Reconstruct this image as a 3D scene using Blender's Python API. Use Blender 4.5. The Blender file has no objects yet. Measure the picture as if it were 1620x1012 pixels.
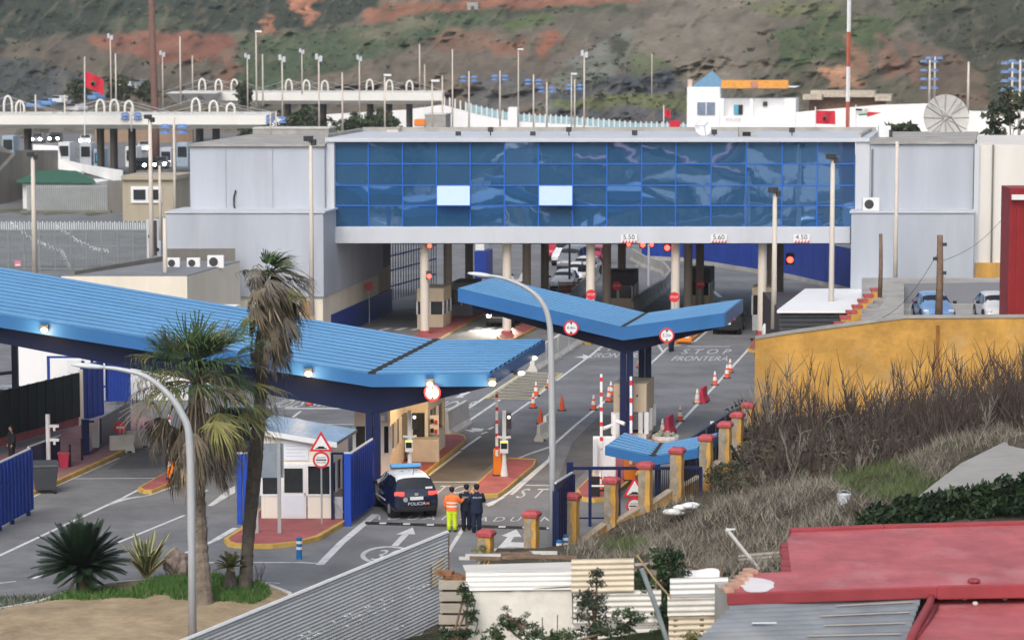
import bpy, bmesh, math, random
import numpy as np
from mathutils import Matrix, Vector, noise
PI = math.pi; R = math.radians
sc = bpy.context.scene; COL = sc.collection
# ------------------------------------------------------------------ camera
F = 4500.0; CW, CH = 1620.0, 1012.0; H = 19.4; HY = 28.0
TH = math.atan((CH/2-HY)/F); cT, sT = math.cos(TH), math.sin(TH)
cam = bpy.data.cameras.new("camera"); camo = bpy.data.objects.new("camera", cam); COL.objects.link(camo)
camo.location = (0, 0, H); camo.rotation_euler = (PI/2-TH, 0, 0)
cam.sensor_width = 36; cam.lens = 36*F/CW; cam.clip_start = 1; cam.clip_end = 6000
cam.dof.use_dof = True; cam.dof.focus_distance = 112; cam.dof.aperture_fstop = 1.3
sc.camera = camo
# ------------------------------------------------------------------ light
world = bpy.data.worlds.new("World"); sc.world = world; world.use_nodes = True
nt = world.node_tree; bg = nt.nodes["Background"]
sky = nt.nodes.new("ShaderNodeTexSky"); sky.sky_type = 'NISHITA'; sky.sun_disc = False
SUN_EL, SUN_AZ = 42, 195
sky.sun_elevation = R(SUN_EL); sky.sun_rotation = R(SUN_AZ); sky.dust_density = 4.0; sky.air_density = 1.0; sky.ozone_density = 1.0
hs = nt.nodes.new("ShaderNodeHueSaturation"); hs.inputs['Saturation'].default_value = 0.6
nt.links.new(sky.outputs[0], hs.inputs['Color']); nt.links.new(hs.outputs[0], bg.inputs[0]); bg.inputs[1].default_value = 0.12
sun = bpy.data.lights.new("sun", 'SUN'); sun.energy = 0.85; sun.angle = R(40); sun.color = (1, .97, .93)
suno = bpy.data.objects.new("sun", sun); COL.objects.link(suno)
_a = R(SUN_AZ); _d = Vector((math.sin(_a)*math.cos(R(SUN_EL)), math.cos(_a)*math.cos(R(SUN_EL)), math.sin(R(SUN_EL))))
suno.rotation_euler = (-_d).to_track_quat('-Z', 'Y').to_euler()
sc.view_settings.view_transform = 'Standard'; sc.view_settings.look = 'None'
sc.view_settings.gamma = 1; sc.view_settings.use_curve_mapping = False; sc.view_settings.exposure = 0.56
# ------------------------------------------------------------------ pixel -> world
def ray(px, py):
    a = (px-CW/2)/F; b = (CH/2-py)/F
    return Vector((a, cT+b*sT, -sT+b*cT))
def W(px, py, z=0.0):
    r = ray(px, py); t = (z-H)/r.z; return Vector((r.x*t, r.y*t, z))
def D(px, py, d):
    r = ray(px, py); t = d/r.y; return Vector((r.x*t, d, H+r.z*t))
def S(d): return F/d
RD = Vector((math.sin(R(10)), math.cos(R(10)), 0))      # direction of the road
# ------------------------------------------------------------------ materials
MATS = {}
def srgb(h):
    h = h.lstrip('#'); c = [int(h[i:i+2], 16)/255 for i in (0, 2, 4)]
    return tuple(x/12.92 if x <= .04045 else ((x+.055)/1.055)**2.4 for x in c)
def M(name, col, rough=.7, metal=0., var=.18, scale=2., bump=0., bscale=20., stain=0., scol=(.09, .075, .06), spec=.3, vert=0, fine=.5, alpha=1, trans=0, coat=0):
    if name in MATS: return MATS[name]
    if isinstance(col, str): col = srgb(col)
    m = bpy.data.materials.new(name); m.use_nodes = True; n = m.node_tree.nodes; l = m.node_tree.links
    b = n["Principled BSDF"]; b.inputs['Roughness'].default_value = rough; b.inputs['Metallic'].default_value = metal
    b.inputs['Specular IOR Level'].default_value = spec
    if coat: b.inputs['Coat Weight'].default_value = coat
    if trans: b.inputs['Transmission Weight'].default_value = trans
    tc = n.new("ShaderNodeTexCoord"); mp = n.new("ShaderNodeMapping"); l.new(tc.outputs['Object'], mp.inputs[0])
    n1 = n.new("ShaderNodeTexNoise"); n1.inputs['Scale'].default_value = scale; n1.inputs['Detail'].default_value = 8; n1.inputs['Roughness'].default_value = .45+fine*.3
    l.new(mp.outputs[0], n1.inputs[0])
    if vert: mp.inputs['Scale'].default_value = (1, 1, .12)
    mr = n.new("ShaderNodeMapRange"); mr.inputs[1].default_value = .3; mr.inputs[2].default_value = .7; mr.inputs[3].default_value = 1-var; mr.inputs[4].default_value = 1+var
    l.new(n1.outputs[0], mr.inputs[0])
    mx = n.new("ShaderNodeMix"); mx.data_type = 'RGBA'; mx.blend_type = 'MULTIPLY'; mx.inputs[0].default_value = 1
    mx.inputs[6].default_value = (*col, 1); l.new(mr.outputs[0], mx.inputs[7]); out = mx.outputs[2]
    if stain:
        n2 = n.new("ShaderNodeTexNoise"); n2.inputs['Scale'].default_value = scale*.55; n2.inputs['Detail'].default_value = 10; n2.inputs['Roughness'].default_value = .72
        mp2 = n.new("ShaderNodeMapping"); mp2.inputs['Location'].default_value = (3.3, 7.1, 1.7); mp2.inputs['Scale'].default_value = (1, 1, .22 if vert else 1)
        l.new(tc.outputs['Object'], mp2.inputs[0]); l.new(mp2.outputs[0], n2.inputs[0])
        r2 = n.new("ShaderNodeMapRange"); r2.inputs[1].default_value = .52; r2.inputs[2].default_value = .75; r2.inputs[3].default_value = 0; r2.inputs[4].default_value = stain
        l.new(n2.outputs[0], r2.inputs[0])
        m2 = n.new("ShaderNodeMix"); m2.data_type = 'RGBA'; l.new(r2.outputs[0], m2.inputs[0]); l.new(out, m2.inputs[6]); m2.inputs[7].default_value = (*scol, 1)
        out = m2.outputs[2]
    l.new(out, b.inputs['Base Color'])
    if bump:
        n3 = n.new("ShaderNodeTexNoise"); n3.inputs['Scale'].default_value = bscale; n3.inputs['Detail'].default_value = 4; l.new(tc.outputs['Object'], n3.inputs[0])
        bp = n.new("ShaderNodeBump"); bp.inputs['Strength'].default_value = bump; bp.inputs['Distance'].default_value = .05; l.new(n3.outputs[0], bp.inputs['Height']); l.new(bp.outputs[0], b.inputs['Normal'])
    MATS[name] = m; return m
def ME(name, col, strength):
    if name in MATS: return MATS[name]
    m = bpy.data.materials.new(name); m.use_nodes = True; b = m.node_tree.nodes["Principled BSDF"]
    b.inputs['Base Color'].default_value = (*col, 1); b.inputs['Emission Color'].default_value = (*col, 1); b.inputs['Emission Strength'].default_value = strength
    MATS[name] = m; return m
def MV(name, rough=.9, scale=.3, var=.35, bump=.6, bscale=1.2):
    """soil / vegetation whose colour comes from a per-vertex land-cover attribute plus noise"""
    m = bpy.data.materials.new(name); m.use_nodes = True; n = m.node_tree.nodes; l = m.node_tree.links
    b = n["Principled BSDF"]; b.inputs['Roughness'].default_value = rough; b.inputs['Specular IOR Level'].default_value = .1
    at = n.new("ShaderNodeAttribute"); at.attribute_name = "cover"
    tc = n.new("ShaderNodeTexCoord"); n1 = n.new("ShaderNodeTexNoise"); n1.inputs['Scale'].default_value = scale; n1.inputs['Detail'].default_value = 10; n1.inputs['Roughness'].default_value = .7
    l.new(tc.outputs['Object'], n1.inputs[0])
    mr = n.new("ShaderNodeMapRange"); mr.inputs[1].default_value = .3; mr.inputs[2].default_value = .7; mr.inputs[3].default_value = 1-var; mr.inputs[4].default_value = 1+var; l.new(n1.outputs[0], mr.inputs[0])
    mx = n.new("ShaderNodeMix"); mx.data_type = 'RGBA'; mx.blend_type = 'MULTIPLY'; mx.inputs[0].default_value = 1
    l.new(at.outputs[0], mx.inputs[6]); l.new(mr.outputs[0], mx.inputs[7]); l.new(mx.outputs[2], b.inputs['Base Color'])
    n3 = n.new("ShaderNodeTexNoise"); n3.inputs['Scale'].default_value = bscale; n3.inputs['Detail'].default_value = 8; l.new(tc.outputs['Object'], n3.inputs[0])
    bp = n.new("ShaderNodeBump"); bp.inputs['Strength'].default_value = bump; bp.inputs['Distance'].default_value = .6; l.new(n3.outputs[0], bp.inputs['Height']); l.new(bp.outputs[0], b.inputs['Normal'])
    MATS[name] = m; return m
# palette
asphalt = M('asphalt', (.19, .195, .205), .85, var=.3, scale=.3, bump=.3, bscale=30, stain=.75, scol=(.095, .097, .104), fine=.9)
asphalt_dark = M('asphalt_brownish', (.125, .12, .116), .8, var=.3, scale=.4, bump=.3, bscale=30, stain=.6, scol=(.075, .07, .066))  # darker brownish asphalt for the lane patches
letter = M('road_lettering', (.58, .585, .595), .7, var=.25, scale=5, stain=.85, scol=(.16, .163, .17), fine=.95)
paint = M('road_paint', (.66, .67, .68), .6, var=.18, scale=2.5, stain=.75, scol=(.2, .2, .205), fine=.9)
paint_y = M('road_paint_yellow', (.55, .47, .22), .6, var=.2, scale=2.5, stain=.6, scol=(.2, .19, .15))
kerb_y = M('kerb_yellow', (.56, .36, .09), .7, var=.2, scale=1.5, stain=.6, scol=(.2, .17, .12))
red_pave = M('red_paving', (.36, .105, .105), .75, var=.25, scale=1.2, bump=.2, stain=.5, scol=(.2, .13, .11))
pink_pave = M('pink_paving', (.33, .17, .18), .8, var=.2, scale=.8, bump=.15, stain=.4, scol=(.2, .15, .14))
white = M('white_wall', (.74, .745, .74), .8, var=.06, scale=.5, stain=.35, scol=(.42, .39, .34), vert=1)
whitep = M('white_paint', (.76, .77, .78), .45, var=.05, scale=1.5, stain=.15, scol=(.4, .38, .35))
cream = M('cream_wall', (.74, .68, .57), .8, var=.07, scale=.7, stain=.22, scol=(.36, .30, .22), vert=1)
beige = M('beige_render', (.55, .46, .34), .8, var=.12, scale=.8, stain=.35, scol=(.25, .2, .15), vert=1)
greyw = M('grey_cladding', (.42, .455, .515), .65, var=.1, scale=.5, stain=.5, scol=(.29, .29, .31), vert=1)
greyl = M('grey_pale', (.54, .57, .62), .55, var=.06, scale=.5, stain=.3, scol=(.36, .36, .37), vert=1)
greyd = M('grey_dark', (.16, .165, .18), .6, var=.12, scale=.6, stain=.3)
conc = M('concrete', (.36, .35, .33), .9, var=.2, scale=.8, bump=.3, stain=.5, scol=(.17, .16, .14))
conc_d = M('concrete_dark', (.19, .18, .165), .9, var=.25, scale=.5, bump=.3, stain=.6, scol=(.07, .065, .055), vert=1)
conc_w = M('concrete_white', (.6, .59, .56), .85, var=.15, scale=1.2, bump=.2, stain=.5, scol=(.3, .28, .25))
blue = M('roof_blue', (.14, .37, .65), .5, var=.1, scale=.25, stain=.25, scol=(.25, .42, .6), spec=.35)
blue_t = M('roof_blue_trough_shade', (.06, .19, .38), .6, var=.15, scale=.4, stain=.4, scol=(.12, .26, .42))  # shade of the roof grooves and rib sides, put into the colour
blue_f = M('fascia_blue', (.035, .145, .36), .4, var=.1, scale=.5, stain=.3, scol=(.06, .17, .36))
navy = M('navy_steel', (.010, .019, .075), .4, var=.15, scale=.8)
navy_d = M('navy_dark', (.010, .013, .028), .5, var=.2, scale=.8)
gate_b = M('gate_blue', (.018, .05, .28), .4, var=.15, scale=.8, stain=.3, scol=(.03, .05, .16))
frame_b = M('frame_blue', (.02, .13, .52), .4, var=.08)
steel = M('galvanised', (.42, .43, .44), .5, .3, var=.1, scale=1, stain=.2, scol=(.25, .25, .25))
pole_m = M('pole_cream', (.62, .56, .49), .6, var=.08, scale=1, stain=.25, scol=(.38, .33, .28))
pillar_m = M('pillar_cream', (.66, .6, .52), .8, var=.08, scale=.8, stain=.3, scol=(.38, .34, .29), vert=1)
black = M('black_rubber', (.018, .018, .02), .7, var=.2)
dark = M('dark_grey', (.05, .05, .055), .6, var=.2)
orange = M('orange_paint', (.78, .22, .02), .45, var=.08, stain=.2, scol=(.4, .15, .05))
coneo = M('cone_orange', (.72, .1, .035), .5, var=.12, scale=4, stain=.3, scol=(.35, .1, .06))
conew = M('cone_white', (.75, .72, .7), .4, var=.08, scale=4)
red = M('red_paint', (.62, .035, .045), .45, var=.1, stain=.2, scol=(.4, .06, .06))
redcap = M('red_cap', (.42, .08, .09), .7, var=.3, scale=5, stain=.5, scol=(.25, .13, .12))
yell = M('ochre_wall', (.54, .305, .075), .9, var=.32, scale=.6, bump=.6, bscale=5, stain=.95, scol=(.47, .36, .2), fine=.9)
yell2 = M('ochre_pillar', (.53, .3, .075), .85, var=.25, scale=2, bump=.4, bscale=12, stain=1, scol=(.3, .26, .21), vert=1, fine=.9)
glass_d = M('window_dark', (.025, .03, .033), .08, var=.2, spec=.6)
wood = M('old_wood', (.19, .13, .09), .9, var=.35, scale=3, bump=.5)
redroof = M('red_roof_coat', (.44, .11, .12), .6, var=.3, scale=.8, bump=.5, bscale=2.2, stain=.9, scol=(.5, .27, .27), fine=.8)
redroof_d = M('red_parapet', (.3, .05, .058), .6, var=.15, scale=1, stain=.3, scol=(.2, .04, .05))
sheet_w = M('white_sheet', (.7, .68, .63), .7, var=.1, scale=.8, stain=.45, scol=(.36, .33, .27), vert=0)
sheet_c = M('cream_sheet', (.66, .58, .45), .7, var=.14, scale=1, stain=.6, scol=(.33, .26, .18))
sheet_g = M('zinc_sheet', (.68, .69, .69), .5, .1, var=.1, scale=.6, stain=.3, scol=(.33, .33, .32))
sheet_bg = M('blue_grey_sheet', (.215, .235, .26), .5, .1, var=.2, scale=.8, stain=.5, scol=(.35, .34, .3))
skin = M('skin', (.5, .3, .21), .6, var=.05)
# ------------------------------------------------------------------ mesh builder
class MB:
    def __init__(s, mat=None): s.v = []; s.f = []; s.mi = []; s.mats = []; s.T = None; s.use(mat)
    def use(s, mat):
        if mat is not None:
            if mat not in s.mats: s.mats.append(mat)
            s.c = s.mats.index(mat)
        else: s.c = 0
        return s
    def at(s, loc=None, rz=0, rx=0, ry=0):
        s.T = None if loc is None else Matrix.Translation(Vector(loc)) @ Matrix.Rotation(rz, 4, 'Z') @ Matrix.Rotation(ry, 4, 'Y') @ Matrix.Rotation(rx, 4, 'X'); return s
    def add(s, vs, fs):
        o = len(s.v)
        for p in vs:
            p = Vector(p); s.v.append(s.T @ p if s.T else p)
        for f in fs: s.f.append([i+o for i in f]); s.mi.append(s.c)
        return s
    def hexa(s, p):   # 4 bottom, 4 top (both counter-clockwise from above)
        return s.add(p, [(3, 2, 1, 0), (4, 5, 6, 7), (0, 1, 5, 4), (1, 2, 6, 5), (2, 3, 7, 6), (3, 0, 4, 7)])
    def box(s, x0, x1, y0, y1, z0, z1):
        return s.hexa([(x0, y0, z0), (x1, y0, z0), (x1, y1, z0), (x0, y1, z0), (x0, y0, z1), (x1, y0, z1), (x1, y1, z1), (x0, y1, z1)])
    def cbox(s, c, sz, rz=0):
        T0 = s.T; T = Matrix.Translation(Vector(c)) @ Matrix.Rotation(rz, 4, 'Z'); s.T = T0 @ T if T0 else T
        a, b, h = sz[0]/2, sz[1]/2, sz[2]/2; s.box(-a, a, -b, b, -h, h); s.T = T0; return s
    def prism(s, poly, vec):
        n = len(poly); vec = Vector(vec); p = [Vector(q) for q in poly]
        return s.add(p+[q+vec for q in p], [list(range(n))[::-1], [n+i for i in range(n)]]+[(i, (i+1) % n, n+(i+1) % n, n+i) for i in range(n)])
    def wall(s, a, b, z0, z1, t=.2):     # vertical slab between two ground points, z may be (za,zb)
        a = Vector(a); b = Vector(b); z0 = z0 if isinstance(z0, tuple) else (z0, z0); z1 = z1 if isinstance(z1, tuple) else (z1, z1)
        d = Vector((b.x-a.x, b.y-a.y, 0)).normalized(); nn = Vector((-d.y, d.x, 0))*t
        return s.hexa([(a.x, a.y, z0[0]), (b.x, b.y, z0[1]), (b.x+nn.x, b.y+nn.y, z0[1]), (a.x+nn.x, a.y+nn.y, z0[0]), (a.x, a.y, z1[0]), (b.x, b.y, z1[1]), (b.x+nn.x, b.y+nn.y, z1[1]), (a.x+nn.x, a.y+nn.y, z1[0])])
    def quad(s, *p): return s.add(p, [tuple(range(len(p)))])
    def tube(s, pts, r, n=8, cap=True):
        pts = [Vector(p) for p in pts]; k = len(pts); rr = r if isinstance(r, (list, tuple)) else [r]*k
        vs = []; up = None
        for i in range(k):
            t = (pts[min(i+1, k-1)]-pts[max(i-1, 0)])
            t = t.normalized() if t.length > 1e-9 else Vector((0, 0, 1))
            if up is None: up = Vector((0, 0, 1)) if abs(t.z) < .9 else Vector((1, 0, 0))
            a = t.cross(up)
            if a.length < 1e-4: a = t.cross(Vector((.3, 1, .2)))
            a.normalize(); b = a.cross(t).normalized(); up = b
            for j in range(n):
                w = 2*PI*j/n; vs.append(pts[i]+(a*math.cos(w)+b*math.sin(w))*rr[i])
        fs = [(i*n+j, i*n+(j+1) % n, (i+1)*n+(j+1) % n, (i+1)*n+j) for i in range(k-1) for j in range(n)]
        if cap: fs += [tuple(range(n))[::-1], tuple((k-1)*n+j for j in range(n))]
        return s.add(vs, fs)
    def lathe(s, prof, c=(0, 0, 0), n=12):
        c = Vector(c); k = len(prof)
        vs = [c+Vector((r*math.cos(2*PI*j/n), r*math.sin(2*PI*j/n), z)) for r, z in prof for j in range(n)]
        fs = [(i*n+j, i*n+(j+1) % n, (i+1)*n+(j+1) % n, (i+1)*n+j) for i in range(k-1) for j in range(n)]
        return s.add(vs, fs+[tuple(range(n))[::-1], tuple((k-1)*n+j for j in range(n))])
    def cyl(s, c, r, h, n=12, r2=None): return s.lathe([(r, 0), (r if r2 is None else r2, h)], c, n)
    def disc(s, c, r, t=.03, n=20, ax='Y'):   # thin disc facing -Y
        c = Vector(c); vs = []
        for q in (0, t):
            for j in range(n):
                w = 2*PI*j/n; vs.append(c+Vector((r*math.cos(w), q, r*math.sin(w))))
        return s.add(vs, [tuple(range(n)), tuple(n+j for j in range(n))[::-1]]+[(j, n+j, n+(j+1) % n, (j+1) % n) for j in range(n)])
    def ball(s, c, r, n=10, m=6):
        r = (r, r, r) if not isinstance(r, (tuple, list)) else r; c = Vector(c)
        vs = [c+Vector((0, 0, -r[2]))]+[c+Vector((r[0]*math.cos(2*PI*j/n)*math.cos(a), r[1]*math.sin(2*PI*j/n)*math.cos(a), r[2]*math.sin(a))) for a in [-PI/2+PI*i/m for i in range(1, m)] for j in range(n)]+[c+Vector((0, 0, r[2]))]
        fs = [(0, 1+(j+1) % n, 1+j) for j in range(n)]+[(1+i*n+j, 1+i*n+(j+1) % n, 1+(i+1)*n+(j+1) % n, 1+(i+1)*n+j) for i in range(m-2) for j in range(n)]
        k = len(vs)-1; fs += [(k, 1+(m-2)*n+j, 1+(m-2)*n+(j+1) % n) for j in range(n)]
        return s.add(vs, fs)
    def grid(s, P, nu, nv):     # P(i,j)
        return s.add([P(i, j) for j in range(nv+1) for i in range(nu+1)], [(j*(nu+1)+i, j*(nu+1)+i+1, (j+1)*(nu+1)+i+1, (j+1)*(nu+1)+i) for j in range(nv) for i in range(nu)])
ROOT = {}
SPLIT = {'bumper': 'bumper', 'post': 'post', 'posts': 'post', 'bracket': 'bracket', 'reflector': 'reflector', 'red_stripes': 'red_stripe', 'camera': 'camera', 'lamps': 'side_lamp', 'vent': 'vent', 'phone': 'phone', 'red_box': 'red_box', 'pane': 'pane', 'niche_frame': 'frame_post', 'base_wall': 'base_wall', 'parapet': 'parapet', 'window_frame': 'window_frame', 'wall': 'wall', 'wheel': 'wheel', 'board': 'board', 'cracks': 'crack', 'scratch': 'scratch', 'pale_strips': 'pale_strip', 'low_wall': 'low_wall', 'panel': 'panel', 'edge_bricks': 'edge_brick', 'wall_panel': 'panel', 'wire_frame': 'frame', 'reflective_band': 'reflective_band', 'white_band': 'white_band', 'bars_': 'bar', 'slot': 'slot', 'lamp_head': 'lamp_head', 'lamp_shade': 'lamp_shade', 'seat': 'seat', 'leg': 'leg', 'top_rail': 'top_rail', 'louvre': 'louvre'}
def pieces(mb):
    p = list(range(len(mb.v)))
    def f(i):
        while p[i] != i: p[i] = p[p[i]]; i = p[i]
        return i
    for fc in mb.f:
        a = f(fc[0])
        for j in fc[1:]: p[f(j)] = a
    g = {}
    for k, fc in enumerate(mb.f): g.setdefault(f(fc[0]), []).append(k)
    return list(g.values())
def obj(name, mb, parent=None, smooth=False, bevel=0, mat=None, fix=True):
    if name in SPLIT and parent is not None:
        gs = pieces(mb)
        if 1 < len(gs) <= 80:
            first = None
            for g in gs:
                m2 = MB(); m2.mats = mb.mats; mp = {}
                for k in g:
                    m2.f.append([mp.setdefault(i, len(mp)) for i in mb.f[k]]); m2.mi.append(mb.mi[k])
                m2.v = [mb.v[i] for i in mp]; o = obj1(SPLIT[name], m2, parent, smooth, bevel, mat, fix); first = first or o
            return first
    return obj1(name, mb, parent, smooth, bevel, mat, fix)
def obj1(name, mb, parent=None, smooth=False, bevel=0, mat=None, fix=True):
    me = bpy.data.meshes.new(name); o = bpy.data.objects.new(name, me); COL.objects.link(o)
    vs = mb.v
    if parent is not None:
        o.parent = parent; p = parent
        while p.parent: p = p.parent
        Mi = ROOT.get(p.name)
        if Mi is not None: vs = [Mi @ v for v in vs]
    me.from_pydata([tuple(v) for v in vs], [], mb.f)
    for m in (mb.mats or [mat]): me.materials.append(m)
    if len(mb.mats) > 1: me.polygons.foreach_set('material_index', mb.mi)
    if fix:
        bm = bmesh.new(); bm.from_mesh(me); bmesh.ops.recalc_face_normals(bm, faces=bm.faces); bm.to_mesh(me); bm.free()
    if smooth: me.polygons.foreach_set('use_smooth', [True]*len(me.polygons))
    if bevel:
        b = o.modifiers.new('bevel', 'BEVEL'); b.width = bevel; b.segments = 2; b.limit_method = 'ANGLE'; b.angle_limit = R(40)
    me.update(); return o
def thing(name, label, cat, loc=(0, 0, 0), rz=0, group=None, w=True):
    """Empty at the base of a thing. w: parts are given in world coordinates"""
    o = bpy.data.objects.new(name, None); COL.objects.link(o); o.location = loc; o.rotation_euler = (0, 0, rz); o.empty_display_size = .2
    o['label'] = label; o['category'] = cat
    if group: o['group'] = group
    if w: ROOT[o.name] = (Matrix.Translation(Vector(loc)) @ Matrix.Rotation(rz, 4, 'Z')).inverted()
    return o
def tag(o, label, cat, group=None, kind=None):
    o['label'] = label; o['category'] = cat
    if group: o['group'] = group
    if kind: o['kind'] = kind
    return o
def struct(name, mb, label=None, cat=None, **k):
    o = obj(name, mb, **k); o['kind'] = 'structure'; o['label'] = label or name.replace('_', ' '); o['category'] = cat or name.replace('_', ' '); return o
def kids(o): return [c for c in list(COL.objects) if c.parent == o]
KID = {}
def dup(root, loc, rz=None, label=None, group=None, scale=None):
    def cp(o, par):
        c = o.copy(); COL.objects.link(c)
        if par is not None: c.parent = par
        for ch in o.children: cp(ch, c)
        return c
    r = cp(root, None); r.location = loc
    if rz is not None: r.rotation_euler = (0, 0, rz)
    if scale: r.scale = (scale,)*3 if not isinstance(scale, tuple) else scale
    if label: r['label'] = label
    if group: r['group'] = group
    return r
def text_mb(mb, s, size, Mx, ext=0.0, wx=1.0, font_al='CENTER'):
    cu = bpy.data.curves.new('t', 'FONT'); cu.body = s; cu.size = size; cu.align_x = font_al; cu.align_y = 'CENTER'; cu.extrude = ext; cu.resolution_u = 3
    t = bpy.data.objects.new('t', cu); COL.objects.link(t); dg = bpy.context.evaluated_depsgraph_get()
    me = bpy.data.meshes.new_from_object(t.evaluated_get(dg)); Ms = Mx @ Matrix.Diagonal((wx, 1, 1, 1))
    mb.add([Ms @ v.co for v in me.vertices], [tuple(p.vertices) for p in me.polygons])
    bpy.data.objects.remove(t); bpy.data.curves.remove(cu); bpy.data.meshes.remove(me)
    return mb
def facing(p, rz=0):  # text plane facing the -Y side
    return Matrix.Translation(Vector(p)) @ Matrix.Rotation(rz, 4, 'Z') @ Matrix.Rotation(PI/2, 4, 'X')
def fastmesh(name, V, Fq, mat, cols=None):
    """numpy arrays: V (n,3), Fq (m,k)"""
    me = bpy.data.meshes.new(name); k = Fq.shape[1]
    me.vertices.add(len(V)); me.vertices.foreach_set('co', np.asarray(V, np.float32).ravel())
    me.loops.add(Fq.size); me.loops.foreach_set('vertex_index', Fq.astype(np.int32).ravel())
    me.polygons.add(len(Fq)); me.polygons.foreach_set('loop_start', np.arange(len(Fq), dtype=np.int32)*k); me.polygons.foreach_set('loop_total', np.full(len(Fq), k, np.int32))
    me.update(calc_edges=True)
    if cols is not None:
        a = me.color_attributes.new('cover', 'FLOAT_COLOR', 'POINT'); a.data.foreach_set('color', np.concatenate([cols, np.ones((len(V), 1))], 1).astype(np.float32).ravel())
    me.materials.append(mat); o = bpy.data.objects.new(name, me); COL.objects.link(o); return o
def lerp(a, b, t): return a+(b-a)*t
rng = random.Random(7); nrg = np.random.default_rng(7)
# ================================================================== GROUND, ROAD, TERRAIN, HILLS
g = MB(M('earth', (.2, .17, .13), .95, var=.3, scale=.15, bump=.4)); g.quad((-900, 60, -.12), (900, 60, -.12), (900, 1200, -.12), (-900, 1200, -.12))
struct('ground', g)
g = MB(asphalt); g.quad((-75, 72, 0), (-1, 72, 0), (2.4, 101, 0), (8.3, 118.6, 0), (12.2, 131, 0), (14.5, 172, 0), (40, 172, 0), (60, 480, 0), (-260, 480, 0), (-75, 150, 0))
road = struct('road', g, 'grey asphalt carriageway with lanes leading under the customs building', 'road')
mk = [0]
def zl():
    mk[0] += 1; return .004+mk[0]*.00006
def line(name, pts, w=.15, mat=None, close=False):
    b = MB(mat or paint); z = zl()
    P = [W(x, y) for x, y in pts]
    n = len(P); L = []; Rr = []
    for i in range(n):
        d = (P[min(i+1, n-1)]-P[max(i-1, 0)]); d.z = 0; d.normalize(); nn = Vector((-d.y, d.x, 0))*w/2
        L.append(P[i]+nn+Vector((0, 0, z))); Rr.append(P[i]-nn+Vector((0, 0, z)))
    for i in range(n-1): b.quad(L[i], Rr[i], Rr[i+1], L[i+1])
    return obj(name, b, road, fix=False)
def poly(name, pts, mat=None):
    b = MB(mat or paint); z = zl(); b.quad(*[W(x, y)+Vector((0, 0, z)) for x, y in pts]); return obj(name, b, road)
LN = [([(1030, 708), (1066, 679), (1130, 611), (1188, 548)], .16), ([(809, 782), (868, 729), (878, 701), (913, 670), (945, 644), (960, 632)], .15),
      ([(839, 717), (872, 706)], .2), ([(809, 729), (839, 717)], .15), ([(776, 799), (806, 778), (868, 727)], .15), ([(1026, 578), (1049, 557), (1055, 550), (1099, 540), (1120, 523)], .15),
      ([(1049, 557), (1038, 540)], .15), ([(737, 648), (830, 588), (893, 560), (925, 535)], .17), ([(704, 691), (791, 632)], .16), ([(806, 658), (839, 635)], .15), ([(843, 632), (863, 615)], .15), ([(880, 602), (937, 560), (958, 543)], .15),
      ([(730, 711), (760, 690)], .15), ([(762, 686), (771, 683)], .15), ([(773, 679), (781, 675)], .15), ([(640, 780), (700, 735), (729, 713)], .15), ([(668, 762), (756, 762)], .18), ([(831, 767), (878, 768)], .18),
      ([(709, 873), (729, 841), (742, 818)], .16), ([(506, 893), (540, 858), (594, 813)], .3), ([(340, 854), (373, 834.5)], .26), ([(257, 888), (324, 889.5), (473, 889), (507, 891)], .16), ([(270, 885), (340, 854)], .2),
      ([(52, 915), (68, 908)], .14), ([(150, 873), (174, 863), (292, 814.6)], .14), ([(-20, 926), (0, 922), (25, 919)], .14), ([(-20, 887), (0, 878), (182, 793), (191, 789)], .16), ([(191, 789), (218, 775), (265, 753)], .14), ([(191, 791), (236, 783), (292, 763)], .14),
      ([(118, 757), (252, 756)], .14), ([(328, 754), (372, 754)], .14), ([(51, 786), (90, 768), (189, 724)], .14), ([(324, 916), (443, 922)], .1), ([(450, 646), (572, 646)], .35), ([(463, 660), (476, 650)], .15), ([(491, 643), (514, 631)], .15),
      ([(506, 671), (560, 671)], .2), ([(467, 661), (509, 673)], .12), ([(1089, 548), (1155, 548)], .2), ([(916, 543), (945, 543)], .2), ([(689, 700), (704, 691)], .15), ([(300, 790), (328, 775)], .14),
      ([(1118, 452), (1140, 470)], .3), ([(890, 470), (948, 440), (940, 425)], .15), ([(1000, 480), (1058, 447), (1052, 432), (1005, 420)], .15), ([(875, 548), (892, 530)], .15), ([(690, 540), (765, 497)], .15)]
for p, w in LN: line('lane_line', p, w)
for i in range(3): line('lane_line', [(600+i*26, 523-i*.5), (616+i*26, 519-i*.5)], .4)
for i in range(3): line('lane_line', [(745+i*20, 524), (760+i*20, 518)], .5)
poly('gore_marking', [(767, 797), (773, 801), (800, 786), (788, 789)]); poly('gore_marking', [(328, 800), (336, 800), (372, 779), (372, 768), (362, 773)])
poly('gore_marking', [(170, 800), (196, 788), (222, 784), (191, 793)])
for a in ([(630, 863), (619, 863), (636, 845), (626, 845), (653, 834), (657, 845), (647, 845)], [(793, 869), (786, 868), (803, 849), (793, 847), (817, 837), (825, 849), (813, 849), (808, 857), (830, 858), (831, 866), (800, 865)], [(719, 629), (728, 624), (724, 622), (741, 616), (744, 621), (733, 626), (733, 629)], [(730, 679), (748, 680), (745, 677), (766, 678), (762, 682), (748, 682), (750, 684)]):
    poly('lane_arrow', a)
poly('lane_arrow', [(908, 565), (923, 563), (921, 560), (938, 565), (922, 568), (922, 566)])
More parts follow.
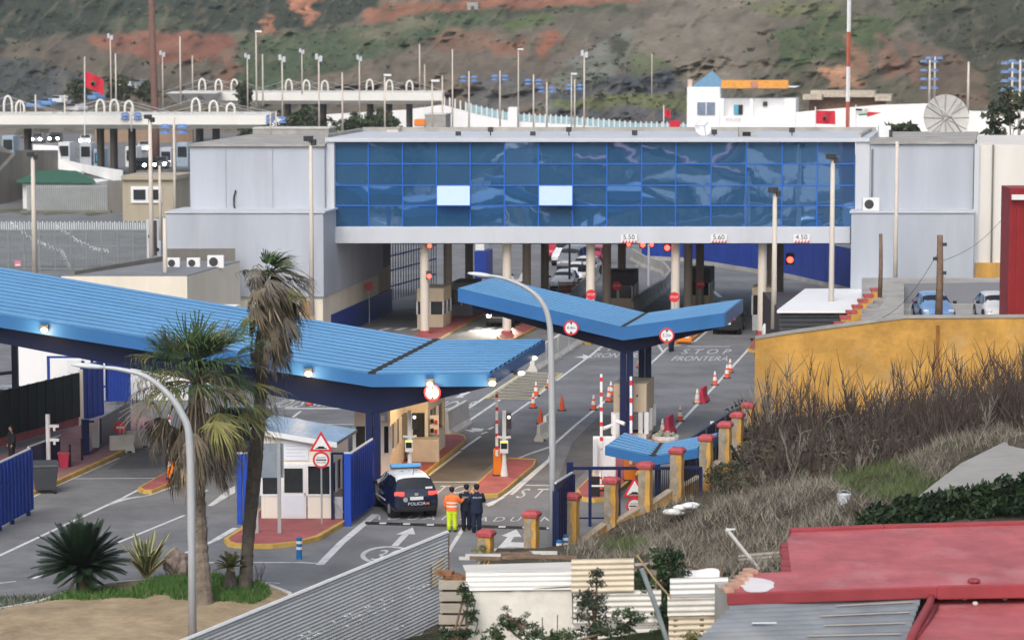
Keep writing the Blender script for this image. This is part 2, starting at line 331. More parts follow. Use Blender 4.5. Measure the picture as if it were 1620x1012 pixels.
for pts in ([(636, 780), (668, 764), (744, 764), (800, 715), (812, 668), (790, 660), (762, 690), (735, 708), (690, 742)], [(170, 742), (215, 712), (335, 690), (350, 702), (255, 740)], [(880, 764), (906, 764), (975, 700), (985, 660), (950, 655), (905, 700)]):
    b = MB(asphalt_dark); b.quad(*[W(x, y)+Vector((0, 0, .002)) for x, y in pts]); obj('resurfaced_patch', b, road)
# yellow hatched box
hb = [(769.5, 630), (839, 631), (889, 590), (831.5, 589)]
b = MB(paint_y)
def seg(a, c, w, b=b):
    d = (c-a); d.normalize(); n = Vector((-d.y, d.x, 0))*w/2; z = Vector((0, 0, .0045)); b.quad(a+n+z, a-n+z, c-n+z, c+n+z)
HB = [W(*q) for q in hb]
for i in range(4): seg(HB[i], HB[(i+1) % 4], .2)
for i in range(9):
    t0, t1 = i/9, (i+1)/9; l0 = HB[0].lerp(HB[3], t0); r1 = HB[1].lerp(HB[2], t0+.06); l1 = HB[0].lerp(HB[3], t1); seg(l0, r1, .13); seg(r1, l1, .13)
obj('hatched_box', b, road, fix=False)
def roadtext(s, px, py, w, rot=0, deep=1.6):
    """lettering painted flat on the road; w: width in metres"""
    b = MB(letter); p = W(px, py); text_mb(b, s, 1, Matrix.Identity(4)); xs = [v.x for v in b.v]; ys = [v.y for v in b.v]
    k = w/(max(xs)-min(xs)); ky = deep/(max(ys)-min(ys)); cx = (max(xs)+min(xs))/2; cy = (max(ys)+min(ys))/2; z = zl()
    c, s_ = math.cos(rot), math.sin(rot); q = []
    for v in b.v:
        x, y = (v.x-cx)*k, (v.y-cy)*ky; x += y*.17; q.append(Vector((p.x+x*c-y*s_, p.y+x*s_+y*c, z)))
    b.v = q; return obj('road_lettering', b, road, fix=False)
roadtext('A D U A N A', 668, 818.5, 4.0, 0, 1.0); roadtext('A D U A N A', 828, 821, 3.5, 0, 1.0)
roadtext('S T O P', 872, 780, 2.6, 0, 2.3); roadtext('S T O P', 716, 774, 2.4, 0, 2.0)
roadtext('FRONTERA', 978, 562, 3.1, 0, 2.2); roadtext('FRONTERA', 1109, 567, 3.2, 0, 2.2); roadtext('S T O P', 1118, 556, 2.8, 0, 2.4); roadtext('S T O P', 978, 552, 2.6, 0, 2.)
roadtext('ADUANA', 545, 638, 2.6, PI, 2.4); roadtext('STOP', 458, 638, 1.6, PI, 3); roadtext('STOP', 720, 641, 1.9, PI, 3.2)
for cx, cy in ((613, 877.5), (803, 880)):
    b = MB(letter); z = zl(); p = W(cx, cy); n = 32
    for i in range(n):
        a0, a1 = 2*PI*i/n, 2*PI*(i+1)/n
        b.quad(*[p+Vector((r*math.cos(a)*.98, r*math.sin(a)*1.75, z)) for r, a in ((1, a0), (1, a1), (.82, a1), (.82, a0))])
    obj('speed_circle', b, road, fix=False); roadtext('30', cx, cy, .85, 0, 2.0)
# rubber speed hump
hump = thing('speed_hump', 'black rubber speed hump with white blocks across the lanes in front of the three people', 'speed hump', W(725, 831))
a, c = W(578, 827), W(880, 836); mods = 16
bk, bw = MB(black), MB(letter)
for i in range(mods):
    p, q = a.lerp(c, i/mods), a.lerp(c, (i+.97)/mods); m_ = a.lerp(c, (i+.5)/mods)
    bk.add([p+Vector((0, -.3, 0)), q+Vector((0, -.3, 0)), q+Vector((0, 0, .06)), p+Vector((0, 0, .06)), q+Vector((0, .3, 0)), p+Vector((0, .3, 0))], [(0, 1, 2, 3), (3, 2, 4, 5), (0, 3, 5), (1, 4, 2)])
    if i % 2: bw.add([m_+Vector((-.14, -.2, .024)), m_+Vector((.14, -.2, .024)), m_+Vector((.14, -.04, .057)), m_+Vector((-.14, -.04, .057))], [(0, 1, 2, 3)])
obj('rubber_strip', bk, hump); obj('reflector', bw, hump, fix=False)
# raised traffic islands
def island(pts, h=.16, top=None, name='traffic_island', side=None):
    P = [W(x, y) for x, y in pts]; n = len(P); ctr = sum(P, Vector())/n
    k = MB(side or kerb_y); t = MB(top or red_pave)
    I = [p+(ctr-p).normalized()*.22 for p in P]
    for i in range(n):
        j = (i+1) % n; k.hexa([P[i], P[j], I[j], I[i], P[i]+Vector((0, 0, h)), P[j]+Vector((0, 0, h)), I[j]+Vector((0, 0, h)), I[i]+Vector((0, 0, h))])
    t.quad(*[p+Vector((0, 0, h-.012)) for p in I])
    o = struct(name, t, 'raised red paved traffic island with yellow kerb'); obj('kerb', k, o); return o
island([(354, 858), (360, 864), (370, 866.5), (400, 868), (431, 867.5), (470, 863.5), (506, 854), (539, 834.5), (560, 822), (552, 800), (420, 800), (385, 837)])
island([(600, 790), (612, 792), (640, 778), (678, 750), (738, 699), (735, 693), (728, 691), (705, 691), (600, 742), (556, 775), (560, 790)])
island([(744, 783), (752, 787), (767.5, 788), (788, 787), (800, 779), (846, 739), (848, 731), (806, 729), (790, 737), (750, 773)])
island([(912, 780), (921, 793), (940, 795), (962, 793), (1010, 755), (1048, 722), (1046, 700), (985, 700), (960, 722), (934, 757)])
island([(218, 777), (226, 781), (240, 781), (251, 777), (294, 757), (290, 751), (264, 751)])
island([(334, 735), (340, 740), (350, 739), (392, 712), (388, 707), (374, 707)])
island([(640, 541), (652, 546), (690, 541), (768, 498), (765, 494), (735, 493)], top=red_pave)
island([(786, 535), (792, 541), (812, 540), (850, 520), (845, 514), (830, 514)])
island([(905, 540), (935, 546), (1000, 520), (1010, 490), (985, 486), (930, 515)])
island([(1040, 540), (1062, 546), (1092, 542), (1122, 517), (1122, 500), (1075, 505)])
island([(1183, 556), (1200, 560), (1228, 552), (1250, 520), (1240, 505), (1212, 510)])
# pavement on the left
b = MB(pink_pave)
pv = [(-40, 800), (20, 795), (92, 763), (182, 722), (232, 694), (250, 676), (215, 655), (150, 668), (60, 705), (-40, 740)]
P = [W(x, y) for x, y in pv]; b.prism(P, (0, 0, .16)); pvm = struct('pavement', b, 'pink paved footpath beside the left lane')
k = MB(kerb_y)
for i in range(1, 4): k.wall(P[i]+Vector((0, 0, 0)), P[i+1], 0, .168, -.2)
obj('kerb', k, pvm)
# ------------------------------------------------------------------ foreground hillside
BL = np.array([(-140, 60), (-30, 62), (-7.9, 68.6), (-1.9, 84), (-1.2, 97), (2.0, 102.6), (3.6, 104.7), (4.9, 105.6), (6.2, 107.1), (7.5, 109.7), (8.6, 114.7), (9.6, 120.7), (10.8, 128.7), (11.9, 134)])
CT = [(D(1200, 692, 131.5)), D(1400, 688, 130), D(1600, 665, 128), D(1100, 790, 107), D(1147, 760, 112), D(1166, 735, 118), D(1060, 808, 104.5), D(1021, 832, 103.6), D(967, 856, 102.6), D(920, 884, 101), D(960, 872, 97), D(1100, 872, 90), D(1200, 860, 85), D(1240, 800, 95), D(1350, 785, 96), D(1450, 770, 100), D(1400, 735, 112), D(1300, 742, 113), D(1200, 745, 116),
      D(1620, 800, 80), D(1450, 800, 88), D(1620, 695, 106), D(1700, 690, 100), D(1800, 640, 110), Vector((9, 70, 4.6)), Vector((7, 72, 4.9)), Vector((4.3, 67, 4.2)), Vector((.8, 69, 3.5)), Vector((2.9, 68, 4)), Vector((3, 63, 4.2)), Vector((-2, 64, 3)), Vector((10, 63, 4.5)), Vector((16, 64, 4.6)), Vector((22, 66, 5)), Vector((14, 70, 4.8)), Vector((6, 58, 5)), Vector((15, 58, 5.2)), D(720, 1015, 75), D(600, 1035, 78), D(900, 880, 92), D(800, 905, 92), D(760, 930, 90),
      Vector((-10, 62, 1.2)), Vector((-40, 50, 3)), Vector((0, 50, 6)), Vector((10, 50, 6.5)), Vector((0, 25, 11)), Vector((-40, 20, 8)), Vector((40, 30, 12)), Vector((0, -10, 16.5)), Vector((-60, -20, 14)), Vector((60, 0, 18)), Vector((0, -60, 26)), Vector((-90, -60, 24)), Vector((90, -60, 28)), Vector((60, 90, 6)), Vector((45, 120, 4)), Vector((45, 60, 9))]
CX = np.array([tuple(c) for c in CT])
def terr(x, y):
    x = np.atleast_1d(np.asarray(x, float)); y = np.atleast_1d(np.asarray(y, float))
    d2 = (x[:, None]-CX[None, :, 0])**2+(y[:, None]-CX[None, :, 1])**2+.6
    w = d2**-1.9; z = (w*CX[None, :, 2]).sum(1)/w.sum(1)
    s = np.full(x.shape, 1e9)
    for (ax, ay), (bx, by) in zip(BL[:-1], BL[1:]):
        t = np.clip(((x-ax)*(bx-ax)+(y-ay)*(by-ay))/((bx-ax)**2+(by-ay)**2), 0, 1); s = np.minimum(s, np.hypot(x-ax-t*(bx-ax), y-ay-t*(by-ay)))
    yb = np.interp(x, BL[:, 0], BL[:, 1]); off = np.where(x > 11.9, y < 133.8, y < yb); s = np.where(off, s, -s)
    k = np.clip((s+.1)/.9, 0, 1); k = k*k*(3-2*k)
    return np.where(s < -.1, -.35, z*k+.12*k)
def terrz(x, y): return float(terr(x, y)[0])
gx = np.concatenate([np.arange(-140, -14, 6), np.arange(-14, 28, .5), np.arange(28, 100, 4)]); gy = np.concatenate([np.arange(-100, 52, 4), np.arange(52, 133.9, .5)])
XX, YY = np.meshgrid(gx, gy); ZZ = terr(XX.ravel(), YY.ravel()); xr, yr = XX.ravel(), YY.ravel()
nz = np.array([noise.fractal(Vector((a*.35, b_*.35, 0)), 1, 2, 4) for a, b_ in zip(xr, yr)]); ZZ = ZZ+np.where(ZZ > .3, nz*.12, 0)
def srg(r, g_, b_, k=.8): return np.array([((c/255+.055)/1.055)**2.4*k for c in (r, g_, b_)])
cols = np.tile(srg(98, 92, 80, .6), (len(xr), 1)); w = np.clip(nz*1.6+.3, 0, 1)[:, None]; cols = cols*(1-w)+srg(120, 112, 98, .6)*w
def patch(cx, cy, rx, ry, col, amt=1.):
    global cols
    d = np.sqrt(((xr-cx)/rx)**2+((yr-cy)/ry)**2)+nz*.5; k = np.clip((1.15-d)/.4, 0, 1)[:, None]*amt; cols = cols*(1-k)+col*k
pg = D(1385, 745, 110); patch(pg.x, pg.y, 3.6, 6.5, srg(92, 110, 60, .7)); patch(6, 70, 14, 9, srg(60, 72, 44, .6)); patch(0, 30, 60, 25, srg(66, 78, 52, .6))
q = np.arange(len(gx)*len(gy)).reshape(len(gy), len(gx)); Fq = np.stack([q[:-1, :-1], q[:-1, 1:], q[1:, 1:], q[1:, :-1]], -1).reshape(-1, 4)
soil = MV('soil', .95, 1.6, .4, .7, 3)
o = fastmesh('hillside', np.stack([xr, yr, ZZ], 1), Fq, soil, cols); o['kind'] = 'structure'; tag(o, 'scrubby slope between the road wall and the huts in the foreground', 'hillside')
# sandy bed with the palms, rounded
bed = [(-40, 978), (0, 966), (60, 955), (100, 941), (170, 926), (270, 917), (340, 914), (420, 926), (462, 942), (420, 985), (345, 1020), (300, 1060), (-60, 1060)]
PB = [W(x, y) for x, y in bed]
def bedh(d): return .34*min(1, d/1.4)**.6
sand = M('sandy_soil', (.36, .275, .175), .95, var=.4, scale=.8, bump=.5, bscale=6, stain=.5, scol=(.33, .27, .19), fine=.9)
def inpoly(x, y, P):
    c = False; j = len(P)-1
    for i in range(len(P)):
        if (P[i].y > y) != (P[j].y > y) and x < (P[j].x-P[i].x)*(y-P[i].y)/(P[j].y-P[i].y)+P[i].x: c = not c
        j = i
    return c
def dpoly(x, y, P):
    m_ = 1e9
    for i in range(len(P)):
        a, c = P[i], P[(i+1) % len(P)]; t = max(0, min(1, ((x-a.x)*(c.x-a.x)+(y-a.y)*(c.y-a.y))/((c.x-a.x)**2+(c.y-a.y)**2)))
        m_ = min(m_, math.hypot(x-a.x-t*(c.x-a.x), y-a.y-t*(c.y-a.y)))
    return m_
def bedz(x, y): return bedh(dpoly(x, y, PB))+.05*noise.noise(Vector((x*.8, y*.8, 0))) if inpoly(x, y, PB) else 0
bm = bmesh.new(); fvs = [bm.verts.new(p) for p in PB]; bm.faces.new(fvs)
bmesh.ops.triangulate(bm, faces=bm.faces); 
for _ in range(5): bmesh.ops.subdivide_edges(bm, edges=[e for e in bm.edges if e.calc_length() > .7], cuts=1, use_grid_fill=True)
bmesh.ops.triangulate(bm, faces=bm.faces)
for v in bm.verts: v.co.z = .015+bedh(dpoly(v.co.x, v.co.y, PB))+.05*noise.noise(Vector((v.co.x*.8, v.co.y*.8, 0)))
me = bpy.data.meshes.new('planting_bed'); bm.to_mesh(me); bm.free(); me.materials.append(sand); me.polygons.foreach_set('use_smooth', [True]*len(me.polygons))
o = bpy.data.objects.new('planting_bed', me); COL.objects.link(o); o['kind'] = 'structure'; tag(o, 'sandy mound with palms beside the road', 'ground')
kb = MB(conc_w)
for i in range(0, 8): kb.wall(PB[i], PB[i+1], 0, .13, -.15)
obj('kerb', kb, o)
# ------------------------------------------------------------------ far hills
def inpx(px, py, poly):
    c = np.zeros(px.shape, bool); j = len(poly)-1
    for i in range(len(poly)):
        (xi, yi), (xj, yj) = poly[i], poly[j]; c ^= ((yi > py) != (yj > py)) & (px < (xj-xi)*(py-yi)/(yj-yi+1e-9)+xi); j = i
    return c
COVER = [  # land cover: outline, colour; dark blue rocks have shade in their colour
    ([(-640, -400), (620, -400), (600, 4), (545, 40), (440, 51), (330, 52), (140, 52), (60, 60), (0, 72), (-640, 95)], (50, 62, 54)),
    ([(150, 40), (230, 26), (330, 34), (300, 46), (180, 52)], (86, 94, 78)), ([(-640, 95), (0, 72), (60, 60), (140, 55), (372, 55), (378, 128), (330, 160), (-640, 240)], (100, 95, 86)), ([(-640, 120), (60, 95), (130, 120), (150, 160), (-640, 240)], (80, 86, 90)),
    ([(140, 58), (250, 52), (372, 54), (372, 74), (330, 98), (250, 102), (215, 88), (150, 80)], (136, 94, 80)), ([(350, 90), (376, 80), (376, 140), (345, 145)], (126, 100, 86)),
    ([(370, 135), (380, 62), (540, 46), (640, 30), (760, 16), (810, 24), (740, 50), (640, 76), (545, 110), (470, 130), (430, 150)], (74, 92, 70)), ([(560, 45), (600, 8), (1010, -12), (1010, 6), (800, 14), (680, 22), (600, 34)], (150, 106, 86)), ([(640, 26), (700, 18), (1000, 8), (1000, 18), (760, 24), (660, 34)], (66, 80, 60)),
    ([(405, 50), (425, 22), (436, 24), (428, 46), (412, 58)], (172, 122, 100)), ([(455, -10), (505, -10), (500, 30), (485, 40), (470, 20)], (186, 132, 108)), ([(560, 60), (640, 28), (700, 30), (690, 40), (600, 66)], (112, 112, 94)),
    ([(455, 150), (470, 130), (560, 106), (660, 68), (760, 50), (900, 58), (960, 70), (905, 112), (870, 150), (850, 200), (640, 200)], (112, 105, 96)), ([(660, 66), (740, 48), (790, 54), (770, 78), (700, 84)], (124, 102, 88)), ([(845, 78), (872, 50), (892, 52), (880, 74), (850, 92)], (156, 104, 82)), ([(770, 72), (830, 58), (835, 84), (790, 92)], (134, 102, 86)), ([(790, 36), (850, 20), (880, 26), (860, 44), (800, 50)], (90, 110, 70)), ([(740, 130), (830, 110), (850, 150), (800, 190), (740, 170)], (100, 102, 102)),
    ([(850, 170), (885, 112), (945, 66), (1000, 44), (1020, 60), (970, 110), (985, 145), (900, 190)], (120, 126, 120)), ([(868, 150), (950, 124), (1060, 106), (1086, 140), (1000, 160), (880, 172)], (76, 82, 94)), ([(880, 160), (1000, 148), (1095, 150), (1095, 178), (880, 174)], (106, 116, 78)), ([(860, 178), (980, 168), (1080, 176), (1080, 200), (860, 200)], (86, 90, 98)), ([(960, 60), (985, 55), (990, 78), (968, 92)], (70, 76, 60)), ([(985, 95), (1050, 80), (1065, 108), (1000, 122)], (98, 108, 82)),
    ([(1000, 46), (1090, -10), (1090, -400), (1260, -400), (1240, 20), (1205, 90), (1180, 140), (1088, 140), (1070, 104), (1010, 80)], (126, 121, 111)), ([(1180, 40), (1235, 20), (1220, 100), (1180, 130)], (112, 108, 96)),
    ([(1180, 8), (1330, 0), (1330, 22), (1230, 28)], (108, 114, 84)), ([(1225, 60), (1300, 20), (1420, 30), (1410, 70), (1330, 100), (1240, 110)], (76, 94, 62)), ([(1240, 110), (1330, 90), (1460, 130), (1470, 170), (1250, 170)], (100, 98, 84)), ([(1300, 108), (1352, 104), (1362, 138), (1312, 142)], (180, 142, 116)), ([(1335, 60), (1352, 56), (1384, 112), (1356, 128)], (138, 108, 90)), ([(1382, 56), (1402, 56), (1432, 116), (1402, 126)], (136, 106, 92)), ([(1425, 66), (1445, 62), (1470, 130), (1440, 134)], (128, 104, 92)),
    ([(1330, -400), (2260, -400), (2260, 60), (1480, 50), (1420, 30)], (84, 92, 70)), ([(1440, 30), (1540, -10), (2260, -40), (2260, 200), (1560, 160), (1500, 90)], (64, 70, 56)), ([(1450, 72), (1510, 80), (1570, 130), (1560, 170), (1460, 150)], (106, 94, 82)), ([(1540, 40), (2260, 20), (2260, 90), (1600, 80)], (56, 58, 48))]
PX = np.concatenate([np.linspace(-620, -30, 60), np.linspace(-24, 1644, 620), np.linspace(1650, 2240, 60)]); nx = len(PX)-1; PYs = np.concatenate([np.linspace(232, 0, 200), np.linspace(-4, -330, 50)])
V = []; A_ = []
for py in PYs:
    for px in PX:
        n1 = noise.fractal(Vector((px*.006, py*.014, 3.1)), 1, 2, 5); n2 = noise.fractal(Vector((px*.03, py*.05, 9.1)), .9, 2.1, 5); n3 = noise.ridged_multi_fractal(Vector((px*.011+py*.008, py*.02, 1.7)), 1, 2, 5, 1, 2)
        base = 505+(215-py)*1.75 if py > 0 else 881+(-py)*1.9
        base -= 70*math.exp(-((px-(1260-py*1.3))/230)**2)*max(0, min(1, (215-py)/120)); base -= 40*math.exp(-((px-720)/170)**2)*max(0, min(1, (200-py)/80))
        n4 = noise.ridged_multi_fractal(Vector(((px+py*.7)*.028, (py-px*.12)*.016, 4.4)), .9, 2.1, 4, 1, 2)
        V.append(tuple(D(px, py+n2*1.2, base+n1*30-n3*10-n4*6-n2*3))); A_.append((px, py, n1, n2, n3, n4))
A_ = np.array(A_); n1, n2, n3, n4 = A_[:, 2:].T; C = np.tile(srg(104, 102, 92), (len(A_), 1))
for pl_, col in COVER:
    w = np.zeros(len(A_))
    for jx, jy in ((0, 0), (3, 2), (-3, -2), (2, -3), (-2, 3)): w += inpx(A_[:, 0]+n2*20+jx, A_[:, 1]+n2*7+n4*3-3+jy, pl_)/5
    C = C*(1-w[:, None]*.92)+srg(*col)*w[:, None]*.92
C = C*(1+.3*n2)[:, None]; k = np.clip((n3-1.25)*.8, 0, .55)[:, None]; C = C*(1-k)+srg(62, 70, 52)*k; k = np.clip((n4-1.3)*.8, 0, .4)[:, None]; C = C*(1-k)+srg(136, 126, 110)*k
gr = C.mean(1, keepdims=True); HC = (C*1.04-gr*.04)*np.array([1.3, 1.22, 1.14])
q = np.arange((nx+1)*len(PYs)).reshape(len(PYs), nx+1); Fq = np.stack([q[:-1, :-1], q[:-1, 1:], q[1:, 1:], q[1:, :-1]], -1).reshape(-1, 4)
hillmat = MV('hill_soil', .95, .35, .25, .5, .5)
HV = np.array(V)
o = fastmesh('hills', HV, Fq, hillmat, HC); o['kind'] = 'structure'; tag(o, 'brown and green eroded hills filling the background', 'hills')
# scrub clumps growing on the hills
def clumps(name, P, size, nleaf, leaf, mats, flat=.7, seed=1):
    r = np.random.default_rng(seed); n = len(P); ctr = np.repeat(P, nleaf, 0); sz = np.repeat(size, nleaf)
    off = r.normal(size=(n*nleaf, 3)); off /= np.linalg.norm(off, axis=1)[:, None]; off *= (r.random(n*nleaf)**.4)[:, None]; off[:, 2] = np.abs(off[:, 2])*flat
    c = ctr+off*sz[:, None]; a = r.normal(size=(n*nleaf, 3)); b_ = r.normal(size=(n*nleaf, 3)); L = leaf*sz*(.6+.8*r.random(n*nleaf))
    a /= np.linalg.norm(a, axis=1)[:, None]; b_ -= a*(a*b_).sum(1)[:, None]; b_ /= np.linalg.norm(b_, axis=1)[:, None]
    a *= L[:, None]; b_ *= (L*.7)[:, None]
    V = np.stack([c-a, c+b_*.6, c+a, c-b_*.6], 1).reshape(-1, 3); Fq = np.arange(len(V)).reshape(-1, 4)
    o = fastmesh(name, V, Fq, mats[0])
    for m in mats[1:]: o.data.materials.append(m)
    if len(mats) > 1: o.data.polygons.foreach_set('material_index', np.repeat(r.integers(0, len(mats), n), nleaf).astype(np.int32))
    return o
lf_d = M('leaf_dark', (.035, .055, .03), .8, var=.4, scale=1.5); lf_m = M('leaf_mid', (.06, .09, .038), .8, var=.4, scale=1.5); lf_o = M('leaf_olive', (.085, .09, .05), .8, var=.35, scale=1.5); lf_b = M('leaf_brown', (.11, .085, .06), .85, var=.35, scale=1.5)
green = np.where((HC[:, 1] > HC[:, 0]*1.0) & (HV[:, 1] < 1100))[0]; dk = np.where((HC[:, 1] < .1) & (HV[:, 1] < 1100))[0]
sel = np.concatenate([nrg.choice(green, 2600), nrg.choice(dk, 1000), nrg.integers(0, len(HV), 500)]); P = HV[sel]+nrg.normal(size=(len(sel), 3))*np.array([3, 3, .2])
hs_m = [M('scrub_a', (.045, .062, .035), .9, var=.3), M('scrub_b', (.075, .085, .05), .9, var=.3), M('scrub_c', (.12, .11, .08), .9, var=.3)]
o = clumps('scrub', P, .3+.9*nrg.random(len(sel))**3, 9, .55, hs_m); tag(o, 'low dark scrub dotted over the far hills', 'scrub', kind='stuff')
# ================================================================== THE CUSTOMS BUILDING AND THE FAR SIDE
def fb(mb, x0, x1, y0, y1, d, depth, skew=True):
    """block whose front covers the given picture rectangle at distance d and which runs back along the road direction"""
    a, b, c, e = D(x0, y1, d), D(x1, y1, d), D(x1, y0, d), D(x0, y0, d); v = RD*depth/RD.y if skew else Vector((0, depth, 0))
    zb, zt = b.z, c.z; a.z = zb; e.z = zt; xa = (a.x+e.x)/2; xb = (b.x+c.x)/2
    p = [(xa, d, zb), (xb, d, zb), (xb+v.x, d+v.y, zb), (xa+v.x, d+v.y, zb)]
    return mb.hexa(p+[(q[0], q[1], zt) for q in p])
def fbz(mb, x0, x1, y0, z0, d, depth, skew=True):   # same, but bottom given as a height
    y1 = 506+0; a = D(x0, y0, d); b = D(x1, y0, d); v = RD*depth/RD.y if skew else Vector((0, depth, 0))
    p = [(a.x, d, z0), (b.x, d, z0), (b.x+v.x, d+v.y, z0), (a.x+v.x, d+v.y, z0)]
    return mb.hexa(p+[(q[0], q[1], a.z) for q in p])
BD = 172.5
bld = thing('customs_building', 'long grey border building with a blue glass front bridging the road on round cream pillars', 'building', (D(940, 600, BD).x, BD, 0))
b = MB(greyl)      # frame round the glass, fascia beam, floor slab, roof slab
fb(b, 530, 1345, 359, 385, BD-.25, 25)  # runs back unseen beyond the roof slab, lengthened to deepen shade below
fb(b, 514, 529, 222, 359, BD-.3, 15); fb(b, 1353, 1376, 222, 359, BD-.3, 15)
obj('fascia', b, bld, bevel=.03)
b = MB(greyl); fb(b, 514, 1376, 218.5, 225, BD-.45, 10.4); obj('roof_slab', b, bld, bevel=.03); b = MB(conc); q_ = [D(516, 218.5, BD-.2), D(1374, 218.5, BD-.2)]; v = RD*9.9; b.quad(*[k+Vector((0, 0, .006)) for k in (q_[0], q_[1], q_[1]+v, q_[0]+v)]); obj('roof_deck', b, bld)
b = MB(conc); z = D(940, 218.5, BD-.45).z
p0, p1 = D(516, 218, BD), D(1374, 218, BD); v = RD*9.8
b.wall(p0+v, p1+v, z-.02, z+.26, .3); b.wall(p0+Vector((.1, .3, 0)), p0+v, z-.02, z+.2, .2); b.wall(p1+Vector((-.4, .3, 0)), p1+v-Vector((.3, 0, 0)), z-.02, z+.2, .2); obj('parapet', b, bld)
# curtain wall
gx = [529, 583, 637, 690.5, 744, 798, 852, 906, 960, 1015, 1069, 1125, 1180, 1237, 1293, 1353]; gy = [225, 259.5, 293.5, 325.5, 359]
glass = bpy.data.materials.new('blue_glass'); glass.use_nodes = True; n = glass.node_tree.nodes; l = glass.node_tree.links; n.remove(n['Principled BSDF'])
gl = n.new('ShaderNodeBsdfGlossy'); gl.inputs['Roughness'].default_value = .02; gl.inputs['Color'].default_value = (.36, .52, .78, 1)
df = n.new('ShaderNodeBsdfDiffuse'); df.inputs['Color'].default_value = (.05, .165, .35, 1); mxs = n.new('ShaderNodeMixShader'); mxs.inputs[0].default_value = .55
l.new(df.outputs[0], mxs.inputs[1]); l.new(gl.outputs[0], mxs.inputs[2]); l.new(mxs.outputs[0], n['Material Output'].inputs[0])
tn = n.new('ShaderNodeTexNoise'); tn.inputs['Scale'].default_value = .55; tn.inputs['Detail'].default_value = 2; tcg = n.new('ShaderNodeTexCoord'); l.new(tcg.outputs['Object'], tn.inputs[0])
bpn = n.new('ShaderNodeBump'); bpn.inputs['Strength'].default_value = .035; bpn.inputs['Distance'].default_value = .12; l.new(tn.outputs[0], bpn.inputs['Height']); l.new(bpn.outputs[0], gl.inputs['Normal'])
r = random.Random(3)
for i in range(15):
    for j in range(4):
        if (i, j) in ((3, 2), (6, 2)): continue
        b = MB(glass); q = [D(gx[i], gy[j+1], BD), D(gx[i+1], gy[j+1], BD), D(gx[i+1], gy[j], BD), D(gx[i], gy[j], BD)]
        for k in q: k.y += r.uniform(-.012, .012)
        c = sum(q, Vector())/4; c.y += r.uniform(-.008, .008)
        b.add(q+[c], [(0, 1, 4), (1, 2, 4), (2, 3, 4), (3, 0, 4)]); obj('glass_pane', b, bld, fix=False, smooth=True)
b = MB(frame_b)
for x in gx[1:-1]: b.wall(D(x-1, 300, BD-.06), D(x+1, 300, BD-.06), D(x, 359, BD).z, D(x, 225, BD).z, .1)
for y in gy[1:-1]: b.box(D(529, y, BD).x, D(1353, y, BD).x, BD-.05, BD+.04, D(900, y+1, BD).z, D(900, y-1, BD).z)
fr = obj('window_frame', b, bld)
b = MB(navy_d); b.box(D(529, 300, BD).x, D(1353, 300, BD).x, BD+1.2, BD+1.25, D(900, 359, BD).z, D(900, 225, BD).z); obj('back_panel', b, bld)
skyglass = M('sky_glass', (.34, .48, .6), .25, var=.03, spec=.6)
for i, j in ((3, 2), (6, 2)):     # two casements tilted open, sky reflection put into the pale glass colour
    b = MB(skyglass); q = [D(gx[i], gy[j+1], BD-.75), D(gx[i+1], gy[j+1], BD-.75), D(gx[i+1], gy[j], BD-.08), D(gx[i], gy[j], BD-.08)]
    b.quad(*q); b.add([k+Vector((0, .05, -.03)) for k in q], [(3, 2, 1, 0)]); o = obj('open_casement', b, bld, fix=False); o['label'] = 'pale casement tilted open'
    f = MB(frame_b)
    for a, c in ((0, 1), (1, 2), (2, 3), (3, 0)): f.tube([q[a], q[c]], .035, 4)
    obj('frame', f, o)
# wings
b = MB(greyw); fb(b, 262, 512, 337, 470, BD-3.2, 16); o = obj('wing_wall', b, bld, bevel=.04)
b = MB(greyl); fb(b, 260.5, 513.5, 334.5, 337.2, BD-3.3, 4); obj('wing_coping', b, bld)
b = MB(cream); fb(b, 297, 511, 470.2, 560, BD-3.0, 15); obj('wing_base', b, bld)
b = MB(greyw); fbz(b, 300, 513.5, 232, 7, BD-.6, 14); obj('wing_wall', b, bld, bevel=.04)
b = MB(conc); fb(b, 298, 514, 227.5, 232, BD-.8, 14.5); obj('wing_coping', b, bld)
b = MB(greyw)
for x in (356, 430): fb(b, x, x+1.2, 234, 334, BD-.66, .1)
obj('panel_joint', b, bld); b = MB(dark); b.tube([D(x, y, BD-.7) for x, y in ((373, 301), (370, 312), (370, 325), (373, 334))], .05, 5); obj('cable', b, bld)
b = MB(greyw); fbz(b, 1377, 1541, 228, 7, BD-.5, 14); obj('wing_wall', b, bld, bevel=.04)
b = MB(conc); fb(b, 1376.5, 1543, 223.5, 228, BD-.7, 14.5); obj('wing_coping', b, bld)
b = MB(greyw); fb(b, 1345.5, 1540, 337, 535, BD-2.2, 15.7); obj('wing_wall', b, bld, bevel=.04)
b = MB(greyl); fb(b, 1344, 1542, 334, 337, BD-2.3, 2); obj('wing_coping', b, bld)
b = MB(M('end_wall', (.68, .66, .62), .8, var=.06, scale=.5, stain=.25, scol=(.45, .42, .38), vert=1)); fb(b, 1541.5, 2100, 229, 535, BD-1.2, 14); o = obj('wing_wall', b, bld); o['label'] = 'off-white end wall'
b = MB(yell2); fb(b, 1542, 1597, 416, 446, BD-1.5, .3); obj('ochre_panel', b, bld)
b = MB(conc_d); fb(b, 1568, 1571, 229, 440, BD-1.36, .12); obj('drain_pipe', b, bld)
b = MB(greyd); fb(b, 1378, 1381, 236, 334, BD-.62, .1); obj('drain_pipe', b, bld)
b = MB(greyl); fb(b, 1540, 1548, 228, 446, BD-1.4, .16); obj('drain_pipe', b, bld)
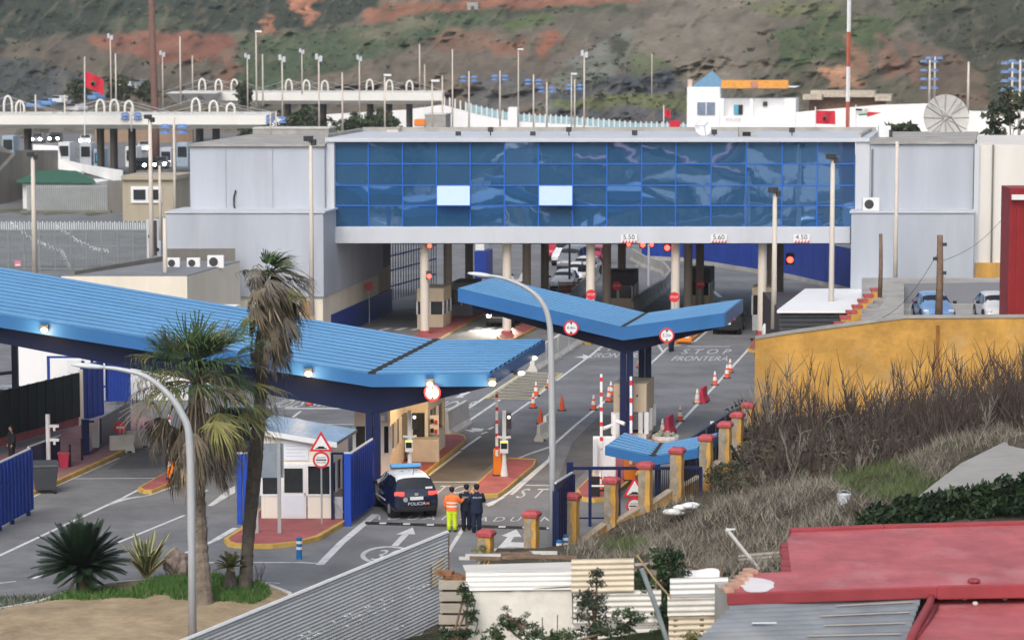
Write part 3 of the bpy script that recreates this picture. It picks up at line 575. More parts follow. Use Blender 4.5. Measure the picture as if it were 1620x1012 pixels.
# undercroft: side wall and pillars
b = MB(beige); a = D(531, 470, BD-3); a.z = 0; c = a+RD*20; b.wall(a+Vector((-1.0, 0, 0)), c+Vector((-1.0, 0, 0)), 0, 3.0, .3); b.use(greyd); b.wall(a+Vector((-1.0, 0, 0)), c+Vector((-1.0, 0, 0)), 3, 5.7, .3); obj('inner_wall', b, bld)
b = MB(gate_b); b.wall(a+RD*2+Vector((-.7, 0, 0)), a+RD*19+Vector((-.7, 0, 0)), 0, 1.5, .1); obj('inner_hoarding', b, bld)
b = MB(navy_d); fbz(b, 500, 1350, 386, 5.65, BD+24, .3); obj('rear_beam', b, bld)
def xz(px, d): return (px-810)/F*d
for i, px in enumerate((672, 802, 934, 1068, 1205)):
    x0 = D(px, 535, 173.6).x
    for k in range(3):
        b = MB(pillar_m if k == 0 else M('pillar_shaded', (.3, .265, .22), .85, var=.15, scale=.8, stain=.5, scol=(.15, .13, .11), vert=1)); b.cyl((x0+1.25*k, 173.6+7.6*k, 0), .27, 5.75, 18); b.use(redcap); b.cyl((x0+1.25*k, 173.6+7.6*k, 0), .34, .32, 18)  # rear rows: darker copy with the undercroft shade put into its colour
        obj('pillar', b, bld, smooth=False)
# signs on the fascia giving the clear height
for px, s, lab in ((995, '5.50', 'white clearance plate reading 5.50 on the grey fascia'), (1137, '5.60', 'white clearance plate reading 5.60 on the grey fascia'), (1268, '4.50', 'white clearance plate reading 4.50 on the grey fascia, nearest the right wing')):
    t = thing('clearance_sign', lab, 'sign', D(px, 377, BD-.4), 0, 'clearance plates on the fascia')
    p = D(px, 377, BD-.34); b = MB(whitep); b.cbox(p, (.98, .04, .5)); obj('plate', b, t)
    b = MB(black); text_mb(b, s, .42, facing(p+Vector((0, -.03, .06))), wx=1.0); obj('lettering', b, t, fix=False)
    b = MB(red)
    for i in range(5):
        x = p.x-.42+i*.19; b.add([(x, p.y-.026, p.z-.25), (x+.1, p.y-.026, p.z-.25), (x+.16, p.y-.026, p.z-.14), (x+.06, p.y-.026, p.z-.14)], [(0, 1, 2, 3)])
    obj('hazard_stripes', b, t, fix=False)
# red lane lights hanging under the fascia and others
redl = ME('red_light', (1, .05, .03), 5)
def redlamp(px, py, d, r, lab, grp=None):
    t = thing('red_signal', lab, 'signal light', D(px, py, d), 0, grp); p = D(px, py, d)
    b = MB(dark); b.cbox(p+Vector((0, .12, .06)), (r*2.6, .18, r*3.6)); obj('housing', b, t)
    b = MB(redl); b.disc(p, r, .05, 14); obj('lens', b, t)
for px, py, dd, rr, lab in ((994.5, 386.5, BD+.3, .12, 'small red lane light under the left edge of the 5.50 plate'), (1017, 387.5, BD+.6, .15, 'red lane light just right of the 5.50 plate, under the fascia'), (1031, 387, BD+1, .12, 'smaller red lane light second to the right of the 5.50 plate'), (1055.5, 392, BD+1, .17, 'larger red lane light hanging lower, left of the fourth pillar')):
    redlamp(px, py, dd, rr, lab, 'red lane lights under the building')
redlamp(1250, 411, 178, .2, 'bright red light on the dark column right of the last cream pillar')
redlamp(679.5, 389, 172.9, .14, 'upper red light beside the first cream pillar', 'red lights beside the first pillar'); redlamp(679, 437, 172.9, .14, 'lower red light beside the first cream pillar', 'red lights beside the first pillar')
grl = ME('green_light', (.05, 1, .45), 3)
# ---- floodlight pole builder
def pole(px, ybase, ytop, d, r, lab, head=None, mat=None, grp=None, name='lamp_mast', lean=0):
    p = D(px, ybase, d); q = D(px, ytop, d); q.x = p.x+lean; q.y = p.y
    t = thing(name, lab, 'lamp mast', p, 0, grp); b = MB(mat or pole_m); b.tube([p, q], [r, r*.72], 8); obj('pole', b, t, smooth=True)
    if head == 'flood':
        b = MB(dark); b.cbox(q+Vector((-.12, -.15, .1)), (.5, .35, .3), .5); b.cbox(q+Vector((.15, 0, -.12)), (.3, .3, .34), -.4); obj('floodlight', b, t, bevel=.03)
    if head == 'lamp':
        b = MB(whitep); b.cbox(q+Vector((r*3, -.1, 0)), (r*8, .3, r*2.2)); obj('lamp_head', b, t, bevel=.02)
    if head == 'pair':
        b = MB(greyl)
        for s in (-1, 1): b.cbox(q+Vector((s*r*2.2, -.1, -r*2*(s > 0))), (r*3, .3, r*6))
        obj('lamp_head', b, t, bevel=.02)
    if head == 'discs':
        for k, dz in enumerate((0, -1.1)):
            for s in (-1, 1):
                b = MB(M('disc_blue', (.12, .22, .48), .5)); b.cyl(q+Vector((s*.75, 0, -.9+dz*.0-k*.5)), .55, .3, 10, .3); obj('lamp_shade', b, t)
    return t
pole(1224, 520, 303, 163, .17, 'cream floodlight pole standing in front of the last round pillar', 'flood')
pole(1314.5, 520, 250, 163, .17, 'tall cream floodlight pole rising over the right end of the blue glass', 'flood')
pole(1416, 462, 224, 167, .14, 'thin cream pole against the grey right wing', None)
pole(55, 432, 246, 205, .2, 'cream floodlight pole at the far left above the mesh fence', 'flood')
pole(240.5, 440, 187, 200, .18, 'cream floodlight pole behind the beige guard house, nearest its window', 'flood')
pole(254, 380, 262, 204, .13, 'short thin cream pole at the right corner of the beige guard house')
pole(262, 470, 345, 160, .15, 'cream pole rising from the low flat roof with air conditioners')
pole(493.5, 500, 222, 165.5, .15, 'cream floodlight pole in front of the grey left wing', 'flood')
pole(277, 350, 186, 250, .14, 'thin cream pole with two blue discs behind the grey left wing', 'discs')
# ---- air conditioners
def ac(px, py, d, w, h, lab, grp=None):
    p = D(px, py, d); t = thing('air_conditioner', lab, 'air conditioner', p, 0, grp)
    b = MB(whitep); b.cbox(p+Vector((0, .2, h/2)), (w, .4, h)); obj('casing', b, t, bevel=.02)
    b = MB(dark); c = p+Vector((-w*.12, -.02, h/2)); b.disc(c, h*.36, .03, 16); obj('fan_grille', b, t)
ac(1378, 333.5, BD-2, 1.0, .78, 'white air conditioner on the ledge of the right wing')
for px, lab, s in ((274, 'left of three air conditioners on the low flat roof', .8), (306, 'middle of three air conditioners on the low flat roof', .8), (341, 'right and whitest of three air conditioners on the low flat roof', 1)): ac(px, 424, 163.5, .95*s, .72*s, lab, 'air conditioners on the flat roof')
# small floodlights along the roof edge
for px, py, lab in ((725, 212, 'left of the 5 black roof floodlights on the glass building'), (776, 205, 'second black roof floodlight from the left on the glass building'), (843, 212, 'third black roof floodlight from the left on the glass building'), (900, 205, 'fourth black roof floodlight from the left, near the tall mast'), (1004, 210, 'fifth black roof floodlight, above the middle of the glass front'), (1130, 209, 'black roof floodlight beside the white dish before the white house'), (1253, 206, 'black roof floodlight before the right end of the white house')):
    p = D(px, 216, BD+3); q = D(px, py, BD+3); t = thing('roof_floodlight', lab, 'floodlight', p, 0, 'black floodlights along the roof edge')
    b = MB(dark); b.cbox(q, (.34, .25, .3)); obj('lamp_head', b, t, bevel=.02); b = MB(black); b.tube([p-Vector((0, 0, .2)), q], .04, 5); obj('stand', b, t)
t = thing('roof_vent', 'small grey vent box on the roof edge before the white house', 'vent', D(1180, 216, BD+2)); b = MB(conc); b.cbox(D(1180, 209, BD+2), (.9, .7, .55)); obj('casing', b, t); b = MB(black); b.cbox(D(1181, 212, BD+1.65), (.5, .05, .25)); obj('louvre', b, t)
def dish(c, r, lab, mat, tilt, az, wire=False):
    t = thing('satellite_dish', lab, 'satellite dish', c)
    b = MB(mat); n = 28; rot = Matrix.Rotation(az, 4, 'Z') @ Matrix.Rotation(PI/2-tilt, 4, 'X'); vs = []; k = 6
    for i in range(k+1):
        rr = r*i/k
        for j in range(n): w = 2*PI*j/n; vs.append(c+rot @ Vector((rr*math.cos(w), rr*math.sin(w), .22*rr*rr/r)))
    fs = [(i*n+j, i*n+(j+1) % n, (i+1)*n+(j+1) % n, (i+1)*n+j) for i in range(k) for j in range(n)]; b.add(vs, fs); obj('reflector', b, t, fix=False, smooth=True)
    f = c+rot @ Vector((0, 0, r*.85)); b = MB(steel)
    for j in range(3 if not wire else 4): w = 2*PI*j/(3 if not wire else 4)+PI/4; b.tube([c+rot @ Vector((r*.95*math.cos(w), r*.95*math.sin(w), .22*r)), f], .025 if r < 1 else .05, 5)
    b.ball(f, .06 if r < 1 else .16, 8, 5); obj('feed_arm', b, t)
    if wire:
        b = MB(conc)
        for j in range(12):
            w = 2*PI*j/12; b.tube([c+rot @ Vector((rr*math.cos(w), rr*math.sin(w), .22*rr*rr/r+.03)) for rr in (.1, r*.35, r*.7, r)], .03, 4)
        obj('ribs', b, t)
    b = MB(steel); b.tube([c-Vector((0, -.15, r*1.25)), c+Vector((0, .15, 0))], .05 if r < 1 else .14, 6); obj('mount', b, t)
dish(D(1111, 203, BD+3), .52, 'small white satellite dish on the roof before the white house', whitep, .35, .25)
dish(D(1495, 187, 186), 1.52, 'large pale wire-ribbed satellite dish above the right wing', M('dish_mesh', (.5, .49, .47), .6, var=.1), .15, .1, True)
t = thing('roof_tank', 'white box tank on the roof of the right wing', 'tank', D(1399, 222, 178)); b = MB(whitep); b.cbox(D(1399, 211, 178), (.75, .6, .95)); obj('body', b, t, bevel=.04); b = MB(dark); b.cbox(D(1409, 212, 177.7), (.2, .3, .5)); obj('motor', b, t)
# ---------------------------------------------------------------- things under and behind the building
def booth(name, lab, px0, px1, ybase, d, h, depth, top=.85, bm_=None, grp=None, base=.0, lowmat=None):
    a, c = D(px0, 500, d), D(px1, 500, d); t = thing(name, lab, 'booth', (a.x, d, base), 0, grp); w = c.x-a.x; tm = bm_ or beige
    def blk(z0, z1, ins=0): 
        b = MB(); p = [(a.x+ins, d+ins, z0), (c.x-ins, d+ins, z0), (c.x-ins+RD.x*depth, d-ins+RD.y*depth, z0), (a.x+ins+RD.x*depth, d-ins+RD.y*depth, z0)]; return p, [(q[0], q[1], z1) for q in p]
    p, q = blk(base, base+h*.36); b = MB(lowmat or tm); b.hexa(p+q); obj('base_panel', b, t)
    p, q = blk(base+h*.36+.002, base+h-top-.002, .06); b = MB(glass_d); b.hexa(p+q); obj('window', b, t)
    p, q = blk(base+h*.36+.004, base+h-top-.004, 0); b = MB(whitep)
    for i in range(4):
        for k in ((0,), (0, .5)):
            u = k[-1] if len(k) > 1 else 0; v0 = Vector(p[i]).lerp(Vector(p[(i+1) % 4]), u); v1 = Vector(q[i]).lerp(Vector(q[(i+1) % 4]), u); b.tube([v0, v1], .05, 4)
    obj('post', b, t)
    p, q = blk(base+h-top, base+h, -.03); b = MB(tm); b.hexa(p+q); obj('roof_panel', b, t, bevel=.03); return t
booth('inspection_booth', 'beige topped inspection booth behind the first cream pillar', 660, 701, 521, 177, 2.6, 2.4, .85, grp='inspection booths under the building')
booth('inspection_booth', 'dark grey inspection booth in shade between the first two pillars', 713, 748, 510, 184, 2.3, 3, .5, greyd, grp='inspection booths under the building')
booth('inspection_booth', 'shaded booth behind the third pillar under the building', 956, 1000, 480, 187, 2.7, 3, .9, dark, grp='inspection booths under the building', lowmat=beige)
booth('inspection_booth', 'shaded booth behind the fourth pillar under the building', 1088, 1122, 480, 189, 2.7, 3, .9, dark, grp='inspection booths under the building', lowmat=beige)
booth('inspection_booth', 'pale booth with a beige top behind the last cream pillar', 1190, 1222, 540, 176.5, 2.7, 2.0, .5, None, grp='inspection booths under the building', lowmat=greyl)
def disc_sign(px, py, d, r, lab, face, txt=None, grp=None, zpost=None, ring=None, tcol=None, dim=1):
    p = D(px, py, d); t = thing('road_sign', lab, 'road sign', (p.x, p.y, zpost or 0), 0, grp)
    b = MB(face); b.disc(p, r, .03, 24); obj('plate', b, t)
    if ring: b = MB(ring); n = 24; b.add([p+Vector((rr*math.cos(2*PI*j/n), -.006, rr*math.sin(2*PI*j/n))) for rr in (r*.99, r*.78) for j in range(n)], [(j, (j+1) % n, n+(j+1) % n, n+j) for j in range(n)]); obj('red_ring', b, t, fix=False)
    if txt: b = MB(tcol or whitep); text_mb(b, txt[0], r*txt[1], facing(p+Vector((0, -.012, 0)))); obj('lettering', b, t, fix=False)
    if zpost is not None: b = MB(steel); b.tube([(p.x, p.y+.06, zpost), (p.x, p.y+.06, p.z+r*.8)], .035, 6); obj('post', b, t)
    return t
g_ = 'stop signs under the building'
disc_sign(935, 466, 172, .31, 'bright red STOP disc before the third cream pillar', red, ('STOP', .62), g_, 0); disc_sign(1067, 470, 172, .31, 'bright red STOP disc before the fourth cream pillar', red, ('STOP', .62), g_, 0)
disc_sign(976, 452, 184.5, .3, 'shaded red STOP disc deeper inside, right of the third pillar', red, ('STOP', .62), g_, 0); disc_sign(1108, 450, 186.5, .3, 'shaded red STOP disc deeper inside, right of the fourth pillar', red, ('STOP', .62), g_, 0)
disc_sign(584, 453, 180, .3, 'dull red disc on a post against the inner side wall', redcap, None, None, 0)
# blue hoarding and wall behind on the right
h = thing('blue_hoarding', 'long dark blue site hoarding along the far road bend', 'hoarding', W(1200, 436)); b = MB(gate_b)
pts = [W(1015, 410), W(1080, 413), W(1150, 424), W(1250, 440), W(1345, 462)]
for i in range(4):
    n = 5
    for k in range(n): b.wall(pts[i].lerp(pts[i+1], k/n), pts[i].lerp(pts[i+1], (k+.97)/n), 0, 3.1, .12+.03*(k % 2))
obj('panels', b, h); b = MB(conc)
for i in range(4): b.wall(pts[i]+Vector((0, -.4, 0)), pts[i+1]+Vector((0, -.4, 0)), 0, .3, .3)
obj('kerb', b, h)
h = thing('blue_fence', 'blue barred fence with ladder-like rails inside the left underpass', 'fence', W(660, 470)); b = MB(navy); a, c = W(605, 480), W(690, 455)
for k in range(22): p = a.lerp(c, k/21); b.box(p.x-.03, p.x+.03, p.y-.03, p.y+.03, 0, 4.2)
obj('bars', b, h); b = MB(gate_b); 
for z_ in (1., 2.1, 3.1, 4.2): b.wall(a+Vector((0, -.04, 0)), c+Vector((0, -.04, 0)), z_-.05, z_+.05, .08)
obj('rails', b, h)
h = thing('blue_cabin', 'bright blue cabin seen between the first two pillars', 'cabin', W(757, 445)); b = MB(gate_b); fbz(b, 750, 770, 397, 0, 212, 2.5); obj('body', b, h, bevel=.04); b = MB(whitep); fb(b, 752, 766, 385, 396, 212, 2); obj('roof_tank', b, h)
# curving concrete barrier
def jersey(name, pts, lab, h=.85, mat=None, seglen=2.0, cat='barrier', grp=None):
    t = thing(name, lab, cat, pts[0], 0, grp)
    for i in range(len(pts)-1):
        n = max(1, round((pts[i+1]-pts[i]).length/seglen))
        for k in range(n):
            a = pts[i].lerp(pts[i+1], k/n); c = pts[i].lerp(pts[i+1], (k+.95)/n); d = (c-a); d.z = 0; d.normalize(); nn = Vector((-d.y, d.x, 0)); b = MB(mat or conc_w)
            pr = [(-.28, 0), (.28, 0), (.28, .12), (.14, .35), (.09, h), (-.09, h), (-.14, .35), (-.28, .12)]
            b.prism([a+nn*u+Vector((0, 0, v_)) for u, v_ in pr], c-a); obj('block', b, t)
    return t
jersey('concrete_barrier', [W(1000, 500), W(1020, 482), W(1050, 462), W(1060, 447), W(1050, 434), W(1020, 424), W(1000, 412)], 'long s-curved concrete barrier seen between the third and fourth pillars', .95, conc)
jersey('concrete_barrier', [W(842, 588), W(880, 566), W(912, 545), W(945, 524)], 'straight white concrete barrier under the right canopy, along the hatched box', 1.25, conc_w, 3)
jersey('concrete_barrier', [W(905, 480), W(930, 455), W(945, 438)], 'concrete barrier beside the queue of white cars', .95, conc)
for px, py, lab, m_ in ((1262, 433, 'white plastic barrier in the far bend, nearest the red light', conc_w), (1296, 446, 'pinkish plastic barrier at the end of the blue hoarding', M('pink_plastic', (.6, .35, .42), .5))):
    a = W(px-10, py); jersey('plastic_barrier', [a, a+Vector((1.6, -.8, 0))], lab, 1.1, m_, 3, grp='plastic barriers in the bend')
# background right: ramp wall, terrace, white flat canopy
ZT = 4.25
b = MB(conc); b.prism([(12.1, 134.6, ZT-.05), (80, 134.6, ZT-.05), (80, 166, ZT-.05), (16.4, 166, ZT-.05), (16.4, 150, ZT-.05), (15.9, 146, ZT-.05)], (0, 0, -4.5)); bpy.data.objects.get('x')
b = MB(conc); b.prism([(16.6, 134.6, -.1), (80, 134.6, -.1), (80, 166, -.1), (20.5, 166, -.1)], (0, 0, ZT+.1)); struct('terrace', b, 'raised concrete parking terrace behind the ochre wall')
w_ = thing('parking_wall', 'plain grey wall behind the cars parked above the ochre wall', 'wall', D(1510, 500, 151)); b = MB(greyd if 0 else M('wall_bluegrey', (.2, .21, .235), .85, var=.08, scale=.6, stain=.3, scol=(.13, .13, .14))); p0, p1 = D(1430, 449, 151), D(2300, 440, 151); b.wall(p0, p1, ZT, (p0.z, p1.z), .3); obj('body', b, w_)
w_ = thing('ramp_wall', 'grey concrete ramp wall slanting up beside the stepped brick pillars', 'wall', D(1400, 508, 138)); b = MB(conc)
p = [D(1372, 512, 136), D(1430, 504, 136), D(1430, 449, 150.8), D(1418, 449, 150.8)]; b.prism(p, (0, .25, -.4)); obj('body', b, w_)
fc = thing('stepped_pillar_fence', 'row of ochre brick pillars climbing in steps beside the grey ramp wall', 'fence', D(1330, 520, 138))
for i, (px, py) in enumerate(((1329, 510), (1338, 500), (1348, 491.5), (1357, 483), (1366, 474), (1375, 466), (1386, 456.5))):
    d = 138+i*2.6; p = D(px, py, d); b = MB(yell2); b.box(p.x-.22, p.x+.22, d, d+.44, ZT-2.5 if i < 3 else ZT-1, p.z-.14); o = obj('pillar', b, fc); b = MB(redcap); b.box(p.x-.27, p.x+.27, d-.04, d+.52, p.z-.139, p.z); obj('cap', b, o)
    if i < 6: q = D(*((1338, 500), (1348, 491.5), (1357, 483), (1366, 474), (1375, 466), (1386, 456.5))[i], d+2.6); b = MB(conc); b.wall((p.x+.25, d+.2, 0), (q.x-.25, d+2.7, 0), ZT-2.5, (p.z-.75, q.z-.75), .15); obj('low_wall', b, fc)
wc = thing('flat_annex', 'flat white roofed annex with a dark slatted front behind the ochre wall', 'annex', D(1290, 530, 158)); z = 3.0
b = MB(M('white_roof', (.82, .83, .84), .6, var=.03, scale=.4)); p = [W(1229, 495, z), W(1372, 495, z), W(1408, 460.5, z), W(1274, 460.5, z)]; b.prism(p, (0, 0, .16)); obj('roof', b, wc)
b = MB(M('slat_grey', (.055, .06, .068), .6, var=.1))
for k in range(12): a, c = p[0].lerp(p[1], 0), p[1]; b.box(a.x+.15, c.x-.15, a.y+.25, a.y+.3+.04*(k % 2), .02+k*.245, .22+k*.245)
obj('slatted_front', b, wc); b = MB(dark); b.box(p[0].x+.3, p[1].x-.3, p[0].y+.4, p[2].y-.3, 0, z-.02); obj('body', b, wc)
t = thing('white_tank', 'small white domed tank right of the pale booth', 'tank', W(1216, 540)); b = MB(whitep); b.lathe([(.25, .3), (.42, .5), (.42, 1.0), (.3, 1.25), (.12, 1.32)], W(1216, 545), 12); obj('body', b, t, smooth=True); b = MB(black); b.cyl(W(1216, 545), .2, .3, 10); obj('foot', b, t)
pt = thing('container', 'dark red metal container at the right edge of the parking terrace', 'container', D(1620, 505, 136.5)); b = MB(M('dark_red', (.26, .018, .022), .5, var=.12, scale=1, stain=.3, scol=(.16, .03, .03))); x0, x1 = D(1596, 400, 136.5).x, D(1700, 400, 136.5).x; zt = D(1600, 298, 136.5).z
for k in range(18): u0 = lerp(x0, x1, k/18); u1 = lerp(x0, x1, (k+1)/18); b.box(u0, u1, 136.5+(.05 if k % 2 else 0), 138.9, ZT, zt)
obj('body', b, pt); b = MB(whitep); b.cbox(D(1612, 312, 136.2), (.7, .1, .25)); obj('sign_plate', b, pt)
def wpole(px, yb, yt, d, r, lab, wires=True):
    p, q = D(px, yb, d), D(px, yt, d); q.x = p.x; t = thing('utility_pole', lab, 'utility pole', p); b = MB(wood); b.tube([p, p.lerp(q, .5)+Vector((.03, 0, 0)), q], [r, r*.9, r*.75], 8); obj('pole', b, t, smooth=True)
    if wires:
        b = MB(dark)
        for k in range(3): b.cbox(p.lerp(q, .55+.17*k)+Vector(((-1)**k*r*1.2, -.05, 0)), (.2, .16, .16))
        obj('bracket', b, t)
    return t
wpole(1485, 504, 372, 139, .19, 'weathered wooden utility pole among the parked cars'); wpole(1392, 470, 370, 150, .12, 'thin dark pole at the top of the stepped pillars', False)
def wire(pts, lab, r=.012):
    t = MB(black); t.tube(pts, r, 5); o = obj('overhead_cable', t); tag(o, lab, 'cable', 'overhead cables')
a, c = D(1483, 402, 138.8), D(1372, 512, 136.3); wire([a.lerp(c, k/10)-Vector((0, 0, 1.2*math.sin(PI*k/10)*.6)) for k in range(11)], 'black cable sagging from the wooden pole down to the ramp wall')
a, c = D(1487, 414, 139), D(1600, 330, 160); wire([a.lerp(c, k/10)-Vector((0, 0, .5*math.sin(PI*k/10))) for k in range(11)], 'thin cable rising from the wooden pole towards the right edge')
# ---------------------------------------------------------------- low buildings on the left
lb = thing('flat_roof_store', 'low cream building with a grey flat roof behind the long blue canopy', 'building', D(200, 500, 158)); z = D(200, 437, 158).z
b = MB(cream); pf = [D(97, 437, 158), D(296, 437.5, 158), D(380, 424, 167.5), D(250, 424, 167.5)]; P4 = [Vector((q_.x, q_.y, 0)) for q_ in pf]; b.hexa(P4+[Vector((q_.x, q_.y, z)) for q_ in P4]); obj('wall', b, lb)
b = MB(M('felt_roof', (.22, .23, .25), .85, var=.15, scale=.6, stain=.4)); b.hexa([Vector((q_.x, q_.y, z)) for q_ in P4]+[Vector((q_.x, q_.y, z+.05)) for q_ in P4]); obj('roof', b, lb)
b = MB(conc_d); a, c = D(118, 436, 158.4), D(262, 405, 167.6); b.wall((a.x, a.y, 0), (c.x, c.y, 0), z, (z+.25, D(262, 405, 167.6).z), .3); b.wall((c.x, c.y, 0), (D(372, 411, 167.8).x, 167.8, 0), z, z+.75, .2); obj('parapet', b, lb)
b = MB(orange if 0 else M('tan_board', (.5, .3, .15), .8)); fb(b, 478, 496, 476, 505, BD-3.3, .1); tag(obj('tan_board', b), 'tan board on the cream base of the left wing', 'board')
# guard house
gh = thing('guard_house', 'beige flat-topped guard house with one white framed window', 'guard house', D(235, 350, 272)); stone = M('sand_render', (.4, .355, .27), .85, var=.1, scale=.4, stain=.4, scol=(.22, .19, .14), vert=1)
b = MB(stone); fb(b, 194, 276, 285, 350, 272, 5); obj('wall', b, gh); b = MB(stone); fb(b, 191.5, 279, 277.5, 285, 271.6, 5.8); obj('roof_edge', b, gh, bevel=.05)
b = MB(whitep); fb(b, 207, 256, 295, 321, 271.8, .25); wn = obj('window', b, gh); b = MB(glass_d); fb(b, 211, 230, 300, 316, 271.72, .06); fb(b, 235, 252, 300, 316, 271.72, .06); obj('pane', b, wn)
b = MB(conc_d); fb(b, 232, 262, 350, 420, 250, 2); fb(b, 236, 260, 347, 352, 249, 3); tag(obj('concrete_pier', b), 'concrete pier below the beige guard house', 'pier')
cc = thing('cctv_pole', 'pale column with two black cameras below the guard house', 'camera column', D(242, 400, 205)); b = MB(greyl); fb(b, 232, 254, 347, 408, 205, .6); obj('column', b, cc); b = MB(dark); fb(b, 241, 247.5, 349, 404, 204.9, .12); obj('recess', b, cc); b = MB(black); b.ball(D(238, 374, 204.5), .18); b.ball(D(249, 395, 204.5), .15); obj('camera', b, cc)
# palisade and mesh fence
mf = thing('security_fence', 'tall mesh fence topped with pale palisade spikes at the far left', 'fence', W(100, 425)); d = 219; p0, p1 = D(-60, 425, d), D(236, 425, d); zt = D(0, 350, d).z; zm = D(0, 364, d).z; m_ = M('mesh_steel', (.2, .23, .22), .6, var=.1)
b = MB(M('palisade', (.5, .55, .57), .6, var=.12))
for k in range(84): x = lerp(p0.x, p1.x, k/83); b.box(x-.045, x+.045, d-.02, d+.02, zm, zt-.1*(k % 2))
obj('palisade', b, mf); b = MB(m_)
for z_ in (zm, zm-.35, 1.9, .1): b.box(p0.x, p1.x, d-.03, d+.03, z_-.04, z_+.04)
for k in range(13): x = lerp(p0.x, p1.x, k/12); b.box(x-.05, x+.05, d-.05, d+.05, 0, zm)
obj('frame', b, mf); b = MB(m_)
for k in range(60): x = lerp(p0.x, p1.x, k/59); b.box(x-.008, x+.008, d-.008, d+.008, .1, zm)
for k in range(16): z_ = lerp(.2, zm, k/15); b.box(p0.x, p1.x, d-.007, d+.007, z_-.008, z_+.008)
obj('mesh', b, mf)
sg = thing('fence_notice', 'small pink notice hanging on the mesh fence', 'notice', D(28, 417, d-.1)); b = MB(M('pink_sign', (.62, .2, .26), .5)); b.cbox(D(28, 417, d-.1), (.5, .03, .44)); obj('plate', b, sg); b = MB(whitep); b.cbox(D(28, 419, d-.13), (.34, .02, .1)); obj('label_strip', b, sg)
# grassy bank behind the mesh fence, with rails of razor wire
b = MB(None); n = 20; gb = M('bank_grass', (.12, .135, .085), .95, var=.4, scale=.35, bump=.6, stain=.6, scol=(.24, .21, .17)); b.use(gb)
b.grid(lambda i, j: D(lerp(-140, 258, i/n), lerp(428, 330, (j/n)), lerp(222, 288, j/n))+Vector((0, 0, .25*noise.noise(Vector((i*.9, j*.9, 0))))), n, n); struct('grass_bank', b, 'grass bank behind the mesh fence', smooth=True)
rw = MB(M('razor_wire', (.62, .63, .64), .4, .3))
for pts in ([(18, 355, 226), (50, 378, 225), (70, 388, 224), (98, 398, 223), (103, 408, 222), (110, 425, 221)], [(88, 357, 240), (120, 380, 236), (150, 394, 232), (172, 398, 230)]):
    for (ax, ay, ad), (cx, cy, cd) in zip(pts[:-1], pts[1:]):
        n = 14; A, C_ = D(ax, ay, ad), D(cx, cy, cd); rw.tube([A.lerp(C_, k/n)+Vector((.12*math.sin(k*2.1), .1*math.cos(k*2.1), .16*math.cos(k*2.1))) for k in range(n+1)], .045, 4)
tag(obj('razor_wire', rw), 'tangled pale razor wire coils trailing down the grass bank', 'razor wire')
# white fenced yard, green roof, dark walls
yw = thing('yard_fence', 'white panel fence with thin upright bars below the green pitched roof', 'fence', D(110, 335, 284)); b = MB(M('yard_white', (.5, .51, .53), .7, var=.15, scale=.7, stain=.3)); fb(b, 42, 170, 294, 333, 284, .3); obj('panels', b, yw); b = MB(m_)
for k in range(40): x = D(lerp(44, 168, k/39), 300, 283.8).x; b.box(x-.03, x+.03, 283.7, 283.76, D(0, 334, 284).z, D(0, 292, 284).z)
obj('bars', b, yw); b = MB(conc_d); fb(b, 170, 195, 288, 340, 284, 3); fb(b, 32, 175, 333, 338, 283.6, 1.); obj('end_wall', b, yw)
gr = thing('green_roof_shed', 'shed with a green pitched roof behind the white yard fence', 'shed', D(90, 330, 292)); b = MB(M('green_roof', (.035, .12, .075), .6, var=.15)); A = [D(26, 289, 288), D(152, 290, 288), D(152, 284, 300), D(26, 284, 300)]; rg = [D(62, 270, 293), D(120, 270, 293)]
b.add(A+rg, [(0, 1, 5, 4), (1, 2, 5), (2, 3, 4, 5), (3, 0, 4)]); obj('roof', b, gr); b = MB(white); fb(b, 36, 146, 290, 333, 289, 8); obj('wall', b, gr)
dw = thing('dark_concrete_wall', 'tall stained dark concrete wall at the left edge below the far canopy', 'wall', D(40, 320, 300)); b = MB(conc_d); p = [D(-60, 335, 292), D(24, 318, 300), D(24, 245, 300), D(0, 231, 300), D(-60, 229, 292)]; b.prism(p, (0, .6, 0)); p = [D(24, 318, 300), D(92, 300, 306), D(92, 238, 306), D(24, 238, 300)]; b.prism(p, (0, .6, 0)); obj('body', b, dw)
ww = thing('white_ramp_wall', 'white stepped parapet wall running down to the beige guard house', 'wall', D(140, 280, 300)); white = M('bright_white', (.86, .86, .86), .8, var=.05, scale=.5, stain=.2, scol=(.5, .48, .45), vert=1); b = MB(white)
p = [D(52, 240, 308), D(92, 243, 308), D(92, 231, 308), D(52, 229, 308)]; b.prism(p, (0, .5, 0)); p = [D(92, 268, 306), D(130, 272, 303), D(194, 290, 290), D(194, 270, 290), D(130, 260, 303), D(97, 252, 306), D(92, 232, 306)]; b.prism(p, (0, .5, 0)); obj('parapet', b, ww); b = MB(white); fb(b, 107, 123, 272, 287, 300, 2); obj('box', b, ww)
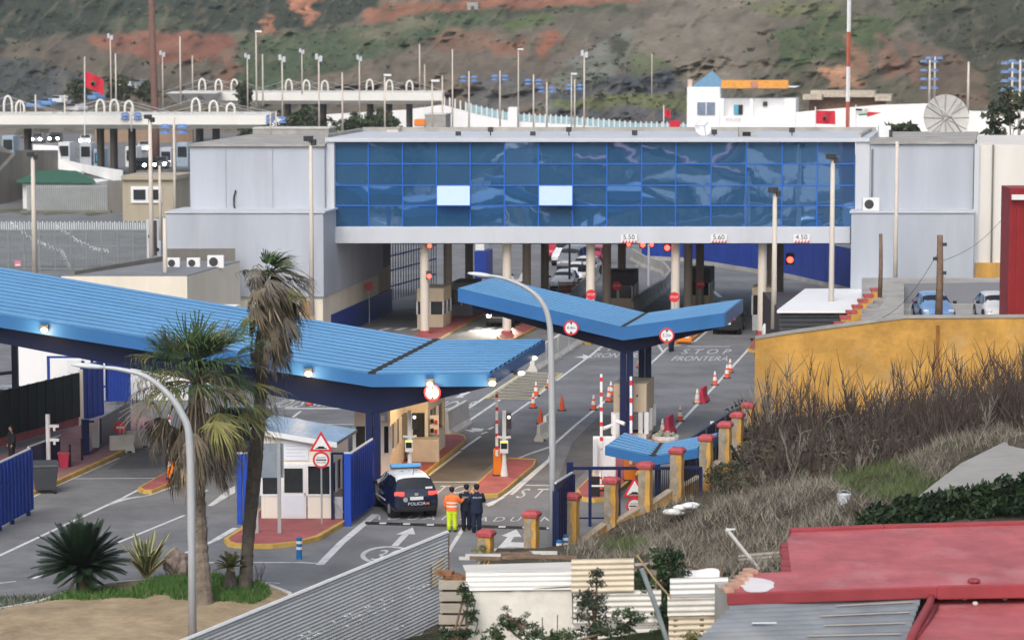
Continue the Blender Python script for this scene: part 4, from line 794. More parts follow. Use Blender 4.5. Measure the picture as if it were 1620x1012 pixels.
# ---------------------------------------------------------------- frontier canopies
cw = M('canopy_white', (.7, .69, .65), .7, var=.06, scale=.2, stain=.3, scol=(.4, .38, .33)); colm = M('column_dark', (.07, .065, .06), .7)
def customs_canopy(lab, x0, x1, yt, yb, d, depth, arches, cols, wallspec, cable=True):
    t = thing('customs_canopy', lab, 'canopy', D((x0+x1)/2, yb+45, d), 0, 'white customs canopies with hoops on the far side')
    b = MB(cw); a, c = D(x0, yt, d), D(x1, yt, d); zt = a.z; zb = D(x0, yb, d).z; h = zt-zb
    b.hexa([(a.x+.4, d+.8, zb), (c.x-h*1.3, d+.8, zb), (c.x-h*1.3, d+depth-1, zb), (a.x+.4, d+depth-1, zb), (a.x, d, zb+.32*h), (c.x, d, zb+.32*h), (c.x, d+depth, zb+.32*h), (a.x, d+depth, zb+.32*h)])
    b.hexa([(a.x, d, zb+.32*h), (c.x, d, zb+.32*h), (c.x, d+depth, zb+.32*h), (a.x, d+depth, zb+.32*h), (a.x, d+.1, zt), (c.x, d+.1, zt), (c.x, d+depth, zt), (a.x, d+depth, zt)]); obj('roof', b, t)
    for px, top in arches:
        q = D(px, yt, d+depth*.5); zz = D(px, top, d+depth*.5).z-zt; w = .5; b = MB(cw)
        b.tube([Vector((q.x-w, d+depth*.5, zt-.1))]+[Vector((q.x-w*math.cos(PI*k/12), d+depth*.5, zt+zz*.45+zz*.55*math.sin(PI*k/12))) for k in range(13)]+[Vector((q.x+w, d+depth*.5, zt-.1))], .15, 6); ho = obj('hoop', b, t, smooth=True)
        if cable:
            b = MB(steel)
            for s in (-1, 1): b.tube([(q.x+s*.3, d+depth*.5, zt+zz*.95), (q.x+s*6, d+depth*.5, zt)], .035, 4)
            obj('stay_cable', b, ho)
    for px in cols:
        for k in (.25, .7):
            q = D(px+k*8, 200, d+depth*k); b = MB(colm); b.cyl((q.x, d+depth*k, 0), .33, zb, 10); obj('column', b, t)
    return t
customs_canopy('nearer white customs canopy with hoops at the left edge', -200, 421, 183, 204, 345, 14, [(13, 152), (32, 160), (159, 158), (181, 158), (204, 160), (310, 156), (338, 160), (365, 164)], [-60, 40, 155, 176, 205, 312, 338], None)
customs_canopy('farther white customs canopy with hoops above the glass building', 276, 700, 147, 165, 440, 14, [(320, 125), (346, 126), (371, 126), (457, 126), (485, 127), (514, 128), (585, 126), (616, 127), (648, 128)], [452, 478, 508, 582, 612, 644], None)
tr = thing('folded_canopy_end', 'pleated white end of the farther customs canopy', 'canopy', D(300, 160, 436)); b = MB(cw)
for k in range(3): q = D(276+k*26, 148, 436-k*2); w = 1.35; b.add([q+Vector((-w, 0, 0)), q+Vector((w, 0, 0)), q+Vector((.2, 3, -1.7)), q+Vector((-w, 8, .1)), q+Vector((w, 8, .1))], [(0, 1, 2), (0, 2, 3), (1, 4, 2), (0, 1, 4, 3)])
obj('folds', b, tr)
# back wall, kiosks and vehicles below the nearer canopy
bw_ = thing('brown_wall', 'long brown wall behind the vehicles below the nearer customs canopy', 'wall', D(200, 260, 372)); b = MB(M('brown_wall', (.3, .21, .15), .9, var=.12)); fbz(b, 150, 305, 206, 0, 445, .5); obj('body', b, bw_)
bh = [(8, 262, 'left edge of the frame'), (62, 262, 'dark concrete wall'), (146, 270, 'white parapet'), (270, 262, 'grey wing roof')]
for i, (px, py, w2) in enumerate(((12, 215, 'pale passport kiosk at the left edge below the nearer canopy'), (101, 225, 'pale blue passport kiosk above the white parapet'), (135, 226, 'second pale blue passport kiosk, right of the flag mast'), (155, 236, 'narrow white kiosk with a blue poster below the nearer canopy'), (207, 232, 'grey kiosk between the twin cream poles'), (262, 234, 'grey kiosk left of the grey wing'), (288, 226, 'white kiosk with blue side beside the grey wing'))):
    t = thing('passport_kiosk', w2, 'kiosk', D(px, 280, 372), 0, 'passport kiosks below the nearer canopy'); m_ = (M('kiosk_blue', (.36, .44, .52), .6), whitep, greyl)[i % 3]; w = 9 if i != 3 else 7
    b = MB(m_); fbz(b, px-w, px+w, py, 0, 372, 2.2); obj('body', b, t, bevel=.05); b = MB(glass_d); fb(b, px-w+2, px+w-2, py+6, py+22, 371.9, .1); obj('window', b, t)
    if i == 3: b = MB(M('poster_blue', (.08, .35, .6), .4)); fb(b, px-3, px+3, py+8, py+20, 371.8, .1); obj('poster', b, t)
hl = ME('head_light', (1, .93, .82), 30)
def farcar(px, py, d, lab, col, lit=True, w=1.75, h=1.5, grp='vehicles with headlights below the far canopy'):
    p = W(px, py) if d is None else Vector((D(px, py, d).x, d, 0)); t = thing('parked_car', lab, 'car', p, 0, grp); b = MB(col)
    prof = [(0, .25), (0, .75), (.25, .9), (1.0, .98), (1.75, h), (3.4, h), (4.1, .95), (4.2, .3)]
    vs = []
    for y, z_ in prof:
        ww_ = w/2*(1 if z_ < 1.1 else .8)
        vs += [p+Vector((-ww_, y, z_)), p+Vector((ww_, y, z_))]
    n = len(prof); b.add(vs, [(2*i, 2*i+1, 2*i+3, 2*i+2) for i in range(n-1)]+[[2*i for i in range(n)], [2*i+1 for i in range(n)][::-1], (0, 2*n-2, 2*n-1, 1)]); obj('body', b, t, bevel=.06)
    b = MB(glass_d); b.quad(p+Vector((-w*.4, 1.1, 1.03)), p+Vector((w*.4, 1.1, 1.03)), p+Vector((w*.36, 1.68, h-.06)), p+Vector((-w*.36, 1.68, h-.06))); b.v = [v_+Vector((0, -.06, .05)) for v_ in b.v]; obj('windscreen', b, t, fix=False)
    for s in (-1, 1):
        b = MB(hl if lit else M('lamp_off', (.6, .6, .6), .2)); b.ball(p+Vector((s*w*.36, 0, .68)), (.17, .07, .11) if d is None or d < 300 else (.22, .1, .18)); obj('headlight', b, t)
        for y in (.8, 3.3): b = MB(black); b.tube([p+Vector((s*w*.36, y, .31)), p+Vector((s*w*.49, y, .31))], .31, 12); obj('wheel', b, t)
    return t
carw = M('car_white', (.68, .69, .7), .25, var=.03, coat=.5); card = M('car_dark', (.02, .022, .027), .2, var=.1, coat=.5); carg = M('car_grey', (.25, .26, .28), .25, .3, coat=.5); carb = M('car_blue', (.16, .3, .55), .25, var=.05, coat=.5)
for px, dd, lab, c in ((81, 218, 'dark car with lit headlights under the left end of the far canopy', card), (53, 219, 'grey car with lit headlights above the dark concrete wall', carg), (130, 221, 'white car with lit headlights right of the flag mast', carw), (217, 260, 'dark car with warm headlights left of the twin poles', card), (233, 259, 'dark car with headlights between the twin poles', card), (249, 258, 'grey car with headlights right of the twin poles', carg), (289, 252, 'black car with a lit lamp beside the grey wing', card), (223, 232, 'white van with headlights behind the twin poles', carw), (99, 241, 'grey car with one visible lamp beside the white parapet', carg)):
    farcar(px, 0, 18.72*F/(dd-HY), lab, c)
# ---------------------------------------------------------------- white house on the hillside
wh = thing('white_house', 'white two-storey police house with an orange sign board and blue pyramid roof', 'house', D(1173, 222, 430)); whm = M('house_white', (.88, .89, .9), .8, var=.03, scale=.3, stain=.15, scol=(.5, .5, .5))
b = MB(whm); fbz(b, 1087, 1139, 138, 0, 430, 9); fbz(b, 1139, 1259, 138.5, 8.9, 430.1, 9); fbz(b, 1139, 1259, 184, 0, 430, 9); fb(b, 1139, 1259, 155.9, 184.1, 432.5, 6); fb(b, 1139, 1145, 155.9, 184.1, 430.05, .6); fb(b, 1186, 1191, 155.9, 184.1, 430.05, .6); fb(b, 1241, 1259, 155.9, 184.1, 430.05, 2.6); obj('wall', b, wh)
b = MB(M('roof_slate_blue', (.14, .27, .4), .7, var=.1)); A = [D(1094, 138, 431), D(1152, 138, 431), D(1152, 138, 438), D(1094, 138, 438)]; q = D(1127, 112, 434); z_ = A[0].z-.02
for k in A: k.z = z_
b.add(A+[q], [(0, 1, 4), (1, 2, 4), (2, 3, 4), (3, 0, 4)]); obj('pyramid_roof', b, wh)
b = MB(M('sign_orange', (.75, .34, .07), .6)); fb(b, 1141, 1247, 127, 140, 429.6, .25); so = obj('sign_board', b, wh); b = MB(M('crest', (.5, .25, .2), .6)); b.disc(D(1193, 134, 429.4), .55, .06, 12); obj('crest', b, so)
b = MB(frame_b if 0 else M('win_grey', (.2, .25, .34), .2)); fb(b, 1103, 1131, 162, 181.5, 429.8, .15); wv = obj('window', b, wh); b = MB(whm); fb(b, 1116.5, 1117.7, 162, 181.5, 429.7, .1); obj('mullion', b, wv)
b = MB(M('shutter_blue', (.08, .34, .5), .5)); fb(b, 1161, 1168, 166, 181.5, 432.2, .1); obj('shutter', b, wh); b = MB(black); fb(b, 1168.3, 1175, 166, 181.5, 432.2, .1); obj('door_opening', b, wh); b = MB(dark); fb(b, 1207, 1214, 161, 168, 432.1, .3); obj('air_unit', b, wh); b = MB(M('stone_pale', (.55, .45, .38), .8)); fb(b, 1088, 1095, 126, 139, 431, 1); obj('chimney', b, wh)
b = MB(M('balustrade_shade', (.74, .75, .77), .8)); b2 = D(1160, 190, 429.9); text_mb(b.use(M('letter_grey', (.5, .5, .53), .7)), 'POLICE', .7, facing(b2)); obj('lettering', b, wh, fix=False)
# long white boundary wall with blue panels
lw = thing('boundary_wall', 'long white boundary wall with pale blue railing panels rising to the left', 'wall', D(880, 212, 470)); b = MB(white); P_ = [(430, 172), (640, 160), (700, 152), (760, 168), (810, 178), (900, 183), (1000, 192), (1090, 194)]; 
for (xa, ya), (xb, yb_) in zip(P_[:-1], P_[1:]): b.prism([D(xa, 232, 470), D(xb, 232, 470), D(xb, yb_+14, 470), D(xa, ya+14, 470)], (0, .4, 0))
obj('base_wall', b, lw); b = MB(whitep); c = MB(M('rail_blue', (.3, .47, .52), .6)); k = 0; x = 702
while x < 1085:
    y = np.interp(x, [q_[0] for q_ in P_], [q_[1] for q_ in P_]); b.prism([D(x, y+15, 469.9), D(x+2.2, y+15, 469.9), D(x+2.2, y, 469.9), D(x, y, 469.9)], (0, .5, 0))
    if x > 735: c.prism([D(x+2.2, y+14, 470.1), D(x+8.4, y+15, 470.1), D(x+8.4, y+3, 470.1), D(x+2.2, y+2, 470.1)], (0, .1, 0))
    x += 8.4
obj('posts', b, lw); obj('railing', c, lw); b = MB(white); fb(b, 804, 818, 170, 212, 468.5, 2); obj('gate_pier', b, lw)
rw_ = thing('right_boundary_wall', 'white stepped boundary wall on the right behind the flags', 'wall', D(1420, 215, 400)); b = MB(white); b.prism([D(1259, 245, 400), D(2300, 245, 400), D(2300, 180, 400), D(1540, 176, 400), D(1468, 164, 400), D(1395, 166, 400), D(1300, 174, 400), D(1259, 178, 400)], (0, .5, 0)); b.prism([D(1530, 250, 380), D(1720, 250, 380), D(1720, 182, 380), D(1530, 180, 380)], (0, .5, 0)); obj('body', b, rw_)
rn = thing('ruined_terrace', 'pale ruined stone terrace walls on the slope above the right boundary wall', 'ruin', D(1340, 160, 520)); b = MB(M('ruin_stone', (.5, .44, .36), .9, var=.25, stain=.5)); fb(b, 1282, 1384, 144, 154, 520, 6); fb(b, 1384, 1410, 150, 160, 518, 6); fb(b, 1270, 1300, 150, 158, 516, 5); obj('wall', b, rn); b = MB(M('ruin_brown', (.22, .13, .09), .9, var=.3)); fb(b, 1280, 1400, 154, 178, 522, 5); obj('lower_wall', b, rn)
sh = thing('ridge_hut', 'tiny grey stone hut on the ridge path above the central cliff', 'hut', D(747, 22, 840)); b = MB(conc); fb(b, 739, 756, 4, 24, 790, 4); obj('wall', b, sh); b = MB(dark); fb(b, 745, 750, 10, 24, 789.9, .2); obj('door', b, sh)
# masts and lamp poles of the far side
mm = thing('brown_mast', 'very tall brown tapering mast behind the left customs canopy', 'mast', D(245, 190, 380)); b = MB(M('rust_mast', (.16, .09, .075), .8, var=.2)); p, q = D(246, 200, 380), D(237, -60, 380); b.tube([(p.x, 380, 0), p, q], [.55, .5, .38], 10); obj('pole', b, mm, smooth=True)
rm = thing('radio_mast', 'slim red and white radio mast on the right', 'mast', D(1340, 205, 250)); p = D(1340, 205, 250); z0, zt = 6, D(1340, -60, 250).z
for k in range(6):
    za, zb = lerp(z0, zt, k/6), lerp(z0, zt, (k+1)/6); b = MB(whitep if k % 2 == 0 else M('mast_red', (.45, .12, .07), .6)); b.tube([(p.x, 250, za), (p.x, 250, zb)], .14, 6); b.tube([(p.x+.18, 250, za), (p.x+.18, 250, zb)], .04, 4); obj('mast_section', b, rm)
PL = [(176, 165, 57, 390, 'pair'), (184, 178, 85, 385, None), (258, 172, 84, 385, 'pair'), (286, 165, 58, 395, None), (305, 150, 88, 470, None), (392, 175, 88, 400, 'pair'), (406, 170, 50, 440, 'lamp'), (416, 168, 86, 430, None), (447, 190, 91, 395, 'pair'), (478, 150, 80, 430, 'pair'), (505, 210, 90, 385, 'pair'), (542, 212, 115, 370, None), (569, 190, 91, 400, 'pair'), (609, 210, 119, 380, 'lamp'), (664, 150, 70, 460, None), (672, 170, 102, 460, None), (684, 208, 128, 300, 'lamp'), (716, 213, 78, 300, None), (742, 205, 113, 390, 'discs'), (791, 200, 112, 420, 'discs'), (820, 203, 78, 410, 'lamp'), (844, 212, 118, 395, 'discs'), (865, 208, 130, 395, 'discs'), (904, 208, 117, 390, 'lamp'), (909, 205, 126, 395, 'discs'), (924, 213, 84, 330, 'pair'), (1031, 160, 85, 560, None), (700, 210, 120, 430, None), (33, 205, 158, 350, None), (57, 206, 150, 360, None), (103, 206, 150, 350, None), (208, 208, 170, 345, 'discs'), (428, 215, 180, 290, None), (437, 215, 176, 340, 'discs')]
PL.sort(key=lambda a: a[0])
nm = ['thick', 'slim', 'tall', 'short']
def ordl(k): return '%d%s' % (k, {1: 'st', 2: 'nd', 3: 'rd'}.get(k % 10 if k not in (11, 12, 13) else 0, 'th'))
for k, (px, yb, yt, d, hd) in enumerate(PL):
    ht = {'pair': 'with twin lamp heads', 'lamp': 'with one lamp head', 'discs': 'with blue discs', None: 'with a bare tip'}[hd]
    p = D(px, yb, d); lab = '%s from the left of the pale poles before the hills, %s' % (ordl(k+1), ht)
    pole(px, yb, yt, d, (.13 if d > 350 else .11)*(.8 if k % 3 == 0 else 1), lab, hd, grp='pale lamp poles of the far side')
for px, yb, yt, d, lab in ((1470, 170, 95, 330, 'pole carrying stacked blue lamp discs left of the large dish'), (1478, 170, 90, 332, 'pole with one blue disc on top beside the stacked discs'), (1531, 180, 98, 300, 'grey lattice-like pole right of the large dish'), (1600, 200, 98, 280, 'pole with stacked blue discs at the right edge, left one'), (1612, 222, 95, 270, 'pole with stacked blue discs at the right edge, right one')):
    t = pole(px, yb, yt, d, .15, lab, None, grp='blue disc poles on the right'); dm = M('disc_blue2', (.14, .22, .4), .5)
    for k in range(4):
        if px in (1531,) or (px == 1478 and k): continue
        q = D(px, yt+4+k*14, d); b = MB(dm)
        for s in (-1, 1): b.cyl(q+Vector((s*.62, 0, 0)), .5, .28, 10, .34)
        obj('lamp_shade', b, t)
def flag(px, py, d, w, h, yb, lab, mat, droop=.2, extra=None, grp=None):
    p = D(px, py, d); t = thing('flag', lab, 'flag', D(px, yb, d), 0, grp); b = MB(whitep); b.tube([D(px, yb, d), p+Vector((0, 0, .4))], .07, 6); obj('flagpole', b, t)
    b = MB(mat); n = 10; b.grid(lambda i, j: p+Vector((w*i/n, .25*math.sin(i*.9+j*.3)*i/n, -h*j/5-droop*w*(i/n)**1.3)), n, 5); o = obj('cloth', b, t, fix=False, smooth=True)
    if extra:
        b = MB(extra); c = p+Vector((w*.48, -.3, -h*.5-droop*w*.4)); b.add([c+Vector((.2*h*math.cos(PI/2+k*4*PI/5), 0, .2*h*math.sin(PI/2+k*4*PI/5))) for k in range(5)], [(0, 1, 2, 3, 4)]); obj('emblem', b, o, fix=False)
    return t
redf = M('flag_red', (.55, .025, .05), .8, var=.15); grs = M('flag_green', (.05, .25, .1), .7)
flag(134, 113, 340, 2.2, 1.9, 215, 'red flag on a tall mast at the left before the brown hillside', redf, .45, grs); p = D(134, 113, 340); b = MB(pole_m); b.tube([p, D(134, 90, 340)], .1, 6); tag(obj('mast_top', b), 'bare top of the flag mast above the red flag', 'mast')
flag(1290, 175, 300, 2.1, 1.4, 206, 'large red flag with a green emblem right of the white house', redf, .03, grs); flag(1050, 172, 330, .8, .9, 206, 'small red flag left of the white house', redf, .3)
flag(1354, 172, 300, 1.6, .7, 206, 'drooping black, white, green and red flag before the right boundary wall', M('flag_white', (.7, .7, .68), .8), .02); 
b = MB(redf); p = D(1372, 177, 299.6); b.add([p, p+Vector((1.5, 0, -.1)), p+Vector((0, 0, -.55))], [(0, 1, 2)]); 
pf_ = [o for o in bpy.data.objects if o.get('label', '').startswith('drooping')][0]; obj('red_triangle', b, pf_, fix=False); b = MB(black); p = D(1354, 172, 299.6); b.add([p, p+Vector((.7, 0, -.05)), p+Vector((.6, 0, -.25)), p+Vector((0, 0, -.2))], [(0, 1, 2, 3)]); obj('black_stripe', b, pf_, fix=False); b = MB(grs); b.add([p+Vector((.3, 0, -.55)), p+Vector((1.2, 0, -.5)), p+Vector((1.2, 0, -.7)), p+Vector((.3, 0, -.75))], [(0, 1, 2, 3)]); obj('green_stripe', b, pf_, fix=False)
t = thing('red_banner', 'small red banner board left of the white house', 'banner', D(1066, 205, 320)); b = MB(redf); fb(b, 1059, 1076, 190.5, 203, 320, .1); obj('board', b, t); b = MB(steel); b.tube([D(1060, 212, 320), D(1060, 200, 320)], .06, 5); b.tube([D(1075, 212, 320), D(1075, 200, 320)], .06, 5); obj('leg', b, t)
t = thing('orange_kiosk', 'small orange topped white kiosk behind the roof of the glass building', 'kiosk', D(663, 212, 330)); b = MB(whitep); fb(b, 656, 671, 198, 215, 330, 2); obj('body', b, t); b = MB(orange); fb(b, 655, 672, 189.5, 198, 329.8, 2.4); obj('canopy', b, t)
t = thing('roof_block', 'cream block on the roof behind the glass front, below the palms', 'roof box', D(622, 216, BD+9)); b = MB(cream); fb(b, 612, 630, 204, 219, BD+9, 1.4); obj('body', b, t); b = MB(conc); fb(b, 611, 631, 202.6, 204, BD+8.9, 1.7); obj('lid', b, t)
for i, (px0, px1, yt, d, m_, lab) in enumerate(((672, 705, 182, 330, conc, 'grey round tank behind the orange topped kiosk'), (400, 520, 204, 300, conc, 'grey concrete block wall above the left wing roof'))):
    t = thing('rooftop_wall' if i else 'storage_tank', lab, 'wall' if i else 'tank', D(px0, 220, d)); b = MB(m_); fbz(b, px0, px1, yt, 0 if i else 2, d, 3); obj('body', b, t); b = MB(conc_w); fb(b, px0-1, px1+1, yt-2, yt, d-.1, 3.2); obj('coping', b, t)
# hillside parked cars far left
for i, (px, py, lab) in enumerate(((78, 164, 'blue and white cluster car parked highest on the left slope'), (95, 160, 'blue car parked on the left slope beside the flag'), (110, 163, 'pale car on the left slope nearest the flag mast'), (148, 155, 'white car on the left slope right of the flag'), (205, 138, 'silver car below the brown mast on the slope'), (222, 134, 'pale blue car right of the silver car on the slope'), (60, 168, 'grey car low on the left slope'), (120, 172, 'white car just above the near canopy roof'))):
    d = 505; p = D(px, py+4, 482); t = thing('parked_car', lab, 'car', p, 0, 'cars parked on the far slope'); c = (carb, carw, carg)[i % 3]; b = MB(c); b.cbox(p+Vector((0, 0, .55)), (1.8*1.4, 3.5, .7), .9); b.cbox(p+Vector((0, .2, 1.1)), (1.5*1.3, 2, .5), .9); obj('body', b, t, bevel=.15); b = MB(glass_d); b.cbox(p+Vector((0, .2, 1.12)), (1.55*1.3, 1.7, .36), .9); obj('windows', b, t)
# ================================================================== CANOPIES, BOOTHS, KIOSK, GATES
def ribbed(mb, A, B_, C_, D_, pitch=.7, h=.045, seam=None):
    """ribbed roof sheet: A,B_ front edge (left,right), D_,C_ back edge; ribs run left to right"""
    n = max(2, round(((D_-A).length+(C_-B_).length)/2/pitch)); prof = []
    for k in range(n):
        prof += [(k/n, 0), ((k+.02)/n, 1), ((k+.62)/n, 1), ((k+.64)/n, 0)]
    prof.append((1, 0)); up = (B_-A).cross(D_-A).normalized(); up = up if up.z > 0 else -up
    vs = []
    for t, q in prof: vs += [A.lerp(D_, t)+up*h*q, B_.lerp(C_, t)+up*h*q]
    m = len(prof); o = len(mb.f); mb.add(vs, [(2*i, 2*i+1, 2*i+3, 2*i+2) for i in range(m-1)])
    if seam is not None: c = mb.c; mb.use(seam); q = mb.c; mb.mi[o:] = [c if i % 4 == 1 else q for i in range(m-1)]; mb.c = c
    return mb
def slabunder(mb, pts, t):   # thick slab whose top is the given quad
    p = [Vector(q)-Vector((0, 0, t)) for q in pts]; mb.hexa(p+[Vector(q)-Vector((0, 0, .012)) for q in pts]); return mb
lampm = ME('canopy_lamp', (1, .62, .24), 1.8)
def canopy(lab, grp, L0, V0, R0, L1, V1, R1, d0, d1, fh, cols, beam, pitch, RX=None):
    """V-shaped roof: L/V/R = left end, valley, right end; 0 front, 1 back (picture points)"""
    l0, v0, r0 = D(*L0, d0), D(*V0, d0), D(*R0, d0); l1, v1, r1 = D(*L1, d1), D(*V1, d1), D(*R1, d1)
    t = thing('blue_canopy', lab, 'canopy', (v0.x, d0, 0), 0, grp)
    g = (v1-v0).normalized()*0
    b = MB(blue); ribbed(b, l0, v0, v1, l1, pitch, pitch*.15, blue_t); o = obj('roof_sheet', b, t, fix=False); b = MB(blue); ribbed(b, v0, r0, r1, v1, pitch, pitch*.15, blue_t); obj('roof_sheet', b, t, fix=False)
    b = MB(M('gutter_dark', (.03, .028, .026), .9)); w = Vector((.12, 0, .06)); b.hexa([v0+Vector((-.16, 0, -.08)), v0+Vector((.16, 0, -.08)), v1+Vector((.16, 0, -.08)), v1+Vector((-.16, 0, -.08)), v0+Vector((-.16, 0, pitch*.15+.02)), v0+Vector((.16, 0, pitch*.15+.02)), v1+Vector((.16, 0, pitch*.15+.02)), v1+Vector((-.16, 0, pitch*.15+.02))]); obj('valley_gutter', b, t)
    b = MB(blue_f)
    for p, q in ((l0, v0), (v0, r0), (r0, r1), (r1, v1), (v1, l1), (l1, l0)):
        dd = (q-p); dd.z = 0; dd.normalize(); nn = Vector((dd.y, -dd.x, 0))*.05; e = Vector((0, 0, .06)); f = Vector((0, 0, fh))
        b.hexa([p+nn-f, q+nn-f, q-f, p-f, p+nn+e, q+nn+e, q+e, p+e])
    obj('fascia', b, t)
    b = MB(navy_d); ins = Vector((0, .06, 0))
    f = Vector((0, 0, fh*.8)); s_ = Vector((0, 0, fh*.45))
    b.add([l0+ins-f, v0+ins-f, v1-ins-f, l1-ins-f, r0+ins-f, r1-ins-f], [(0, 1, 2, 3), (1, 4, 5, 2)]); obj('soffit', b, t, fix=False)
    for (cx, cd, cb, rad) in cols:      # columns with tapering cantilever beams
        p = D(cx, 600, cd); tt = (cd-d0)/(d1-d0); va = v0.lerp(v1, tt); la = l0.lerp(l1, tt); ra = r0.lerp(r1, tt); va = Vector((p.x, cd, va.z))
        b = MB(navy)
        for s in (-1, 1): b.box(p.x+s*rad*.52-rad*.46, p.x+s*rad*.52+rad*.46, cd-rad, cd+rad, 0, va.z-fh-beam*.9)
        b.cyl((p.x, cd, 0), rad*2.0, .05, 12); obj('column', b, t)
        b = MB(navy)
        for e, k, en in ((la, .97, beam*.62), (ra, .97, .22)):
            e = va.lerp(e, k); y = Vector((0, .16, 0)); b.hexa([va-y-Vector((0, 0, fh+beam)), e-y-Vector((0, 0, fh*.8+en)), e+y-Vector((0, 0, fh*.8+en)), va+y-Vector((0, 0, fh+beam)), va-y-Vector((0, 0, fh*.8+.01)), e-y-Vector((0, 0, fh*.8+.01)), e+y-Vector((0, 0, fh*.8+.01)), va+y-Vector((0, 0, fh*.8+.01))])
        obj('beam', b, t)
    return t, (l0, v0, r0, l1, v1, r1)
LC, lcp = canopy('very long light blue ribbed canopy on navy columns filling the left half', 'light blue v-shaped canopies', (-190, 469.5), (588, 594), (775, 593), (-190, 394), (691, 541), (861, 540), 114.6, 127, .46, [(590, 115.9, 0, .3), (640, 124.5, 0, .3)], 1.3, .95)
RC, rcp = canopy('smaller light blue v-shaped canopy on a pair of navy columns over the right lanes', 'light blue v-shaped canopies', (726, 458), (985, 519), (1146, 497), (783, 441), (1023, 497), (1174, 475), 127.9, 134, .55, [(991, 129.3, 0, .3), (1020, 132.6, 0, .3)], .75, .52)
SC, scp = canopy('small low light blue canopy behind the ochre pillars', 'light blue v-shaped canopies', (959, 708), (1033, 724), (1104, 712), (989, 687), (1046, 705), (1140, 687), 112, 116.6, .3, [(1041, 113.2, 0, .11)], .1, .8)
# extra front lattice columns of the long canopy at the far left
cl = thing('canopy_post', 'thick navy steel post at the left edge below the long canopy', 'post', W(24, 672)); b = MB(navy_d); p = D(24, 600, 131); b.box(p.x-.14, p.x+.14, 130.9, 131.2, 0, 5.6); p2 = D(-30, 594, 131); b.tube([p2, D(24, 588, 131)], .09, 6); obj('post', b, cl)
def clamp_(px, py, d, lab, r=.15):
    p = D(px, py, d); t = thing('canopy_lamp', lab, 'lamp', p, 0, 'lit lamps under the blue canopy edge'); b = MB(lampm); b.ball(p, (r, r*.7, r*.8), 12, 8); obj('lens', b, t, smooth=True)
    b = MB(dark); b.cbox(p+Vector((0, .12, .14)), (r*2, .2, .12)); obj('housing', b, t)
    li = bpy.data.lights.new('canopy_lamp_light', 'POINT'); li.energy = 60; li.color = (1, .68, .36); li.shadow_soft_size = .15; lo = bpy.data.objects.new('canopy_lamp_light', li); COL.objects.link(lo); lo.location = p+Vector((0, -.3, -.1))-Vector(t.location); lo.parent = t
clamp_(70, 522, 114.3, 'leftmost lit lamp under the long blue canopy edge'); clamp_(488, 591, 114.3, 'lit lamp under the canopy edge above the small kiosk roof'); clamp_(680, 607, 114.2, 'large lit lamp under the canopy edge in front of the booth, by the height disc', .13); clamp_(779, 606, 114.2, 'lit lamp at the right corner of the long canopy above the raised barrier')
p = D(720, 625, 119.5); li = bpy.data.lights.new('booth_light', 'POINT'); li.energy = 420; li.color = (1, .66, .32); li.shadow_soft_size = .3; lo = bpy.data.objects.new('booth_light', li); COL.objects.link(lo); lo.location = p; lo.location.z = 4.0; lo.parent = LC; lo.matrix_parent_inverse = Matrix.Translation(-Vector(LC.location))
for px, py, lab in ((821, 590, 'small white lamp under the right end of the long canopy'), (841, 566, 'second small white lamp under the far right corner of the long canopy')):
    p = D(px, py, 119 if px < 830 else 124); t = thing('spot_lamp', lab, 'lamp', p, .5, 'small lamps on the canopy end'); t.rotation_euler.z = 0; ROOT[t.name] = Matrix.Translation(-p); b = MB(dark); b.cbox(p+Vector((-.06, .1, .02)), (.5, .25, .16), .5); obj('housing', b, t); b = MB(ME('soft_white', (1, .9, .75), 1.5)); b.ball(p+Vector((.1, -.02, 0)), (.16, .1, .1)); obj('lens', b, t)
# height limit discs hanging below canopy edges
def height_sign(px, py, d, s, lab):
    p = D(px, py, d); t = thing('height_sign', lab, 'road sign', p, 0, 'height limit discs on the canopies'); r = .34; b = MB(whitep); b.disc(p, r, .03, 28); obj('plate', b, t); b = MB(red); n = 28
    b.add([p+Vector((rr*math.cos(2*PI*j/n), -.006, rr*math.sin(2*PI*j/n))) for rr in (r, r*.78) for j in range(n)], [(j, (j+1) % n, n+(j+1) % n, n+j) for j in range(n)]); obj('red_ring', b, t, fix=False)
    b = MB(black); text_mb(b, s, .2, facing(p+Vector((0, -.01, 0)))); 
    for k in (-1, 1): b.add([p+Vector((-.07, -.01, k*.25)), p+Vector((.07, -.01, k*.25)), p+Vector((0, -.01, k*.14))], [(0, 1, 2)])
    obj('lettering', b, t, fix=False)
height_sign(684, 621, 114.3, '4.4m', 'height limit disc below the canopy lamp in front of the booth'); height_sign(903.5, 518.5, 127.7, '4.4m', 'height limit disc under the left arm of the right canopy'); height_sign(1055, 530.5, 127.7, '5.2m', 'height limit disc under the right arm of the right canopy')
